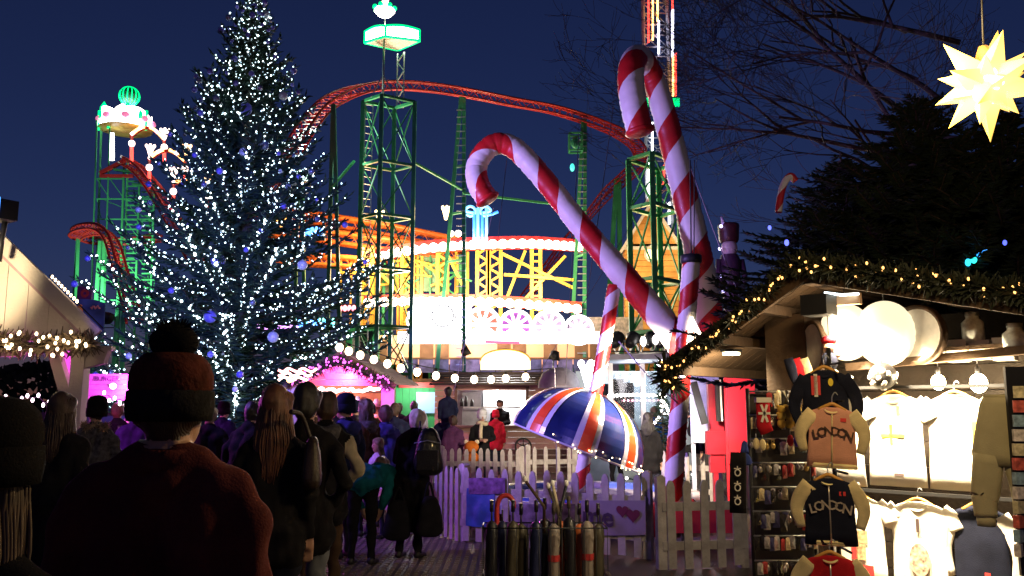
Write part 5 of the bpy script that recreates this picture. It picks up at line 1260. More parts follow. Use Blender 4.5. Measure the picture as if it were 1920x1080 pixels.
# boards and sheets hung on the near fence
fd = (gA[3] - gA[2]).normalized(); fn = V(fd.y, -fd.x, 0)
def hung(name, label, x0, x1, y0, y1, m_, cat, off=.03, extra=None, sag=0.0):
    L = (gA[3] - gA[2]).length
    def onf(px):
        best = min(range(200), key=lambda k: abs(960 + FPX * (gA[2] + fd * L * (k - 20) / 150).x / (gA[2] + fd * L * (k - 20) / 150).y - px)); return gA[2] + fd * L * (best - 20) / 150
    a, b = onf(x0), onf(x1); za0, za1 = at(x0, y0, a.y).z, at(x0, y1, a.y).z; zb0, zb1 = at(x1, y0, b.y).z, at(x1, y1, b.y).z
    rt = root(name, label, cat, V(a.x, a.y, za1) + fn * off)
    nx, ny = 14, 8; vs = []; fs = []
    for j in range(ny + 1):
        for i in range(nx + 1):
            u, v_ = i / nx, j / ny; p = a.lerp(b, u); z = (za0 + (zb0 - za0) * u) * (1 - v_) + (za1 + (zb1 - za1) * u) * v_
            w_ = off + sag * (.5 + .5 * math.sin(u * 13 + v_ * 3)) * v_ + sag * .3 * math.sin(v_ * 9 + u * 5)
            q = p + fn * w_; vs.append((q.x, q.y, z - sag * .8 * math.sin(u * math.pi) * (v_)))
    for j in range(ny):
        for i in range(nx): k = j * (nx + 1) + i; fs.append((k, k + 1, k + nx + 2, k + nx + 1))
    m = MB(); m.add(vs, fs, True); n0 = len(vs); m.add([(x - fn.x * .012, y - fn.y * .012, z) for x, y, z in vs], [f[::-1] for f in fs], True)
    m.build('sheet', m_, rt)
    return rt, a, b
hb, a_, b_ = hung('banner', 'purple-lit banner with dark lettering and hearts on the fence', 1088, 1205, 938, 1002, mat('banner_cloth', (.26, .2, .3), .6, var=.1), 'banner', .035, sag=.008)
rzb = math.atan2(fd.y, fd.x)
INK = mat('banner_ink', (.06, .03, .09), .6)
tm = text_mesh('me', .30, .002, bold=.006); tm.materials.append(INK); obj('lettering', tm, hb, Matrix.Translation(a_.lerp(b_, .28) + fn * .05 + V(0, 0, at(1122, 966, a_.y).z)) @ Matrix.Rotation(rzb, 4, 'Z') @ Matrix.Rotation(R(90), 4, 'X'))
def heart(px, py, s, t):
    pts = []
    for k in range(24):
        q = 2 * math.pi * k / 24; pts.append((s * .0625 * 16 * math.sin(q) ** 3, s * .0625 * (13 * math.cos(q) - 5 * math.cos(2 * q) - 2 * math.cos(3 * q) - math.cos(4 * q))))
    p = a_.lerp(b_, t) + fn * .053; MB().prism(pts, 0, .004, Matrix.Translation(V(p.x, p.y, at(px, py, p.y).z)) @ Matrix.Rotation(rzb, 4, 'Z')).build('heart', mat('heart_red', (.14, .02, .05), .5), hb)
heart(1168, 958, .07, .66); heart(1182, 966, .08, .82)
hung('sign_board', 'small dark purple board on the fence above the blue sheet', 884, 950, 896, 926, mat('purple_sign', (.2, .09, .24), .6, var=.6, vscale=14), 'sign', .03)
hung('tarpaulin', 'blue tarpaulin sheet hanging on the fence left of the umbrella rack', 880, 930, 915, 985, mat('blue_sheet', (.05, .12, .42), .5, 0, .3, 14, var=.35, vscale=5), 'sheet', .022, sag=.02)
hung('notice_board', 'grey-violet notice sheets on the fence behind the umbrella rack', 960, 1076, 945, 1000, mat('notice', (.2, .15, .22), .6, var=.7, vscale=9), 'sign', .03)
for (x, y, w, h, dd, lab) in ((1222, 978, .16, .34, 9.9, 'red board behind the fence post near the stall'), (873, 960, .07, .34, 11.0, 'narrow red board behind the fence left of the blue sheet'), (1330, 970, .8, .36, 10.4, 'wide red board behind the short fence by the stall')):
    rt = root('red_board', lab, 'board', at(x, y, dd) - V(0, 0, h / 2)); MB().box(at(x, y, dd), (w, .03, h)).build('panel', mat('red_board_paint', (.6, .03, .04), .45, var=.2, vscale=3), rt)
    for s_ in (-1, 1): MB().box(V(at(x, y, dd).x + s_ * w * .4, dd + .03, at(x, y, dd).z / 2), (.03, .03, at(x, y, dd).z)).build('stake', BARK, rt)
# ------------------------------------------------------------------ people
def capsule_dist(P, a, b, ra, rb):
    ab = b - a; t = np.clip(((P - a) @ ab) / max(1e-9, ab @ ab), 0, 1); return np.linalg.norm(P - (a + t[:, None] * ab), axis=1) - (ra + (rb - ra) * t)
SKIN = mat('skin', (.5, .29, .2), .5, 0, .1, 80, var=.08, spec=.3)
SKIN2 = mat('skin_deep', (.32, .17, .11), .5, 0, .1, 80, var=.08, spec=.3)
EYE = mat('eye_dark', (.02, .015, .012), .25); LIP = mat('lip', (.42, .14, .12), .5)
SHOE = mat('shoe', (.02, .018, .018), .5)
def hairmat(key, c): return mat(key, c, .5, 0, .25, 70, var=.45, vscale=18, spec=.5, wave=6)
def figure(label, pos, face, H=1.72, coat=None, legs=None, hair=None, pose=None, voxel=.016, coat_len=.78, bulk=1.0, hat=None, scarf=None, long_hair=0.0, skin=None, female=False, group=None, hood=False, zoff=0.0, bend=0.0, arms='down', head_turn=0.0, sleeves=None, seated=False, fur=None, head_tilt=0.0, hair_vol=1.0, cut=None, extra=None, collar=None):
    """one continuous skinned body; face = heading in degrees (0 looks towards -Y, the camera; 180 away)"""
    k = H / 1.75; sk = skin or SKIN; mats = [coat, legs, sk, hair or sk, SHOE, EYE, LIP, sleeves or coat, hood if hood else coat]
    prims = []   # (a, b, ra, rb, mat)
    def c(a, b, ra, rb, m): prims.append((np.array(a, float) * k, np.array(b, float) * k, ra * k, rb * k, m))
    B = bulk; sw = (.165 if female else .19)
    hipz, chz = .93, 1.30
    def up(p):     # bend the upper body forwards (towards +y in the figure frame) about the hips
        a = R(bend); x, y, z = p; dz = z - hipz
        return (x, y * math.cos(a) + dz * math.sin(a), hipz + dz * math.cos(a) - y * math.sin(a))
    U = lambda a, b, ra, rb, m: c(up(a), up(b), ra, rb, m)
    # legs
    st = pose or {}
    for s_ in (-1, 1):
        hip = (s_ * .09, 0, .9); kn = (s_ * .10, .03 if s_ > 0 else .0, .49); an = (s_ * .11, .0 if s_ > 0 else -.04, .09); toe = (s_ * .125, .15, .035)
        if seated: kn = (s_ * .1, .42, .86); an = (s_ * .1, .40, .45); toe = (s_ * .1, .53, .40)
        c(hip, kn, .095 * B, .062, 1); c(kn, an, .06, .045, 1); c((an[0], an[1] - .02, an[2] - .03), toe, .045, .036, 4)
    # torso
    U((0, 0, .93), (0, .0, 1.08), .15 * B, .145 * B, 0)
    for s_ in (-1, 1):
        U((s_ * .06 * B, 0, .92), (s_ * .05 * B, 0, 1.12), .125 * B, .115 * B, 0)
        U((s_ * .05 * B, 0, 1.1), (s_ * .09 * B, .0, 1.34), .115 * B, .105 * B, 0)
        U((s_ * .03, 0, 1.45), (s_ * (sw - .015), -.005, 1.365), .062 * B, .07 * B, 0)
        U((s_ * .06, .05, 1.28), (s_ * .06, .05, 1.2), .1 * B, .1 * B, 0)
    if coat_len < .9 and not seated:
        for s_ in (-1, 1): c((s_ * .07, 0, .92), (s_ * .085, 0, coat_len), .135 * B, .125 * B, 0)
        c((0, 0, .92), (0, 0, coat_len), .145 * B, .13 * B, 0)
    if hood:
        for s_ in (-1, 1): U((s_ * .09, -.02, 1.455), (s_ * .05, -.1, 1.43), .045, .055, 8)
        U((-.06, -.105, 1.42), (.06, -.105, 1.42), .058, .058, 8); U((0, -.12, 1.38), (0, -.11, 1.43), .06, .05, 8)
    # neck and head
    U((0, -.01, 1.42), (0, .005, 1.53), .062, .055, 2)
    U((0, -.012, 1.44), (0, -.005, 1.475), .085, .07, 0)     # collar
    ht = R(head_turn); hc = np.array(up((0, .02, 1.63)))
    fw = np.array([math.sin(ht), math.cos(ht), -math.tan(R(head_tilt))]); fw /= np.linalg.norm(fw); rt_ = np.array([math.cos(ht), -math.sin(ht), 0]); upv = np.cross(rt_, fw)
    hd = lambda x, y, z: tuple(hc + rt_ * x + fw * y + upv * z)
    c(hd(0, .015, .01), hd(0, .02, -.055), .079, .062, 2); c(hd(0, -.02, .03), hd(0, .0, .045), .088, .085, 3)
    c(hd(0, .055, -.085), hd(0, .05, -.075), .034, .036, 2)                       # chin
    c(hd(0, .085, .012), hd(0, .108, -.022), .009, .015, 2)                      # nose
    for s_ in (-1, 1):
        c(hd(s_ * .032, .083, .012), hd(s_ * .032, .084, .012), .0095, .0095, 5); c(hd(s_ * .078, -.005, .0), hd(s_ * .08, -.012, -.02), .017, .015, 2)
        c(hd(s_ * .03, .078, .028), hd(s_ * .04, .074, .03), .012, .01, 2)
    c(hd(-.016, .083, -.055), hd(.016, .083, -.055), .008, .008, 6)
    hv = hair_vol
    if hair and hat: hv = .8
    if hair:
        c(hd(0, -.03, .03), hd(0, -.035, -.03), .09 * hv, .078 * hv, 3); c(hd(0, .03, .065), hd(0, -.03, .065), .068 * hv, .078 * hv, 3)
        for s_ in (-1, 1): c(hd(s_ * .05, .02, .05), hd(s_ * .055, -.03, -.02), .05 * hv, .045 * hv, 3)
    # arms
    for s_ in (-1, 1):
        sh = (s_ * sw, -.01, 1.36); A = arms[0 if s_ < 0 else 1] if isinstance(arms, tuple) else arms
        if A == 'down': el = (s_ * (sw + .055), -.03, 1.13); wr = (s_ * (sw + .045), .06, .9)
        elif A == 'pocket': el = (s_ * (sw + .09), -.07, 1.13); wr = (s_ * (sw + .0), .08, .98)
        elif A == 'front': el = (s_ * (sw + .05), .03, 1.14); wr = (s_ * .08, .24, 1.13)
        elif A == 'up': el = (s_ * (sw + .04), .12, 1.2); wr = (s_ * .1, .26, 1.42)
        elif A == 'reach': el = (s_ * sw, .2, 1.22); wr = (s_ * .12, .38, 1.2)
        U(sh, el, .062 * B, .054 * B, 7); U(el, wr, .052 * B, .038, 7)
        wv = np.array(wr) - np.array(el); wv /= np.linalg.norm(wv); f0 = np.array(wr) + wv * .02
        if A != 'pocket':
            pm = f0 + wv * .06; U(tuple(f0), tuple(pm), .03, .033, 2)
            sx = np.array([1., 0, 0]) * s_; n_ = np.cross(wv, sx); n_ /= np.linalg.norm(n_); cr_ = np.cross(n_, wv)
            for fi, (o_, ln) in enumerate(((-.027, .07), (-.009, .08), (.009, .075), (.026, .06))):
                q0 = pm + cr_ * o_ + wv * .015; q1 = q0 + wv * ln * .55 + n_ * .012; q2 = q1 + wv * ln * .4 + n_ * .025
                U(tuple(q0), tuple(q1), .0105, .0098, 2); U(tuple(q1), tuple(q2), .0098, .009, 2)
            q0 = f0 + cr_ * -.028 + wv * .015; U(tuple(q0), tuple(q0 + cr_ * -.03 + wv * .045 + n_ * .02), .0125, .01, 2)
    if extra:
        for (a, b, ra, rb, m) in extra: U(a, b, ra, rb, m)
    # union of tapered capsules -> voxel surface
    mb = MB()
    for a, b, ra, rb, m in prims:
        d = Vector(b - a); L = d.length
        q = d.to_track_quat('Z', 'Y').to_matrix() if L > 1e-6 else Matrix.Identity(3); prof = []; S_ = 5
        prof += [(max(.0003, ra * math.cos(t)), -ra * math.sin(t)) for t in [math.pi / 2 * (1 - i / S_) for i in range(S_ + 1)]]
        prof += [(max(.0003, rb * math.cos(t)), L + rb * math.sin(t)) for t in [math.pi / 2 * i / S_ for i in range(S_ + 1)]]
        mb.lathe(prof, 12, Matrix.Translation(Vector(a)) @ q.to_4x4())
    me = bpy.data.meshes.new('tmp'); me.from_pydata(mb.v, [], mb.f); me.update()
    bm = bmesh.new(); bm.from_mesh(me); bmesh.ops.remove_doubles(bm, verts=bm.verts, dist=.0005); bmesh.ops.holes_fill(bm, edges=[e for e in bm.edges if e.is_boundary], sides=0); bmesh.ops.recalc_face_normals(bm, faces=bm.faces); bm.to_mesh(me); bm.free()
    o = bpy.data.objects.new('tmp', me); COL.objects.link(o)
    md = o.modifiers.new('r', 'REMESH'); md.mode = 'VOXEL'; md.voxel_size = voxel; md.use_smooth_shade = True
    sm = o.modifiers.new('s', 'SMOOTH'); sm.factor = .5; sm.iterations = 3
    dg = bpy.context.evaluated_depsgraph_get(); ev = o.evaluated_get(dg); new = bpy.data.meshes.new_from_object(ev); bpy.data.objects.remove(o); bpy.data.meshes.remove(me)
    nf = len(new.polygons); nv = len(new.vertices)
    cen = np.empty(nf * 3); new.polygons.foreach_get('center', cen); cen = cen.reshape(-1, 3)
    D = np.stack([capsule_dist(cen, a, b, ra, rb) for a, b, ra, rb, m in prims]); idx = np.array([p[4] for p in prims])[np.argmin(D, axis=0)]
    # cloth folds
    co = np.empty(nv * 3); new.vertices.foreach_get('co', co); co = co.reshape(-1, 3)
    no = np.empty(nv * 3); new.vertices.foreach_get('normal', no); no = no.reshape(-1, 3)
    DV = np.stack([capsule_dist(co, a, b, ra, rb) for a, b, ra, rb, m in prims]); iv = np.array([p[4] for p in prims])[np.argmin(DV, axis=0)]
    clothv = (iv == 0) | (iv == 1) | (iv == 7); sd = rnd.uniform(0, 50)
    fold = np.array([noise.noise(Vector((p[0] * 6 + sd, p[1] * 6, p[2] * 9))) + .6 * noise.noise(Vector((p[0] * 15 + sd, p[1] * 15, p[2] * 11))) if f_ else 0.0 for p, f_ in zip(co, clothv)])
    hf = np.array([noise.noise(Vector((p[0] * 22 + sd, p[1] * 22, p[2] * 8))) if f_ else 0.0 for p, f_ in zip(co, iv == 3)])
    co = co + no * (fold * .026 * k + hf * (.004 if hat else .012) * k)[:, None]; new.vertices.foreach_set('co', co.ravel())
    new.materials.clear()
    for m in mats: new.materials.append(m or coat)
    new.polygons.foreach_set('material_index', idx.astype(np.int32)); new.polygons.foreach_set('use_smooth', np.ones(nf, bool)); new.update()
    new.name = 'body'
    # figure frame looks along +y; face 0 = towards the camera (-Y)
    M_ = Matrix.Translation(Vector((pos[0], pos[1], zoff))) @ Matrix.Rotation(R(face + 180), 4, 'Z')
    rt = root('person', label, 'person', (pos[0], pos[1], zoff), group)
    obj('body', new, rt, M_)
    HC = Vector(hc * k); HR = Matrix((Vector(rt_), Vector(fw), Vector(upv))).transposed()
    HM = M_ @ Matrix.Translation(HC) @ HR.to_4x4() @ Matrix.Scale(k, 4)
    if hat:
        hm, hm2, pom = hat; HS = .98 if not pom else .97; VS = .78 if voxel < .0115 else 1.0
        prof = [(.105, -.035), (.113, -.03), (.114, .03), (.108, .045)] ; m = MB()
        def rib(pr, nn=44, amp=.0025):
            vs = []; fs = []
            for (r, z) in pr:
                for q in range(nn):
                    a = 2 * math.pi * q / nn; rr = r + (amp if q % 2 else -amp); vs.append(HM @ V(rr * math.cos(a) * HS * .93, rr * math.sin(a) * HS * 1.02 - .014, z * HS * VS + .02))
            for i in range(len(pr) - 1):
                for q in range(nn): fs.append((i * nn + q, i * nn + (q + 1) % nn, (i + 1) * nn + (q + 1) % nn, (i + 1) * nn + q))
            return vs, fs
        vs, fs = rib([(.09, -.075), (.106, -.078), (.112, -.03), (.109, .018), (.1, .022)]); MB().add(vs, fs, True).build('hat_cuff', hm2, rt)
        vs, fs = rib([(.1, .01), (.108, .03), (.107, .07), (.098, .105), (.072, .138), (.004, .152)], 36, .0015); hb_ = MB().add(vs, fs, True).build('hat', hm, rt)
        if pom:
            m = MB(); rg = random.Random(5); pc = HM @ V(0, -.012, .155)
            m.ball(pc, .054 * k, 12, 8, (1.1, 1.1, .85))
            for q in range(900):
                d = V(rg.gauss(0, 1), rg.gauss(0, 1), rg.gauss(0, 1)).normalized(); e = pc + d * k * rg.uniform(.055, .072); s_ = d.orthogonal().normalized() * .0035; m.add([pc + d * .03 - s_, pc + d * .03 + s_, e], [(0, 1, 2)])
            m.build('pompom', pom, hb_)
    if long_hair:
        m = MB(); rg = random.Random(int(H * 1000)); nS = 460 if voxel < .012 else 400; sr = .42
        for q in range(nS):
            a = R(rg.uniform(100, 440)) if not hat else R(rg.uniform(150, 390)); a = R(rg.uniform(-20, 200)) + math.pi
            sx, sy = math.cos(a), math.sin(a)
            r0 = rg.uniform(.085, .1) * hv
            p0 = HM @ V(sx * r0 * .8, sy * r0, rg.uniform(.02, .09) if not hat else -.02); p1 = HM @ V(sx * r0 * 1.02, sy * r0 * 1.1 - .005, -.06 - rg.uniform(0, .03))
            ln = long_hair * rg.uniform(.75, 1.08)
            p2 = HM @ V(sx * r0 * 1.15 + rg.uniform(-.02, .02), sy * r0 * .95 - .03, -.06 - ln * .55); p3 = HM @ V(sx * r0 * rg.uniform(.7, 1.15), sy * r0 * .8 - .045, -.08 - ln)
            m.tube(smooth_path([p0, p1, p2, p3], 4), [.013 * k * sr, .014 * k * sr] + [.012 * k * sr] * 9 + [.009 * k * sr, .002], 4, cap=False)
        m.build('hair', hair, rt)
    if scarf:
        pts = [M_ @ Vector(np.array(up((.088 * math.cos(t) * 1.05, .01 + .09 * math.sin(t), 1.475 + .015 * math.sin(t * 2)))) * k) for t in [2 * math.pi * q / 16 for q in range(17)]]
        m = MB(); m.tube(pts, .045 * k, 8, cap=False)
        e0 = M_ @ Vector(np.array(up((.03, .11, 1.47))) * k); e1 = M_ @ Vector(np.array(up((.05, .15, 1.32))) * k); e2 = M_ @ Vector(np.array(up((.05, .16, 1.16))) * k)
        m.tube([e0, e1, e2], [.04 * k, .042 * k, .045 * k], 7); m.build('scarf', scarf, rt)
    if collar:
        vs = []; nn = 48
        for rr, zz in ((.076, 1.47), (.087, 1.475), (.085, 1.505), (.079, 1.525), (.068, 1.523)):
            for q in range(nn):
                a = 2 * math.pi * q / nn; r2 = rr + (.0016 if q % 2 else -.0016); vs.append(M_ @ Vector(np.array(up((r2 * math.cos(a), r2 * math.sin(a) * .95 - .004, zz))) * k))
        MB().add(vs, [(i * nn + q, i * nn + (q + 1) % nn, (i + 1) * nn + (q + 1) % nn, (i + 1) * nn + q) for i in range(4) for q in range(nn)], True).build('collar', collar, rt)
    if fur:
        m = MB(); rg = random.Random(7)
        for q in range(500):
            t = rg.uniform(0, 6.28); b0 = M_ @ Vector(np.array(up((.115 * math.cos(t), .1 * math.sin(t) - .02, 1.47 + .03 * math.sin(t * 3)))) * k); d = V(rg.gauss(0, 1), rg.gauss(0, 1), rg.gauss(0, 1)).normalized()
            s_ = d.orthogonal().normalized() * .006; m.add([b0 - s_, b0 + s_, b0 + d * rg.uniform(.03, .06)], [(0, 1, 2)])
        m.build('fur_collar', fur, rt)
    return rt, M_, k, up
BLK = cloth('black_coat', (.012, .011, .013)); NVY = cloth('navy_coat', (.016, .02, .05)); MAR = cloth('maroon_sweater', (.11, .028, .026), bump=.6, bscale=160)
JEAN = cloth('grey_jeans', (.12, .13, .15)); DJ = cloth('dark_jeans', (.02, .022, .035)); TEAL = cloth('teal_jacket', (.012, .14, .17)); BLUEC = cloth('blue_hoodie', (.05, .055, .22)); PURP = cloth('plum_coat', (.09, .03, .09)); GREYC = cloth('grey_coat', (.08, .075, .08), var=.6, vscale=25); CREAM = cloth('cream_knit', (.6, .5, .34)); BEIGE = cloth('beige_sleeve', (.45, .38, .26)); BRN = cloth('brown_coat', (.06, .035, .022)); WHT = cloth('white_knit', (.62, .62, .66)); REDC = cloth('red_cap', (.5, .02, .04))
H_BR = hairmat('brown_hair', (.055, .028, .015)); H_AU = hairmat('auburn_hair', (.12, .045, .02)); H_BK = hairmat('black_hair', (.012, .009, .008)); H_BL = hairmat('blonde_hair', (.38, .28, .16)); H_GR = hairmat('grey_blonde_hair', (.5, .45, .36)); H_DB = hairmat('dark_blonde_hair', (.2, .14, .08))
def X(px, d): return (at(px, 540, d).x, d)
# --- foreground
BEAN1 = cloth('beanie_maroon', (.085, .022, .016), bump=.9, bscale=90, var=.5, vscale=30); BEAN2 = cloth('beanie_charcoal', (.016, .015, .016), bump=.6, bscale=110, var=.3, vscale=40); POM = cloth('pompom_black', (.01, .009, .01))
figure('man seen from behind in bobble hat and dark maroon sweater', X(330, 2.08), 180, 1.725, MAR, DJ, H_BR, voxel=.011, hat=(BEAN1, BEAN2, POM), bulk=1.04, arms='down', collar=MAR, extra=[((s_ * .03, -.005, 1.485), (s_ * .165, -.005, 1.405), .058, .072, 0) for s_ in (-1, 1)])
figure('woman in dark knitted hat with brown hair, cut off by the left edge', X(-8, 1.55), 172, 1.61, BLK, DJ, mat('brown_hair_fine', (.1, .06, .035), .6, var=.4, vscale=30), voxel=.011, hat=(POM, POM, None), long_hair=.3, female=True)
# --- the crowd
figure('woman with long dark hair in a black coat left of the bobble-hat man', X(130, 6.2), 176, 1.70, BLK, BLK, H_BR, long_hair=.28, female=True, bulk=1.12, coat_len=.5)
figure('person in patterned grey coat with fur collar beside the white hut post', X(196, 8.6), 205, 1.68, GREYC, DJ, H_BK, female=True, coat_len=.6, fur=cloth('fur_trim', (.3, .22, .15)), hat=(POM, POM, None), head_turn=-30)
figure('person in dark blue coat half hidden behind the bobble-hat man', X(268, 11), 180, 1.66, NVY, DJ, H_BK, coat_len=.6)
figure('grey-haired person just right of the bobble-hat man', X(405, 10.5), 190, 1.62, BLK, DJ, H_DB)
figure('person in black coat leaning behind the auburn-haired woman', X(462, 9.2), 150, 1.68, BLK, DJ, H_BK, bend=14, coat_len=.7)
figure('woman with long auburn hair and black jacket', X(524, 5.0), 182, 1.72, BLK, DJ, H_AU, long_hair=.34, female=True, voxel=.012, bulk=.93, coat_len=.82)
figure('tall dark-haired man in black coat and grey jeans', X(581, 5.6), 178, 1.75, BLK, JEAN, H_BK, voxel=.013, arms='pocket', bulk=.95)
figure('man with short brown hair in black vest with beige sleeves', X(617, 7.0), 195, 1.72, BLK, BRN, H_BR, voxel=.014, sleeves=BEIGE, hood=GREYC, head_turn=-25, arms='pocket', bulk=.95)
figure('man in navy beanie and blue hooded coat, turned right', X(655, 9.4), 240, 1.72, NVY, DJ, H_BK, voxel=.013, hat=(NVY, NVY, None), hood=BLUEC, head_turn=-20)
figure('woman with brown fringe and blue-lit hood', X(692, 11), 235, 1.70, BRN, DJ, H_BR, voxel=.014, long_hair=.2, female=True, head_turn=-10, hood=GREYC)
figure('woman in blue hooded jacket in front of the pink hut post', X(728, 11.8), 200, 1.62, BLUEC, DJ, H_BR, voxel=.014, hair_vol=1.18, female=True, hood=BLUEC, bulk=1.1)
figure('fair-haired girl between teal jacket and backpack', X(716, 10.8), 320, 1.22, WHT, DJ, H_DB, voxel=.012, long_hair=.2, female=True, head_turn=20)
figure('person in teal jacket bending forward beside the fence', X(690, 9.0), 172, 1.60, TEAL, BLK, H_DB, voxel=.013, bend=80, arms='reach', coat_len=.95, bulk=1.1)
bw, bM, bk_, bup = figure('grey-blonde woman in black coat bowed under a backpack', X(775, 9.4), 165, 1.60, BLK, BLK, H_GR, voxel=.013, bend=16, coat_len=.45, bulk=1.2, female=True, hair_vol=1.08, arms='front')
figure('dark figure waiting by the green booth, right one', X(780, 19.5), 178, 1.74, BLK, BLK, H_BK, voxel=.02, coat_len=.6)
figure('dark figure waiting by the green booth, left one', X(752, 20), 185, 1.70, BLK, BLK, H_BK, voxel=.02)
figure('plum-coated woman behind the warm-lit fence', X(852, 16.2), 200, 1.45, PURP, DJ, H_BR, voxel=.016, female=True, bulk=1.15)
figure('man in dark coat carrying a child on his shoulders', X(836, 16.6), 175, 1.55, NVY, DJ, H_BK, voxel=.016)
figure('child in navy coat riding on the shoulders of the dark-coated man', X(842, 16.5), 190, 1.18, NVY, NVY, H_BK, voxel=.014, seated=True, zoff=.80, hair_vol=1.25, head_turn=-20)
figure('onlooker in white knitted hat and cream scarf', X(905, 16.4), 10, 1.55, BLK, DJ, H_DB, voxel=.013, hat=(WHT, WHT, None), scarf=CREAM, arms='front', head_tilt=10)
figure('cook in dark top inside the food hut', X(938, 22.5), 0, 1.72, BLK, BLK, H_BK, voxel=.018, arms='front', zoff=.1)
figure('customer in red cap at the food hut counter', X(930, 21.0), 175, 1.52, REDC, DJ, None, voxel=.018, hat=(REDC, REDC, None))
figure('woman with dark hair right of the umbrella', X(1209, 13.6), 165, 1.52, BLK, DJ, H_BK, voxel=.015, long_hair=.2, female=True)
figure('person in bright blue jacket by the small Christmas tree', X(1222, 16.8), 170, 1.62, cloth('bright_blue', (.02, .12, .4)), DJ, H_BR, voxel=.016)
figure('dark-clad person sitting on the ride frame beside the pale panel', X(1308, 14.2), 265, 1.55, BLK, BLK, H_BK, voxel=.015, seated=True, zoff=.15, bend=20)
figure('onlooker in black behind the umbrella pole', X(1150, 16.5), 180, 1.4, BLK, BLK, H_BK, voxel=.016)
for x, d, c_, h_, lab in ((598, 14.5, BRN, H_BR, 'brown-coated customer at the far left of the pink hut queue'), (672, 15.5, GREYC, H_BK, 'grey-coated customer in the pink hut queue'), (640, 17, NVY, H_DB, 'navy-coated customer at the pink hut counter'), (700, 16.5, BRN, H_BR, 'brown-coated customer near the pink hut post'), (745, 14.5, NVY, H_BR, 'short navy-coated onlooker above the backpack woman'), (430, 14, NVY, H_BK, 'navy-coated onlooker below the Christmas tree'), (340, 15, BLK, H_BR, 'black-coated onlooker hidden behind the bobble hat'), (60, 12.2, PURP, H_BK, 'plum-coated drinker at the white hut bar'), (235, 13, BLK, H_AU, 'dark onlooker with red hair beside the fur-collared coat')):
    figure(lab, X(x, d), 180 + rnd.uniform(-40, 40), rnd.uniform(1.6, 1.74), c_, DJ, h_, voxel=.018, hat=((NVY, NVY, None), None, (POM, POM, None), None)[int(x) % 4], hood=(GREYC, False, BLUEC)[int(x) % 3], arms=('down', 'pocket', 'front')[int(d) % 3])
# --- things people carry
LEATH = mat('black_leather', (.012, .011, .012), .35, 0, .3, 60, var=.3, coat=.2)
def soft_bag(name, label, c, size, m_, rz=0, strap=None, cat='bag', puff=.5):
    rt = root(name, label, cat, c - V(0, 0, size[2] / 2)); vs = []; fs = []; nu, nv = 20, 12
    M_ = Matrix.Translation(c) @ Matrix.Rotation(rz, 4, 'Z'); m = MB()
    def P(u, v_):
        a = 2 * math.pi * u; t = math.pi * v_; e = .62
        sx = math.copysign(abs(math.cos(a)) ** e, math.cos(a)) * math.sin(t) ** e; sy = math.copysign(abs(math.sin(a)) ** e, math.sin(a)) * math.sin(t) ** e; sz = math.copysign(abs(math.cos(t)) ** e, math.cos(t))
        n_ = 1 + .14 * noise.noise(V(sx * 2.2, sy * 2.2 + size[0] * 9, sz * 2.2)); tp = 1 - puff * .9 * (sz * .5 + .5)
        return M_ @ V(sx * size[0] / 2 * n_ * tp, sy * size[1] / 2 * n_ * tp, sz * size[2] / 2)
    vs = [P(i / nu, max(.002, min(.998, j / nv))) for j in range(nv + 1) for i in range(nu)]
    fs = [(j * nu + i, (j + 1) * nu + i, (j + 1) * nu + (i + 1) % nu, j * nu + (i + 1) % nu) for j in range(nv) for i in range(nu)]
    m.add(vs, fs, True).build('body', m_, rt)
    if strap: MB().tube(smooth_path(strap, 6), .014, 6).build('strap', m_, rt)
    return rt
bc = V(at(806, 846, 9.25).x, 9.12, at(806, 846, 9.2).z)
bp_ = soft_bag('backpack', 'large shiny black backpack on the bowed woman', bc, (.36, .26, .5), LEATH, R(10), [bc + V(-.1, .1, .24), bc + V(-.12, .25, .3), bc + V(-.14, .36, .12)])
MB().box(bc + V(0, -.125, -.08), (.22, .06, .2)).build('front_pocket', LEATH, bp_); MB().tube([bc + V(-.14, -.12, .09), bc + V(0, -.15, .12), bc + V(.14, -.12, .09)], .006, 5).build('zip', GALV, bp_)
soft_bag('shopping_bag', 'bulky black bag hanging at the left side of the backpack woman', at(745, 975, 9.2), (.34, .2, .42), cloth('bag_cloth', (.014, .013, .016)), 0, [at(735, 945, 9.2), at(748, 915, 9.2), at(760, 945, 9.2)])
soft_bag('shopping_bag', 'bulky black bag hanging at the right side of the backpack woman', at(806, 968, 9.1), (.32, .2, .42), MATS['bag_cloth'], .2, [at(795, 940, 9.1), at(805, 905, 9.1), at(815, 940, 9.1)])
soft_bag('shoulder_bag', 'dark brown shoulder bag at the hip of the auburn-haired woman', at(585, 868, 4.9), (.13, .24, .3), mat('brown_leather', (.03, .018, .012), .4, 0, .3, 50, var=.3), .2, [at(583, 825, 4.9), at(566, 780, 4.88), at(545, 772, 4.8)])
soft_bag('carrier_bag', 'white carrier bag held by the figure at the green booth', at(796, 790, 19.3), (.2, .1, .36), WHT, 0, [at(793, 780, 19.3), at(795, 770, 19.3), at(798, 780, 19.3)])
def plush():
    c = at(884, 838, 15.9); rt = root('plush_toy', 'orange plush animal held above the warm-lit fence', 'plush toy', c - V(0, 0, .15)); m_ = cloth('orange_plush', (.5, .13, .02), bump=.8)
    MB().ball(c + V(.03, 0, -.22), .11, 12, 8, (1, .8, 1.25)).build('body', m_, rt); h = MB().ball(c, .13, 12, 8, (1.05, .9, .85)).build('head', m_, rt)
    for s_ in (-1, 1): MB().ball(c + V(s_ * .1, 0, .09), .045, 8, 6, (1, .5, 1)).build('ear', CREAM, h); MB().ball(c + V(.03 + s_ * .11, -.03, -.2), .04, 8, 6, (1, 1, 1.6)).build('arm', m_, rt)
plush()
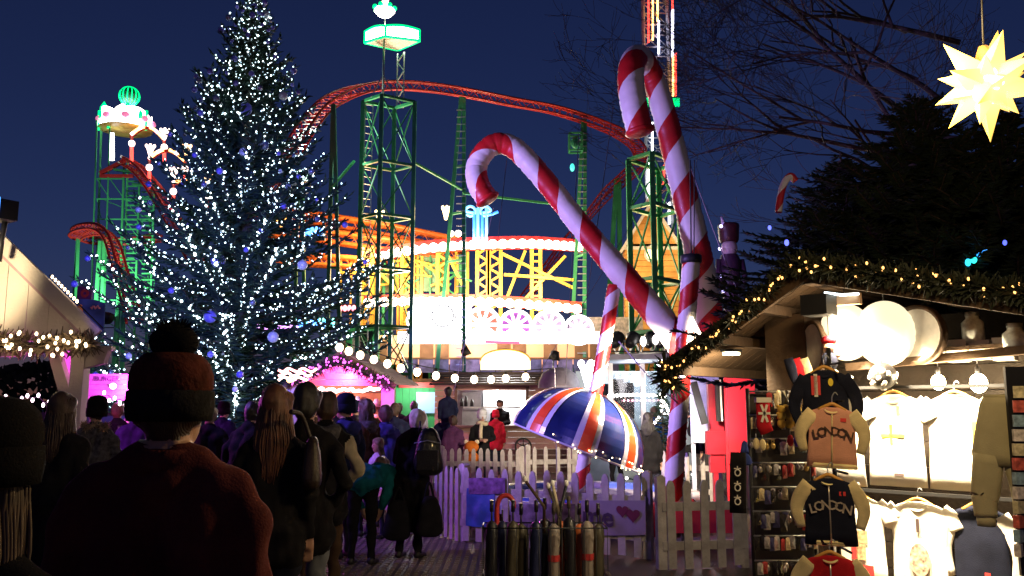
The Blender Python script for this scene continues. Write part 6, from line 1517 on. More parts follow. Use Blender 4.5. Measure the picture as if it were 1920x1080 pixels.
# ------------------------------------------------------------------ souvenir stall on the right
SO = V(1.26, 6.2, 0); SA = V(.721, -.693, 0); SB = V(.693, .721, 0)
def L_(a, b, z): return SO + SA * a + SB * b + V(0, 0, z)
BROWN = wood('stall_timber', (.04, .022, .012), (.075, .043, .022), 4.0); BROWN2 = wood('stall_board', (.05, .028, .014), (.085, .048, .023), 3.0)
stall = root('souvenir_stall', 'dark timber souvenir stall with gabled board roof at the right', 'stall', L_(1.2, .6, 0))
ZE, ZA, AA, AR, ZR = 1.89, 2.49, .98, 2.45, 2.12
BD = 1.7
def slope(a0, z0, a1, z1, tag_):
    n = 15
    for k in range(n):
        b0 = -.12 + (BD + .12) * k / n; b1 = -.12 + (BD + .12) * (k + 1) / n - .006
        p = [L_(a0, b0, z0), L_(a1, b0, z1), L_(a1, b1, z1), L_(a0, b1, z0)]; up = V(0, 0, .02 + .004 * (k % 2))
        MB().add(p + [q + up for q in p], [(0, 1, 2, 3), (7, 6, 5, 4), (0, 4, 5, 1), (1, 5, 6, 2), (2, 6, 7, 3), (3, 7, 4, 0)]).build('roof_board', BROWN2, stall)
    for t in ((.02, .36, .68) if tag_ == 'l' else (.05, .5, .98)):
        q0 = L_(a0 + (a1 - a0) * t, -.12, z0 + (z1 - z0) * t - .035); q1 = L_(a0 + (a1 - a0) * t, BD, z0 + (z1 - z0) * t - .035); MB().bar(q0, q1, .07, .065).build('purlin', BROWN, stall)
    MB().bar(L_(a0, -.14, z0 - .02), L_(a1, -.14, z1 - .02), .03, .13).build('barge_board', BROWN, stall)
slope(-.06, ZE, AA, ZA, 'l'); slope(AA, ZA, AR, ZR, 'r')
MB().bar(L_(AA, -.1, ZA - .05), L_(AA, BD, ZA - .05), .07, .09).build('ridge_beam', BROWN, stall)
for a, b in ((.62, .62), (2.4, .0), (2.4, 1.2), (.3, 1.55)): MB().box(L_(a, b, 1.05), (.09, .09, 2.1), Matrix.Rotation(R(-44), 3, 'Z')).build('post', BROWN, stall)
q = Matrix.Rotation(math.atan2(SA.y, SA.x), 3, 'Z')
for k in range(13): MB().box(L_(1.62, .78, .1 + k * .17), (1.75, .03, .165), q).build('wall_plank', wood('stall_wall', (.012, .007, .004), (.022, .013, .006), 4.0), stall)
MB().bar(L_(1.02, .4, 1.87), L_(2.3, .35, 1.95), .08, .05).build('shelf_beam', BROWN2, stall)
MB().bar(L_(.62, .58, 1.95), L_(2.3, .58, 1.98), .3, .025).build('shelf', BROWN2, stall)
MB().box(L_(.62, .56, 1.95), (.3, .5, .6), q).build('side_panel', BROWN, stall)
# garlands with orange bulbs
ORB = emit('orange_bulb', (1.0, .46, .12), 2.6)
DKG = mat('stall_garland', (.009, .013, .007), .75, var=.5, vscale=14)
garland('lit_garland', 'fir garland with orange bulbs along the left rake of the souvenir stall', [L_(-.06, -.18, ZE - .03), L_(.25, -.2, ZE + .13), L_(.6, -.2, ZE + .36), L_(.95, -.22, ZA + .02)], .045, 1700, 38, ORB, br=.008, seed=14, colour=DKG, spr=.055)
garland('lit_garland', 'fir garland with orange bulbs sagging along the right rake of the stall', [L_(.95, -.22, ZA + .02), L_(1.25, -.2, ZA - .04), L_(1.6, -.2, ZA - .13), L_(1.95, -.2, ZA - .22), L_(2.3, -.2, ZA - .3)], .06, 3000, 44, ORB, br=.008, seed=15, colour=DKG, spr=.065)
garland('eave_garland', 'clump of fir sprigs with tiny orange bulbs at the stall eave corner', [L_(-.06, -.18, ZE + .02), L_(-.08, -.14, ZE - .08), L_(-.03, -.1, ZE - .12)], .05, 260, 16, ORB, br=.007, seed=16, colour=DKG, spr=.09)
# under-roof lamps
ul = root('roof_lamp', 'small square lamp glowing under the left slope of the stall roof', 'lamp', at(1370, 663, 6.15))
MB().box(at(1371, 663, 6.15), (.09, .09, .02), q).build('lens', emit('warm_panel', (1, .85, .5), 5), ul); MB().box(at(1371, 663, 6.15) + V(0, 0, .02), (.11, .11, .02), q).build('housing', DARKM, ul)
lamp('SPOT', 'roof_light', at(1371, 663, 6.1) + V(0, -.02, -.03), 40, (1, .82, .52), .05, ground(1330, 1075), 150, .4, parent=ul)
lamp('POINT', 'roof_light', at(1575, 600, 5.5), 6, (1, .8, .5), .05, parent=ul)
fl_ = root('roof_floodlight', 'dark floodlight with a white glowing edge under the stall ridge', 'floodlight', at(1560, 570, 5.5))
MB().box(at(1535, 573, 5.4), (.17, .16, .13), q).build('housing', DARKM, fl_); MB().box(at(1578, 562, 5.5), (.24, .06, .075), q).build('reflector', mat('wood_reflector', (.5, .33, .2), .5), fl_)
MB().tube([at(1546, 549, 5.4), at(1578, 553, 5.4), at(1610, 551, 5.4)], .008, 6).build('light_edge', emit('cool_edge', (.75, .92, 1), 5), fl_)
lamp('SPOT', 'flood_beam', L_(1.2, -.13, 2.22), 520, (1, .8, .5), .06, L_(1.42, .36, 1.25), 74, .35, fl_)
lamp('SPOT', 'flood_beam', L_(1.75, -.1, 2.15), 420, (1, .8, .5), .06, L_(1.75, .36, 1.2), 66, .35, fl_)
def bare_bulb(label, p, power, r=.035, hang=.25, st_=30):
    rt = root('bare_bulb', label, 'bulb', p); MB().ball(p, r, 14, 10, (1, 1, 1.2)).build('glass', emit('stall_bulb', (1.0, .82, .5), st_), rt)
    MB().tube([p + V(0, 0, r), p + V(0, 0, r + .05)], .016, 8).build('socket', DARKM, rt); MB().tube([p + V(0, 0, r + .05), p + V(0, 0, r + hang)], .004, 5).build('cord', DARKM, rt)
    lamp('POINT', 'bulb_light', p + V(-.02, -.03, -.01), power, (1, .78, .46), .05, parent=rt)
bare_bulb('bare bulb glaring above the right T-shirts, nearer one', L_(1.80, .46, 1.75), 55, .05, .2)
bare_bulb('bare bulb glaring above the middle T-shirts, left of the nearer one', L_(1.58, .42, 1.76), 48, .042, .2)
# globes made up to glow like overlit white goods; white plates on upper shelf
OVERLIT = emit('overlit_glow', (1.0, .84, .55), .8, base=(.5, .45, .34))
for a, z, r, lab, b in ((1.06, 2.1, .17, 'left of the two made-up globes glowing like overlit goods under the stall roof', .3), (1.30, 2.08, .19, 'right of the two made-up globes glowing like overlit goods under the stall roof', .34)):
    p = L_(a, b, z); rt = root('overlit_globe', lab, 'stand-in globe', p, 'made-up glowing globes in the stall'); m = MB()
    m.lathe([(max(.02, r * math.sin(math.pi * k / 24) * (1 - .02 * (k % 2))), -r * 1.12 * math.cos(math.pi * k / 24)) for k in range(1, 24)], 24, Matrix.Translation(p)); m.build('glow_shell', OVERLIT, rt)
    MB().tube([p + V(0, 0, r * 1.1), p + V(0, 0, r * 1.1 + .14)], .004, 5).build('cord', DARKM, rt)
lamp('POINT', 'globe_fill', L_(1.2, .12, 1.86), 22, (1, .8, .5), .14)  # added fill lamp, standing for light from the made-up globes
def plate(label, p, r, nrm, rim, face, grp=None):
    rt = root('wall_plate', label, 'plate', p, grp); M_ = Matrix.Translation(p) @ Vector(nrm).to_track_quat('Z', 'Y').to_matrix().to_4x4()
    MB().lathe([(.001, .012), (r * .7, .012), (r * .86, .02)], 30, M_).build('face', face, rt); MB().lathe([(r * .86, .02), (r * .9, .034), (r, .03), (r, -.02), (.01, -.02)], 30, M_).build('rim', rim, rt)
WP = mat('white_china', (.75, .72, .66), .2, var=.15, vscale=14)
plate('tall white plate with dark rim on the stall side panel', L_(.86, .26, 2.0), .19, (-SB * .75 - SA * .65), BROWN, WP)
plate('dark-rimmed round frame beside the right made-up globe', L_(1.5, .36, 2.06), .19, (-SB - SA * .3), BROWN, WP)
def glass_jar(label, p, h, r):
    rt = root('glass_jar', label, 'jar', p); MB().lathe([(.001, 0), (r * .8, 0), (r, h * .15), (r, h * .75), (r * .6, h * .9), (r * .6, h)], 16, Matrix.Translation(p)).build('glass', mat('jar_glass', (.7, .75, .72), .08, var=.3, vscale=30, spec=.8), rt)
    MB().lathe([(r * .64, h), (r * .64, h + .025), (.001, h + .025)], 14, Matrix.Translation(p)).build('lid', GALV, rt)
glass_jar('glass jar with shiny contents on the stall shelf', L_(1.78, .5, 2.0), .17, .065); glass_jar('glass jar at the right end of the stall shelf', L_(2.02, .46, 1.93), .15, .07)
for k in range(4): MB().box(L_(1.56 + k * .13, .5, 1.955 + .0), (.115, .1, .12 + .02 * (k % 2)), q).build('white_carton', WP, label=('white carton next to the round frame', 'second white carton on the stall shelf', 'third white carton on the stall shelf', 'white carton next to the end glass jar')[k], cat='box')
def ball_orn():
    p = L_(1.32, .2, 1.80); rt = root('ball_ornament', 'black ball with white patches hanging below the made-up globes', 'ball', p); MB().ball(p, .085, 18, 12).build('shell', LEATH, rt); rg = random.Random(2)
    for k in range(14):
        d = V(rg.gauss(0, 1), rg.gauss(-.6, .8), rg.gauss(0, 1)).normalized(); MB().ball(p + d * .076, .019, 8, 5).build('patch', WP, rt)
    MB().tube([p + V(0, 0, .08), p + V(0, 0, .2)], .003, 5).build('cord', DARKM, rt)
ball_orn()
# --- garments
def flat_tube(m, path, widths, thick, nrm, n=18, fold=.006, seed=0):
    nrm = Vector(nrm); N = len(path); vs = []
    for i, p in enumerate(path):
        t = (path[min(N - 1, i + 1)] - path[max(0, i - 1)]).normalized(); s_ = t.cross(nrm).normalized()
        for k in range(n):
            a = 2 * math.pi * k / n; x = widths[i] * math.copysign(abs(math.cos(a)) ** .7, math.cos(a)); y = thick * math.sin(a)
            q = p + s_ * x + nrm * y; f = noise.noise(V(q.x * 14 + seed, q.y * 14, q.z * 7)) * fold + noise.noise(V(q.x * 35 + seed, q.y * 35, q.z * 12)) * fold * .4
            vs.append(q + nrm * f * (1 if math.sin(a) >= 0 else .3))
    fs = [(i * n + k, i * n + (k + 1) % n, (i + 1) * n + (k + 1) % n, (i + 1) * n + k) for i in range(N - 1) for k in range(n)] + [tuple(range(n))[::-1], tuple((N - 1) * n + k for k in range(n))]
    m.add(vs, fs, True)
def garment(name, label, p, nrm, w, h, body, sleeve=None, long=False, cat='T-shirt', stripes=None, zipm=None, text=None, prints=(), hanger=True, group=None, tmat=None, splay=.7, collar=None, tilt=0.0):
    """p = middle of the neckline; nrm points to the viewer"""
    nrm = Vector(nrm).normalized(); s_ = V(0, 0, 1).cross(nrm).normalized(); up = V(0, 0, 1); sleeve = sleeve or body; sd = rnd.uniform(0, 99); th = w * .065
    if tilt: up = (up + s_ * tilt).normalized(); s_ = up.cross(nrm).normalized()
    rt = root(name, label, cat, p - up * h, group)
    m = MB(); rows = [(0, .14), (.03, .30), (.07, .44), (.13, .49), (.25, .475), (.4, .46), (.6, .47), (.8, .485), (1.0, .50)]
    flat_tube(m, [p - up * h * t for t, _ in rows], [w * k for _, k in rows], th, nrm, 22, .016 * w / .3, sd); m.build('torso', body, rt)
    for sg in (-1, 1):
        m = MB(); a = p + s_ * sg * w * .36 - up * h * .09
        if long: pts = [a, a + s_ * sg * w * .2 - up * h * .2, a + s_ * sg * w * .27 - up * h * .4, a + s_ * sg * w * .27 * splay - up * h * .66]; ws = [w * .16, w * .145, w * .12, w * .085]
        else: pts = [a, a + s_ * sg * w * .14 - up * h * .08, a + s_ * sg * w * .24 - up * h * .19]; ws = [w * .16, w * .15, w * .15]
        P = smooth_path(pts, 4); W = [ws[min(int(i / 4), len(ws) - 2)] + (ws[min(int(i / 4), len(ws) - 2) + 1] - ws[min(int(i / 4), len(ws) - 2)]) * ((i / 4) - min(int(i / 4), len(ws) - 2)) for i in range(len(P))]
        flat_tube(m, P, W, th * .8, nrm, 14, .014 * w / .3, sd + sg); m.build('sleeve', sleeve, rt)
    cm = collar or body
    cp = [p + s_ * w * .15 * math.cos(t) - up * (h * .02 + h * .075 * max(0, math.sin(t))) + nrm * th * (1.0 * max(.1, math.sin(t)) + .1) for t in [math.pi * k / 12 for k in range(13)]]
    MB().tube(cp, w * .03, 6).build('collar', stripes or cm, rt)
    if stripes:
        MB().tube([c_ + nrm * .006 - up * w * .012 for c_ in cp], w * .012, 6).build('collar_line', body, rt)
        m = MB(); flat_tube(m, [p - up * h * t for t in (.93, .955, .98, 1.01)], [w * .485, w * .49, w * .49, w * .48], th * 1.08, nrm, 20, .004, sd); hem = m.build('hem_band', stripes, rt)
        m = MB(); flat_tube(m, [p - up * h * t for t in (.965, .975)], [w * .495, w * .495], th * 1.14, nrm, 20, .003, sd); m.build('hem_line', body, hem)
    if zipm: MB().tube([p - up * h * t + nrm * (th * 1.14 + .004) for t in (.1, .3, .6, .98)], w * .014, 6).build('zip', zipm, rt)
    if text:
        n_ = len(text)
        for i, ch in enumerate(text):
            u = (i + .5) / n_ - .5; tm = text_mesh(ch, w * .26, .0015, bold=w * .004); tm.materials.append(tmat)
            q_ = p + s_ * u * w * .78 - up * h * (.40 + .35 * u * u) + nrm * (th * 1.17 + .006)
            M_ = Matrix((s_, up, nrm)).transposed().to_4x4(); obj('letter', tm, rt, Matrix.Translation(q_) @ M_ @ Matrix.Rotation(-u * .55, 4, 'Z'))
    for (u, v_, sw_, sh_, pm, kind) in prints:
        q_ = p + s_ * u * w - up * h * v_ + nrm * (th * 1.12 + .004); M_ = Matrix((s_, -nrm, up)).transposed().to_4x4(); m = MB()
        if kind == 'box': m.prism([(-sw_ / 2, -sh_ / 2), (sw_ / 2, -sh_ / 2), (sw_ / 2, sh_ / 2), (-sw_ / 2, sh_ / 2)], -.003, .0, Matrix.Translation(q_) @ M_)
        else: m.prism([(sw_ / 2 * math.cos(t), sh_ / 2 * math.sin(t)) for t in [2 * math.pi * k / 16 for k in range(16)]], -.003, 0, Matrix.Translation(q_) @ M_)
        m.build('print_patch', pm, rt)
    if hanger:
        hg = MB().tube(smooth_path([p + s_ * w * .27 - up * h * .045, p + s_ * w * .1 + up * .01, p + up * .02, p - s_ * w * .1 + up * .01, p - s_ * w * .27 - up * h * .045], 4), .011, 6).build('hanger', mat('hanger_wood', (.55, .28, .06), .4), rt)
        MB().tube(smooth_path([p + up * .02, p + up * .06, p + up * .085 + s_ * .015, p + up * .07 + s_ * .03], 4), .003, 5).build('hook', GALV, hg)
    return rt
TS = cloth('white_cotton', (.78, .75, .68), var=.05); NAVYJ = cloth('navy_fleece', (.012, .014, .028)); CRS = cloth('cream_sleeve', (.62, .52, .3)); PINK = cloth('pink_fleece', (.6, .3, .22), var=.12); REDJ = cloth('red_fleece', (.42, .015, .025)); GREYJ = cloth('grey_jogger', (.34, .31, .21), var=.1)
STR = cloth('cream_stripe', (.75, .66, .35)); ZIP = mat('zip_metal', (.6, .55, .48), .3, .6); LET = cloth('grey_letter', (.42, .36, .32)); DKT = cloth('dark_letter', (.08, .05, .04)); YPR = mat('yellow_print', (.75, .58, .04), .6); RPR = mat('red_print', (.6, .04, .04), .6); BPR = mat('blue_print', (.15, .22, .5), .6); KPR = mat('dark_print', (.06, .04, .04), .6); OPR = mat('ochre_print', (.45, .32, .18), .6, var=.6, vscale=40)
nf = -SB; nc = lambda p: (V(0, 0, p.z) - p).normalized()
garment('tshirt', 'white T-shirt with yellow cross print in the upper row of the stall', L_(1.32, .36, 1.685), nf, .36, .58, TS, prints=((-.02, .45, .15, .022, YPR, 'box'), (-.05, .44, .02, .13, YPR, 'box'), (.1, .18, .02, .06, OPR, 'box'), (-.1, .58, .03, .02, BPR, 'oval'), (.05, .6, .05, .02, BPR, 'oval'), (.05, .87, .06, .015, KPR, 'box')))
garment('tshirt', 'white T-shirt with yellow panel at the left of the upper row', L_(.95, .34, 1.69), nf, .36, .60, TS, prints=((.12, .45, .05, .1, YPR, 'box'), (.12, .72, .06, .1, YPR, 'box')))
garment('tshirt', 'plain white T-shirt behind the grey joggers in the upper row', L_(1.68, .38, 1.68), nf, .36, .58, TS, prints=((.3, .4, .03, .14, YPR, 'box'), (.33, .58, .03, .04, RPR, 'oval')))
garment('tshirt', 'white T-shirt with busy red print in the lower row of the stall', L_(1.06, .32, 1.03), nf, .36, .56, TS, prints=((0, .45, .14, .08, OPR, 'box'), (-.05, .62, .04, .1, RPR, 'box'), (.07, .62, .06, .1, OPR, 'box'), (0, .85, .2, .1, RPR, 'box')))
garment('tshirt', 'white T-shirt with faded floral print in the lower row of the stall', L_(1.44, .33, 1.02), nf, .36, .56, TS, prints=((0, .25, .02, .08, KPR, 'box'), (0, .62, .12, .2, mat('floral_print', (.5, .35, .28), .6, var=.8, vscale=35), 'oval')))
garment('raglan_shirt', 'dark shirt with white sleeves at the right of the lower row', L_(1.78, .34, 1.02), nf, .32, .56, NAVYJ, TS, True, cat='shirt', prints=((.1, .7, .03, .03, RPR, 'box'),))
p = at(1556, 738, 4.75)
garment('toddler_jacket', 'pink toddler jacket with cream sleeves lettered LONDON', at(1560, 764, 4.8), nc(at(1560, 764, 4.8)), .265, .33, PINK, CRS, True, cat='jacket', stripes=STR, zipm=STR, text='LONDON', tmat=DKT, tilt=.05, prints=((.22, .2, .03, .02, RPR, 'box'),))
garment('toddler_jacket', 'navy toddler jacket with cream sleeves lettered LONDON', at(1553, 897, 4.72), nc(at(1553, 897, 4.72)), .27, .35, NAVYJ, CRS, True, cat='jacket', stripes=STR, zipm=ZIP, text='LONDON', tmat=LET, prints=((.25, .22, .033, .022, RPR, 'box'),))
garment('toddler_jacket', 'red toddler jacket with cream sleeves at the bottom of the stand', at(1556, 1042, 4.66), nc(at(1556, 1042, 4.66)), .28, .36, REDJ, CRS, True, cat='jacket', stripes=STR, zipm=ZIP)
garment('dark_top', 'dark hooded top with union jack patch hanging above the pink jacket', at(1545, 694, 4.95), nc(at(1545, 694, 4.95)), .27, .44, NAVYJ, NAVYJ, True, cat='hoodie', prints=((-.18, .2, .05, .11, RPR, 'box'), (-.18, .2, .02, .13, TS, 'box'), (.12, .16, .028, .045, YPR, 'oval')), splay=.55)
js = root('garment_stand', 'thin black metal stand carrying the toddler jackets', 'stand', V(at(1552, 540, 4.98).x, 5.0, 0))
pz = V(at(1552, 540, 4.98).x, 5.02, 0); MB().tube([pz, pz + V(0, 0, 1.95)], .014, 8).build('upright', DARKM, js)
for y in (682, 752, 885, 1030): z = at(1553, y, 4.9).z; MB().tube([V(pz.x, pz.y, z), V(pz.x - .02, pz.y - .24, z)], .007, 6).build('arm', DARKM, js)
for k in range(4): a = R(45 + 90 * k); MB().tube([pz + V(0, 0, .03), pz + V(math.cos(a) * .3, math.sin(a) * .3, .015)], .012, 6).build('foot', DARKM, js)
def joggers():
    p = at(1872, 745, 4.55); n_ = nc(p); s_ = V(0, 0, 1).cross(n_).normalized(); rt = root('joggers', 'grey-green jogging trousers hanging at the right of the stall', 'trousers', p - V(0, 0, .95)); m = MB()
    up = V(0, 0, 1)
    flat_tube(m, [p - up * z + s_ * x for z, x in ((0, .03), (.04, .03), (.15, .02), (.3, 0), (.36, 0))], [.10, .12, .135, .145, .14], .035, n_, 22, .014, 4); m.build('seat', GREYJ, rt)
    for sg, x1 in ((-1, -.10), (1, .085)):
        m = MB(); ln = .86 if sg > 0 else .62
        pts = [p - up * .3 + s_ * sg * .065, p - up * .5 + s_ * (sg * .075 + x1 * .2), p - up * (ln * .85) + s_ * (sg * .07 + x1 * .3), p - up * ln + s_ * (sg * .07 + x1 * .3)]
        P = smooth_path(pts, 5); flat_tube(m, P, [.075 - .022 * i / len(P) for i in range(len(P))], .034, n_, 18, .013, 7 + sg); m.build('leg', GREYJ, rt)
        m = MB(); flat_tube(m, [pts[-1], pts[-1] - up * .05], [.045, .043], .03, n_, 16, .004, 3); m.build('cuff', GREYJ, rt)
    MB().tube([p - s_ * .07 + up * .005, p + s_ * .13 + up * .005], .012, 6).build('waistband', GREYJ, rt)
joggers()
MB().bar(L_(1.0, .3, 1.73), L_(2.4, .3, 1.73), .02, .02).build('hanging_rail', DARKM, label='thin black rail the upper T-shirts hang from', cat='rail')
MB().bar(L_(1.0, .28, 1.075), L_(2.4, .28, 1.075), .02, .02).build('hanging_rail', DARKM, label='thin black rail the lower shirts hang from', cat='rail')
# table with folded goods
tb = root('goods_table', 'low table of folded goods at the bottom right of the stall', 'table', L_(1.7, -.1, 0)); MB().box(L_(1.72, -.06, .50), (1.3, .5, .03), q).build('top', BROWN2, tb)
for a in (1.12, 2.3):
    for b in (-.26, .14): MB().box(L_(a, b, .245), (.05, .05, .48), q).build('leg', BROWN, tb)
for k in range(7):
    c_ = (TS, CRS, YPR, TS, cloth('lime_fold', (.5, .48, .12)), TS, cloth('aqua_fold', (.25, .5, .52)))[k]; p_ = L_(1.2 + k * .155, -.1 + .05 * (k % 2), .516)
    soft_bag('folded_cloth', ('white folded cloth nearest the floral T-shirt', 'cream folded cloth beside the white one', 'yellow folded cloth on the goods table', 'second white folded cloth on the goods table', 'lime folded cloth on the goods table', 'third white folded cloth near the joggers', 'aqua folded cloth at the end of the goods table')[k], p_ + V(0, 0, .04), (.15, .22, .08), c_, R(-44), cat='folded cloth', puff=.2)
# --- keyring and trinket rack
rk = root('trinket_rack', 'dark wire rack crowded with small souvenirs', 'rack', V(at(1450, 540, 5.3).x, 5.35, 0))
rx0, rx1, rd = at(1398, 540, 5.3).x, at(1512, 540, 5.3).x, 5.35
for x in (rx0, rx1): MB().tube([V(x, rd, 0), V(x, rd, 1.72)], .012, 6).build('upright', DARKM, rk)
MB().box(V((rx0 + rx1) / 2, rd + .03, .85), (rx1 - rx0, .015, 1.68)).build('back_panel', mat('rack_panel', (.018, .015, .018), .6), rk)
for z in [.15 + .145 * k for k in range(11)]: MB().tube([V(rx0, rd - .02, z + .1), V(rx1, rd - .02, z + .1)], .006, 5).build('hook_rail', GALV, rk)
rg = random.Random(77)
def pouch_mesh(w, h, t, m_, name):
    m = MB(); m.add([(-w, 0, -h * .1), (w, 0, -h * .1), (w, 0, -h), (-w, 0, -h), (0, -t, -h * .55), (-w * .3, 0, 0), (w * .3, 0, 0)], [(0, 3, 4), (3, 2, 4), (2, 1, 4), (1, 6, 5, 4), (0, 4, 5), (0, 1, 2, 3)]); return m.mesh(name, m_)
def ring_mesh(r, m_, name):
    m = MB(); m.tube([(r * .35 * math.cos(t), 0, -r * .35 + r * .35 * math.sin(t)) for t in [2 * math.pi * k / 10 for k in range(11)]], r * .07, 4, cap=False); m.ball((0, 0, -r * 1.5), r * .85, 8, 6, (.75, .4, 1)); return m.mesh(name, m_)
SH = lambda k, c, r=.25, me_=.6: mat(k, c, r, me_, var=.5, vscale=40)
kinds = [('keyring', 'small silver keyring on the trinket rack', ring_mesh(.022, SH('kr_silver', (.55, .52, .48)), 'keyring'), 'keyring'), ('keyring', 'small gold keyring on the trinket rack', ring_mesh(.022, SH('kr_gold', (.6, .42, .14)), 'keyring'), 'keyring'), ('packet', 'small clear packet on the trinket rack', pouch_mesh(.018, .075, .012, SH('pk_clear', (.4, .38, .4), .15, .2), 'packet'), 'packet'), ('packet', 'small red packet on the trinket rack', pouch_mesh(.016, .08, .012, SH('pk_red', (.45, .05, .05), .3, 0), 'packet'), 'packet'), ('packet', 'small navy packet on the trinket rack', pouch_mesh(.017, .08, .012, SH('pk_navy', (.05, .05, .16), .3, 0), 'packet'), 'packet'), ('packet', 'small black packet on the trinket rack', pouch_mesh(.018, .085, .012, SH('pk_black', (.02, .018, .02), .25, 0), 'packet'), 'packet'), ('packet', 'small cream packet on the trinket rack', pouch_mesh(.017, .075, .012, SH('pk_cream', (.6, .5, .3), .4, 0), 'packet'), 'packet')]
for r_ in range(11):
    z = .15 + .145 * r_ + .098
    for c_ in range(13):
        if r_ == 10 and c_ < 3: continue
        wts = (3, 3, 3, 1, 1, 2, 2) if r_ > 4 else (1, 0, 2, 3, 3, 4, 1); kd = kinds[rg.choices(range(7), wts)[0]]
        obj(kd[0], kd[2], None, T(V(rx0 + (rx1 - rx0) * (c_ + .5 + rg.uniform(-.3, .3)) / 13, rd - .03 - rg.random() * .05, z + rg.uniform(-.012, .012)), rg.uniform(-.5, .5), rg.uniform(.85, 1.25)), kd[1], kd[3], kd[1].replace('small ', '').replace(' on the', 's on the'))
# larger souvenirs on the rack
def sock(label, p, m_a, m_b, h=.2):
    rt = root('souvenir_stocking', label, 'stocking', p - V(0, 0, h)); m = MB(); n_ = V(0, -1, 0); flat_tube(m, [p, p - V(0, 0, h * .5), p - V(0, 0, h * .75), p + V(.02, 0, -h * .98)], [.042, .042, .044, .04], .02, n_, 16, .004, 2); m.build('leg', m_a, rt)
    for a in range(6): t = R(60 * a); MB().bar(p + V(0, -.024, -h * .4), p + V(math.cos(t) * .036, -.024, -h * .4 + math.sin(t) * .06), .004, .014).build('print_ray', m_b, rt)
    MB().bar(p + V(-.045, -.003, 0), p + V(.045, -.003, 0), .05, .03).build('cuff', m_b, rt)
sock('red union jack stocking at the top left of the trinket rack', at(1430, 750, 5.22), REDJ, TS)
GOLDP = cloth('gold_plush', (.6, .38, .08), bump=.8)
for k in range(6):
    p = at(1465 + (k % 3) * 15, 768 + (k // 3) * 14, 5.2); rt = root('plush_keyring', ('leftmost', 'middle', 'rightmost')[k % 3] + ' golden plush bear in the %s row on the trinket rack' % ('upper', 'lower')[k // 3], 'plush toy', p, 'golden plush bears'); MB().ball(p, .026, 10, 7).build('head', GOLDP, rt); MB().ball(p - V(0, 0, .038), .027, 10, 7, (1, .8, 1.1)).build('body', GOLDP, rt)
    for s_ in (-1, 1): MB().ball(p + V(s_ * .02, 0, .02), .01, 6, 5).build('ear', GOLDP, rt)
for x, y, m_, lab in ((1494, 827, cloth('blue_puff', (.08, .05, .45)), 'blue puffy charm on the trinket rack'), (1482, 826, cloth('red_puff', (.5, .03, .04)), 'red puffy charm on the trinket rack'), (1418, 832, CRS, 'left cream oval charm on the trinket rack'), (1430, 834, CRS, 'right cream oval charm on the trinket rack')):
    rt = root('puffy_charm', lab, 'charm', at(x, y, 5.2)); MB().ball(at(x, y, 5.2), .022, 10, 8, (.9, .6, 1.6)).build('body', m_, rt); MB().tube([at(x, y, 5.2) + V(0, 0, .034), at(x, y, 5.2) + V(0, 0, .06)], .002, 4).build('loop', GALV, rt)
soft_bag('blue_pouch', 'blue cloth pouch hanging left of the trinket rack', at(1396, 861, 5.15), (.10, .06, .07), cloth('blue_pouch_cloth', (.03, .05, .22)), 0, [at(1392, 850, 5.15), at(1396, 830, 5.2), at(1400, 850, 5.15)], cat='pouch')
sc = root('knotted_scarf', 'black scarf with three white ring motifs left of the trinket rack', 'scarf', at(1385, 965, 5.1)); m = MB(); flat_tube(m, [at(1384, y, 5.1) for y in (848, 870, 900, 930, 962)], [.045, .048, .05, .05, .05], .008, V(0, -1, 0), 16, .004, 8); m.build('cloth', BLK, sc)
for y in (886, 914, 940):
    p = at(1382, y, 5.08); MB().tube([p + V(.016 * math.cos(t), -.012, .018 * math.sin(t)) for t in [2 * math.pi * k / 14 for k in range(15)]], .004, 5, cap=False).build('ring_motif', TS, sc); MB().bar(p + V(-.02, -.012, .024), p + V(.02, -.012, .024), .003, .005).build('bar_motif', TS, sc); MB().bar(p + V(0, -.012, .02), p + V(0, -.012, .038), .003, .006).build('bar_motif', TS, sc)
# toy guardsman hanging and flag cloth at the post
tg = root('hanging_doll', 'small doll with red cap hanging from the stall roof', 'doll', at(1555, 690, 5.4)); p = at(1555, 665, 5.4)
MB().ball(p + V(0, 0, .09), .045, 12, 8, (1.1, 1, .7)).build('cap', REDJ, tg); MB().ball(p + V(0, 0, .05), .04, 12, 8).build('head', SKIN, tg); MB().ball(p - V(0, 0, .04), .06, 12, 8, (.9, .7, 1.1)).build('body', NAVYJ, tg); MB().ball(p + V(.05, -.02, .0), .022, 8, 6).build('hand', SKIN, tg); MB().ball(p - V(0, 0, .11), .045, 10, 6, (1.2, .8, .5)).build('feet', BEIGE, tg); MB().tube([p + V(0, 0, .12), p + V(0, 0, .35)], .003, 4).build('cord', DARKM, tg)
fg = root('flag_cloth', 'crumpled flag cloth in red, navy and yellow beside the stall post', 'flag', at(1492, 720, 5.6))
for k, (m_, dx) in enumerate(((NAVYJ, -.05), (REDJ, 0), (CRS, .05))): m = MB(); flat_tube(m, [at(1492, y, 5.6) + V(dx + .02 * j, 0, 0) for j, y in enumerate((672, 690, 708, 722))], [.03, .034, .03, .02], .01, V(0, -1, 0), 12, .01, k * 5); m.build('fold', m_, fg)
sl = root('scarf_bundle', 'striped orange and cream scarves hanging behind the dark top', 'scarf', at(1590, 800, 5.2))
for k, m_ in enumerate((cloth('orange_scarf', (.6, .16, .03)), CRS, TS)): m = MB(); flat_tube(m, [at(1577 + k * 9, y, 5.2) for y in (705, 740, 780, 810 + 10 * k)], [.015] * 4, .008, V(0, -1, 0), 10, .004, k); m.build('scarf_length', m_, sl)
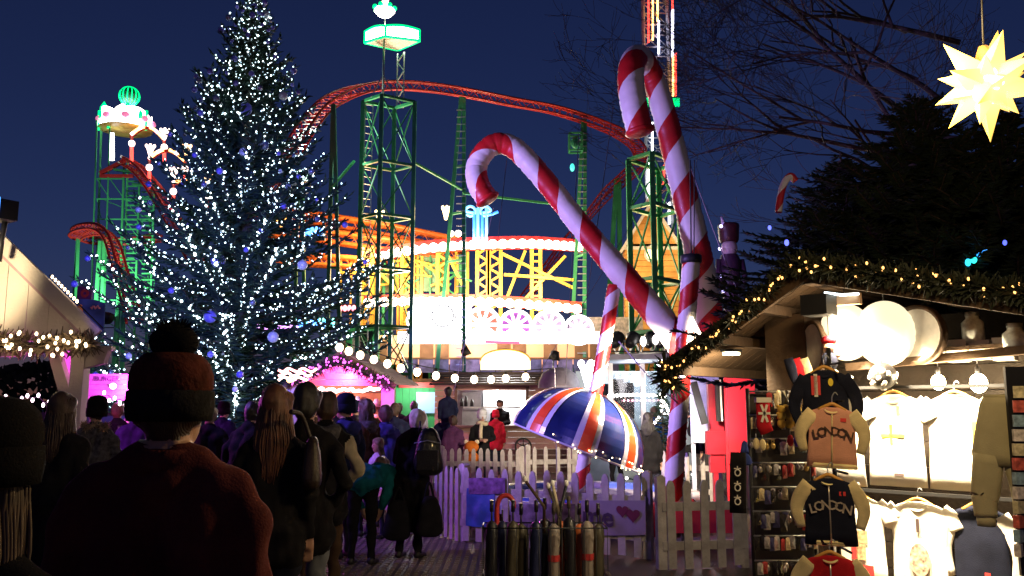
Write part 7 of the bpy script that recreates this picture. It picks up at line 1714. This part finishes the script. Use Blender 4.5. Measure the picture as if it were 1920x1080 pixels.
# packets on the right edge
for k in range(12):
    MB().box(at(1910, 735 + k * 27, 4.4) , (.05, .03, .06), Matrix.Rotation(R(-30 + 7 * k), 3, 'Z')).build('souvenir_box', SH('edge_box_%d' % (k % 4), ((.5, .45, .3), (.5, .1, .08), (.2, .3, .4), (.55, .5, .5))[k % 4], .4, 0), label='%s of the twelve little boxes at the right edge, counted from the top' % ('first', 'second', 'third', 'fourth', 'fifth', 'sixth', 'seventh', 'eighth', 'ninth', 'tenth', 'eleventh', 'twelfth')[k], cat='box', group='little boxes at the right edge')
MB().box(at(1916, 880, 4.46), (.1, .02, 1.05)).build('display_strip', DARKM, label='dark display strip holding the little boxes at the right edge', cat='display')
# ------------------------------------------------------------------ glowing paper star
def star():
    c = at(1849, 158, 3.3); rt = root('paper_star', 'glowing yellow many-pointed paper star hanging at the top right', 'star lantern', c)
    m = bpy.data.materials.new('star_paper'); m.use_nodes = True; nt = m.node_tree; b = nt.nodes['Principled BSDF']; b.inputs['Base Color'].default_value = (.8, .55, .12, 1)
    geo = nt.nodes.new('ShaderNodeNewGeometry'); ds = nt.nodes.new('ShaderNodeVectorMath'); ds.operation = 'DISTANCE'; ds.inputs[1].default_value = c
    nt.links.new(geo.outputs['Position'], ds.inputs[0]); mr = nt.nodes.new('ShaderNodeMapRange'); mr.inputs[1].default_value = .08; mr.inputs[2].default_value = .24; mr.inputs[3].default_value = 2.2; mr.inputs[4].default_value = .46; nt.links.new(ds.outputs['Value'], mr.inputs[0])
    b.inputs['Emission Color'].default_value = (1.0, .6, .13, 1); nt.links.new(mr.outputs[0], b.inputs['Emission Strength']); m.cycles.emission_sampling = 'NONE'
    core = MB().ball(c, .085, 16, 10).build('core', emit('star_core', (1, .85, .5), 5), rt)
    N = 26; ga = math.pi * (3 - 5 ** .5); rg = random.Random(4)
    for k in range(N):
        z = 1 - 2 * (k + .5) / N; r = math.sqrt(1 - z * z); d = V(r * math.cos(ga * k), r * math.sin(ga * k), z); ln = (.24, .18, .215, .165)[k % 4]
        u = d.orthogonal().normalized(); w = d.cross(u); b0 = .055 if k % 2 == 0 else .045; base = c + d * .062
        vs = [base + u * b0, base + w * b0, base - u * b0, base - w * b0, c + d * ln]
        MB().add(vs, [(0, 1, 4), (1, 2, 4), (2, 3, 4), (3, 0, 4)]).build('spike', m, rt)
    MB().lathe([(.03, .07), (.03, .13), (.018, .16), (.001, .16)], 8, Matrix.Translation(c)).build('socket_cap', emit('star_cap', (1, .45, .1), .6), rt); MB().tube([c + V(0, 0, .15), c + V(.03, 0, .8)], .004, 5).build('cord', DARKM, rt)
    lamp('POINT', 'star_light', c + V(-.3, -.1, 0), 75, (1, .7, .3), .12, parent=rt)
star()
# ------------------------------------------------------------------ umbrella rack
def rack():
    d = 7.0; x0, x1 = at(908, 540, d).x, at(1128, 540, d).x; zt = at(1000, 990, d).z + .02
    rt = root('umbrella_rack', 'black wire rack full of folded umbrellas in front of the fence', 'rack', V((x0 + x1) / 2, d, 0))
    for y in (d - .16, d + .16):
        for z in (.06, .3, zt): MB().tube([V(x0, y, z), V(x1, y, z)], .006, 5).build('wire', DARKM, rt)
        for k in range(12): x = x0 + (x1 - x0) * k / 11; MB().tube([V(x, y, .04), V(x, y, zt)], .004, 4).build('wire', DARKM, rt)
    for x in (x0, x1):
        for z in (.06, .3, zt): MB().tube([V(x, d - .16, z), V(x, d + .16, z)], .006, 5).build('wire', DARKM, rt)
    for x in (x0, (x0 + x1) / 2, x1): MB().tube([V(x, d, 0), V(x, d, .02)], .03, 8).build('foot', DARKM, rt)
    MB().box(V((x0 + x1) / 2, d, .03), (x1 - x0, .32, .015)).build('tray', DARKM, rt)
    UM = [('black', LEATH), ('dark blue', mat('um_navy', (.012, .015, .05), .4, 0, .2, 40)), ('red', mat('um_red', (.4, .03, .03), .4, 0, .2, 40)), ('orange', mat('um_orange', (.55, .14, .04), .4, 0, .2, 40)), ('white and red', mat('um_white', (.22, .18, .15), .4, 0, .2, 40)), ('olive', mat('um_olive', (.06, .05, .03), .4, 0, .2, 40))]
    spec = [(922, 0, 985, 0), (946, 1, 985, 2), (958, 5, 985, 0), (978, 5, 990, 0), (1000, 1, 985, 0), (1016, 0, 980, 0), (1034, 4, 990, 1), (1050, 3, 985, 0), (1067, 0, 978, 1), (1083, 3, 990, 0), (1096, 4, 985, 0), (1114, 5, 990, 0)]
    pos = ('first from the left', 'second from the left', 'third from the left', 'fourth from the left', 'fifth from the left', 'sixth from the left', 'sixth from the right', 'fifth from the right', 'fourth from the right', 'third from the right', 'second from the right', 'rightmost')
    for k, (px, c_, y, hk) in enumerate(spec):
        dd = d + (.07 if k % 2 else -.07); x = at(px, 540, dd).x; z1 = at(px, y, dd).z; nm, m_ = UM[c_]; tl = rnd.uniform(-.03, .03)
        u = root('folded_umbrella', '%s folded umbrella, %s in the wire rack' % (nm, pos[k]), 'umbrella', V(x, dd, .04), 'folded umbrellas in the rack')
        n = 12; prof = [(.012, 0), (.03, .06), (.042, z1 * .4), (.046, z1 * .8), (.04, z1 - .04), (.012, z1 - .01)]; vs = []; fs = []
        for (r, z) in prof:
            for j in range(n): a = 2 * math.pi * j / n + z * 2.2; rr = r * (1 + .18 * (j % 2)); vs.append(V(x + tl * z + rr * math.cos(a), dd + rr * math.sin(a), .045 + z))
        for i in range(len(prof) - 1):
            for j in range(n): fs.append((i * n + j, i * n + (j + 1) % n, (i + 1) * n + (j + 1) % n, (i + 1) * n + j))
        MB().add(vs, fs, True).build('canopy', m_, u)
        if c_ in (4, 2): MB().lathe([(.05, z1 * .55), (.052, z1 * .55 + .05)], 12, Matrix.Translation((x + tl * z1 * .55, dd, .045))).build('band', UM[2][1], u)
        top = V(x + tl * z1, dd, .045 + z1)
        MB().tube([top - V(0, 0, .05), top + V(0, 0, .08)], .008, 6).build('shaft', DARKM, u)
        hm = {0: LEATH, 1: BARK, 2: UM[2][1]}[hk]
        if hk == 2: MB().tube(smooth_path([top + V(-.04, 0, -.1), top + V(-.045, 0, .08), top + V(-.02, 0, .17), top + V(.04, 0, .19), top + V(.085, 0, .15), top + V(.09, 0, .09)], 5), .02, 8).build('handle', hm, u)
        else: MB().tube([top + V(0, 0, .06), top + V(0, 0, .15)], .016, 8).build('handle', hm, u)
    for k, (xa, ya, xb, yb, m_) in enumerate(((984, 892, 1020, 950, BROWN2), (1028, 905, 1050, 975, UM[5][1]), (1062, 900, 1044, 985, LEATH), (1036, 900, 1048, 960, BEIGE))):
        u = root('walking_stick', ('light wooden stick leaning left out of the umbrella rack', 'olive stick in the middle of the umbrella rack', 'black stick leaning right in the umbrella rack', 'pale stick in the middle of the umbrella rack')[k], 'stick', at(xb, yb, d), 'sticks in the umbrella rack')
        MB().tube([at(xb, yb + 50, d), at(xb, yb, d), at(xa, ya + 8, d)], .013, 7).build('shaft', m_, u); MB().ball(at(xa, ya + 6, d), .02, 8, 6, (1, 1, 1.3)).build('grip', MATS['white_china'], u)
rack()
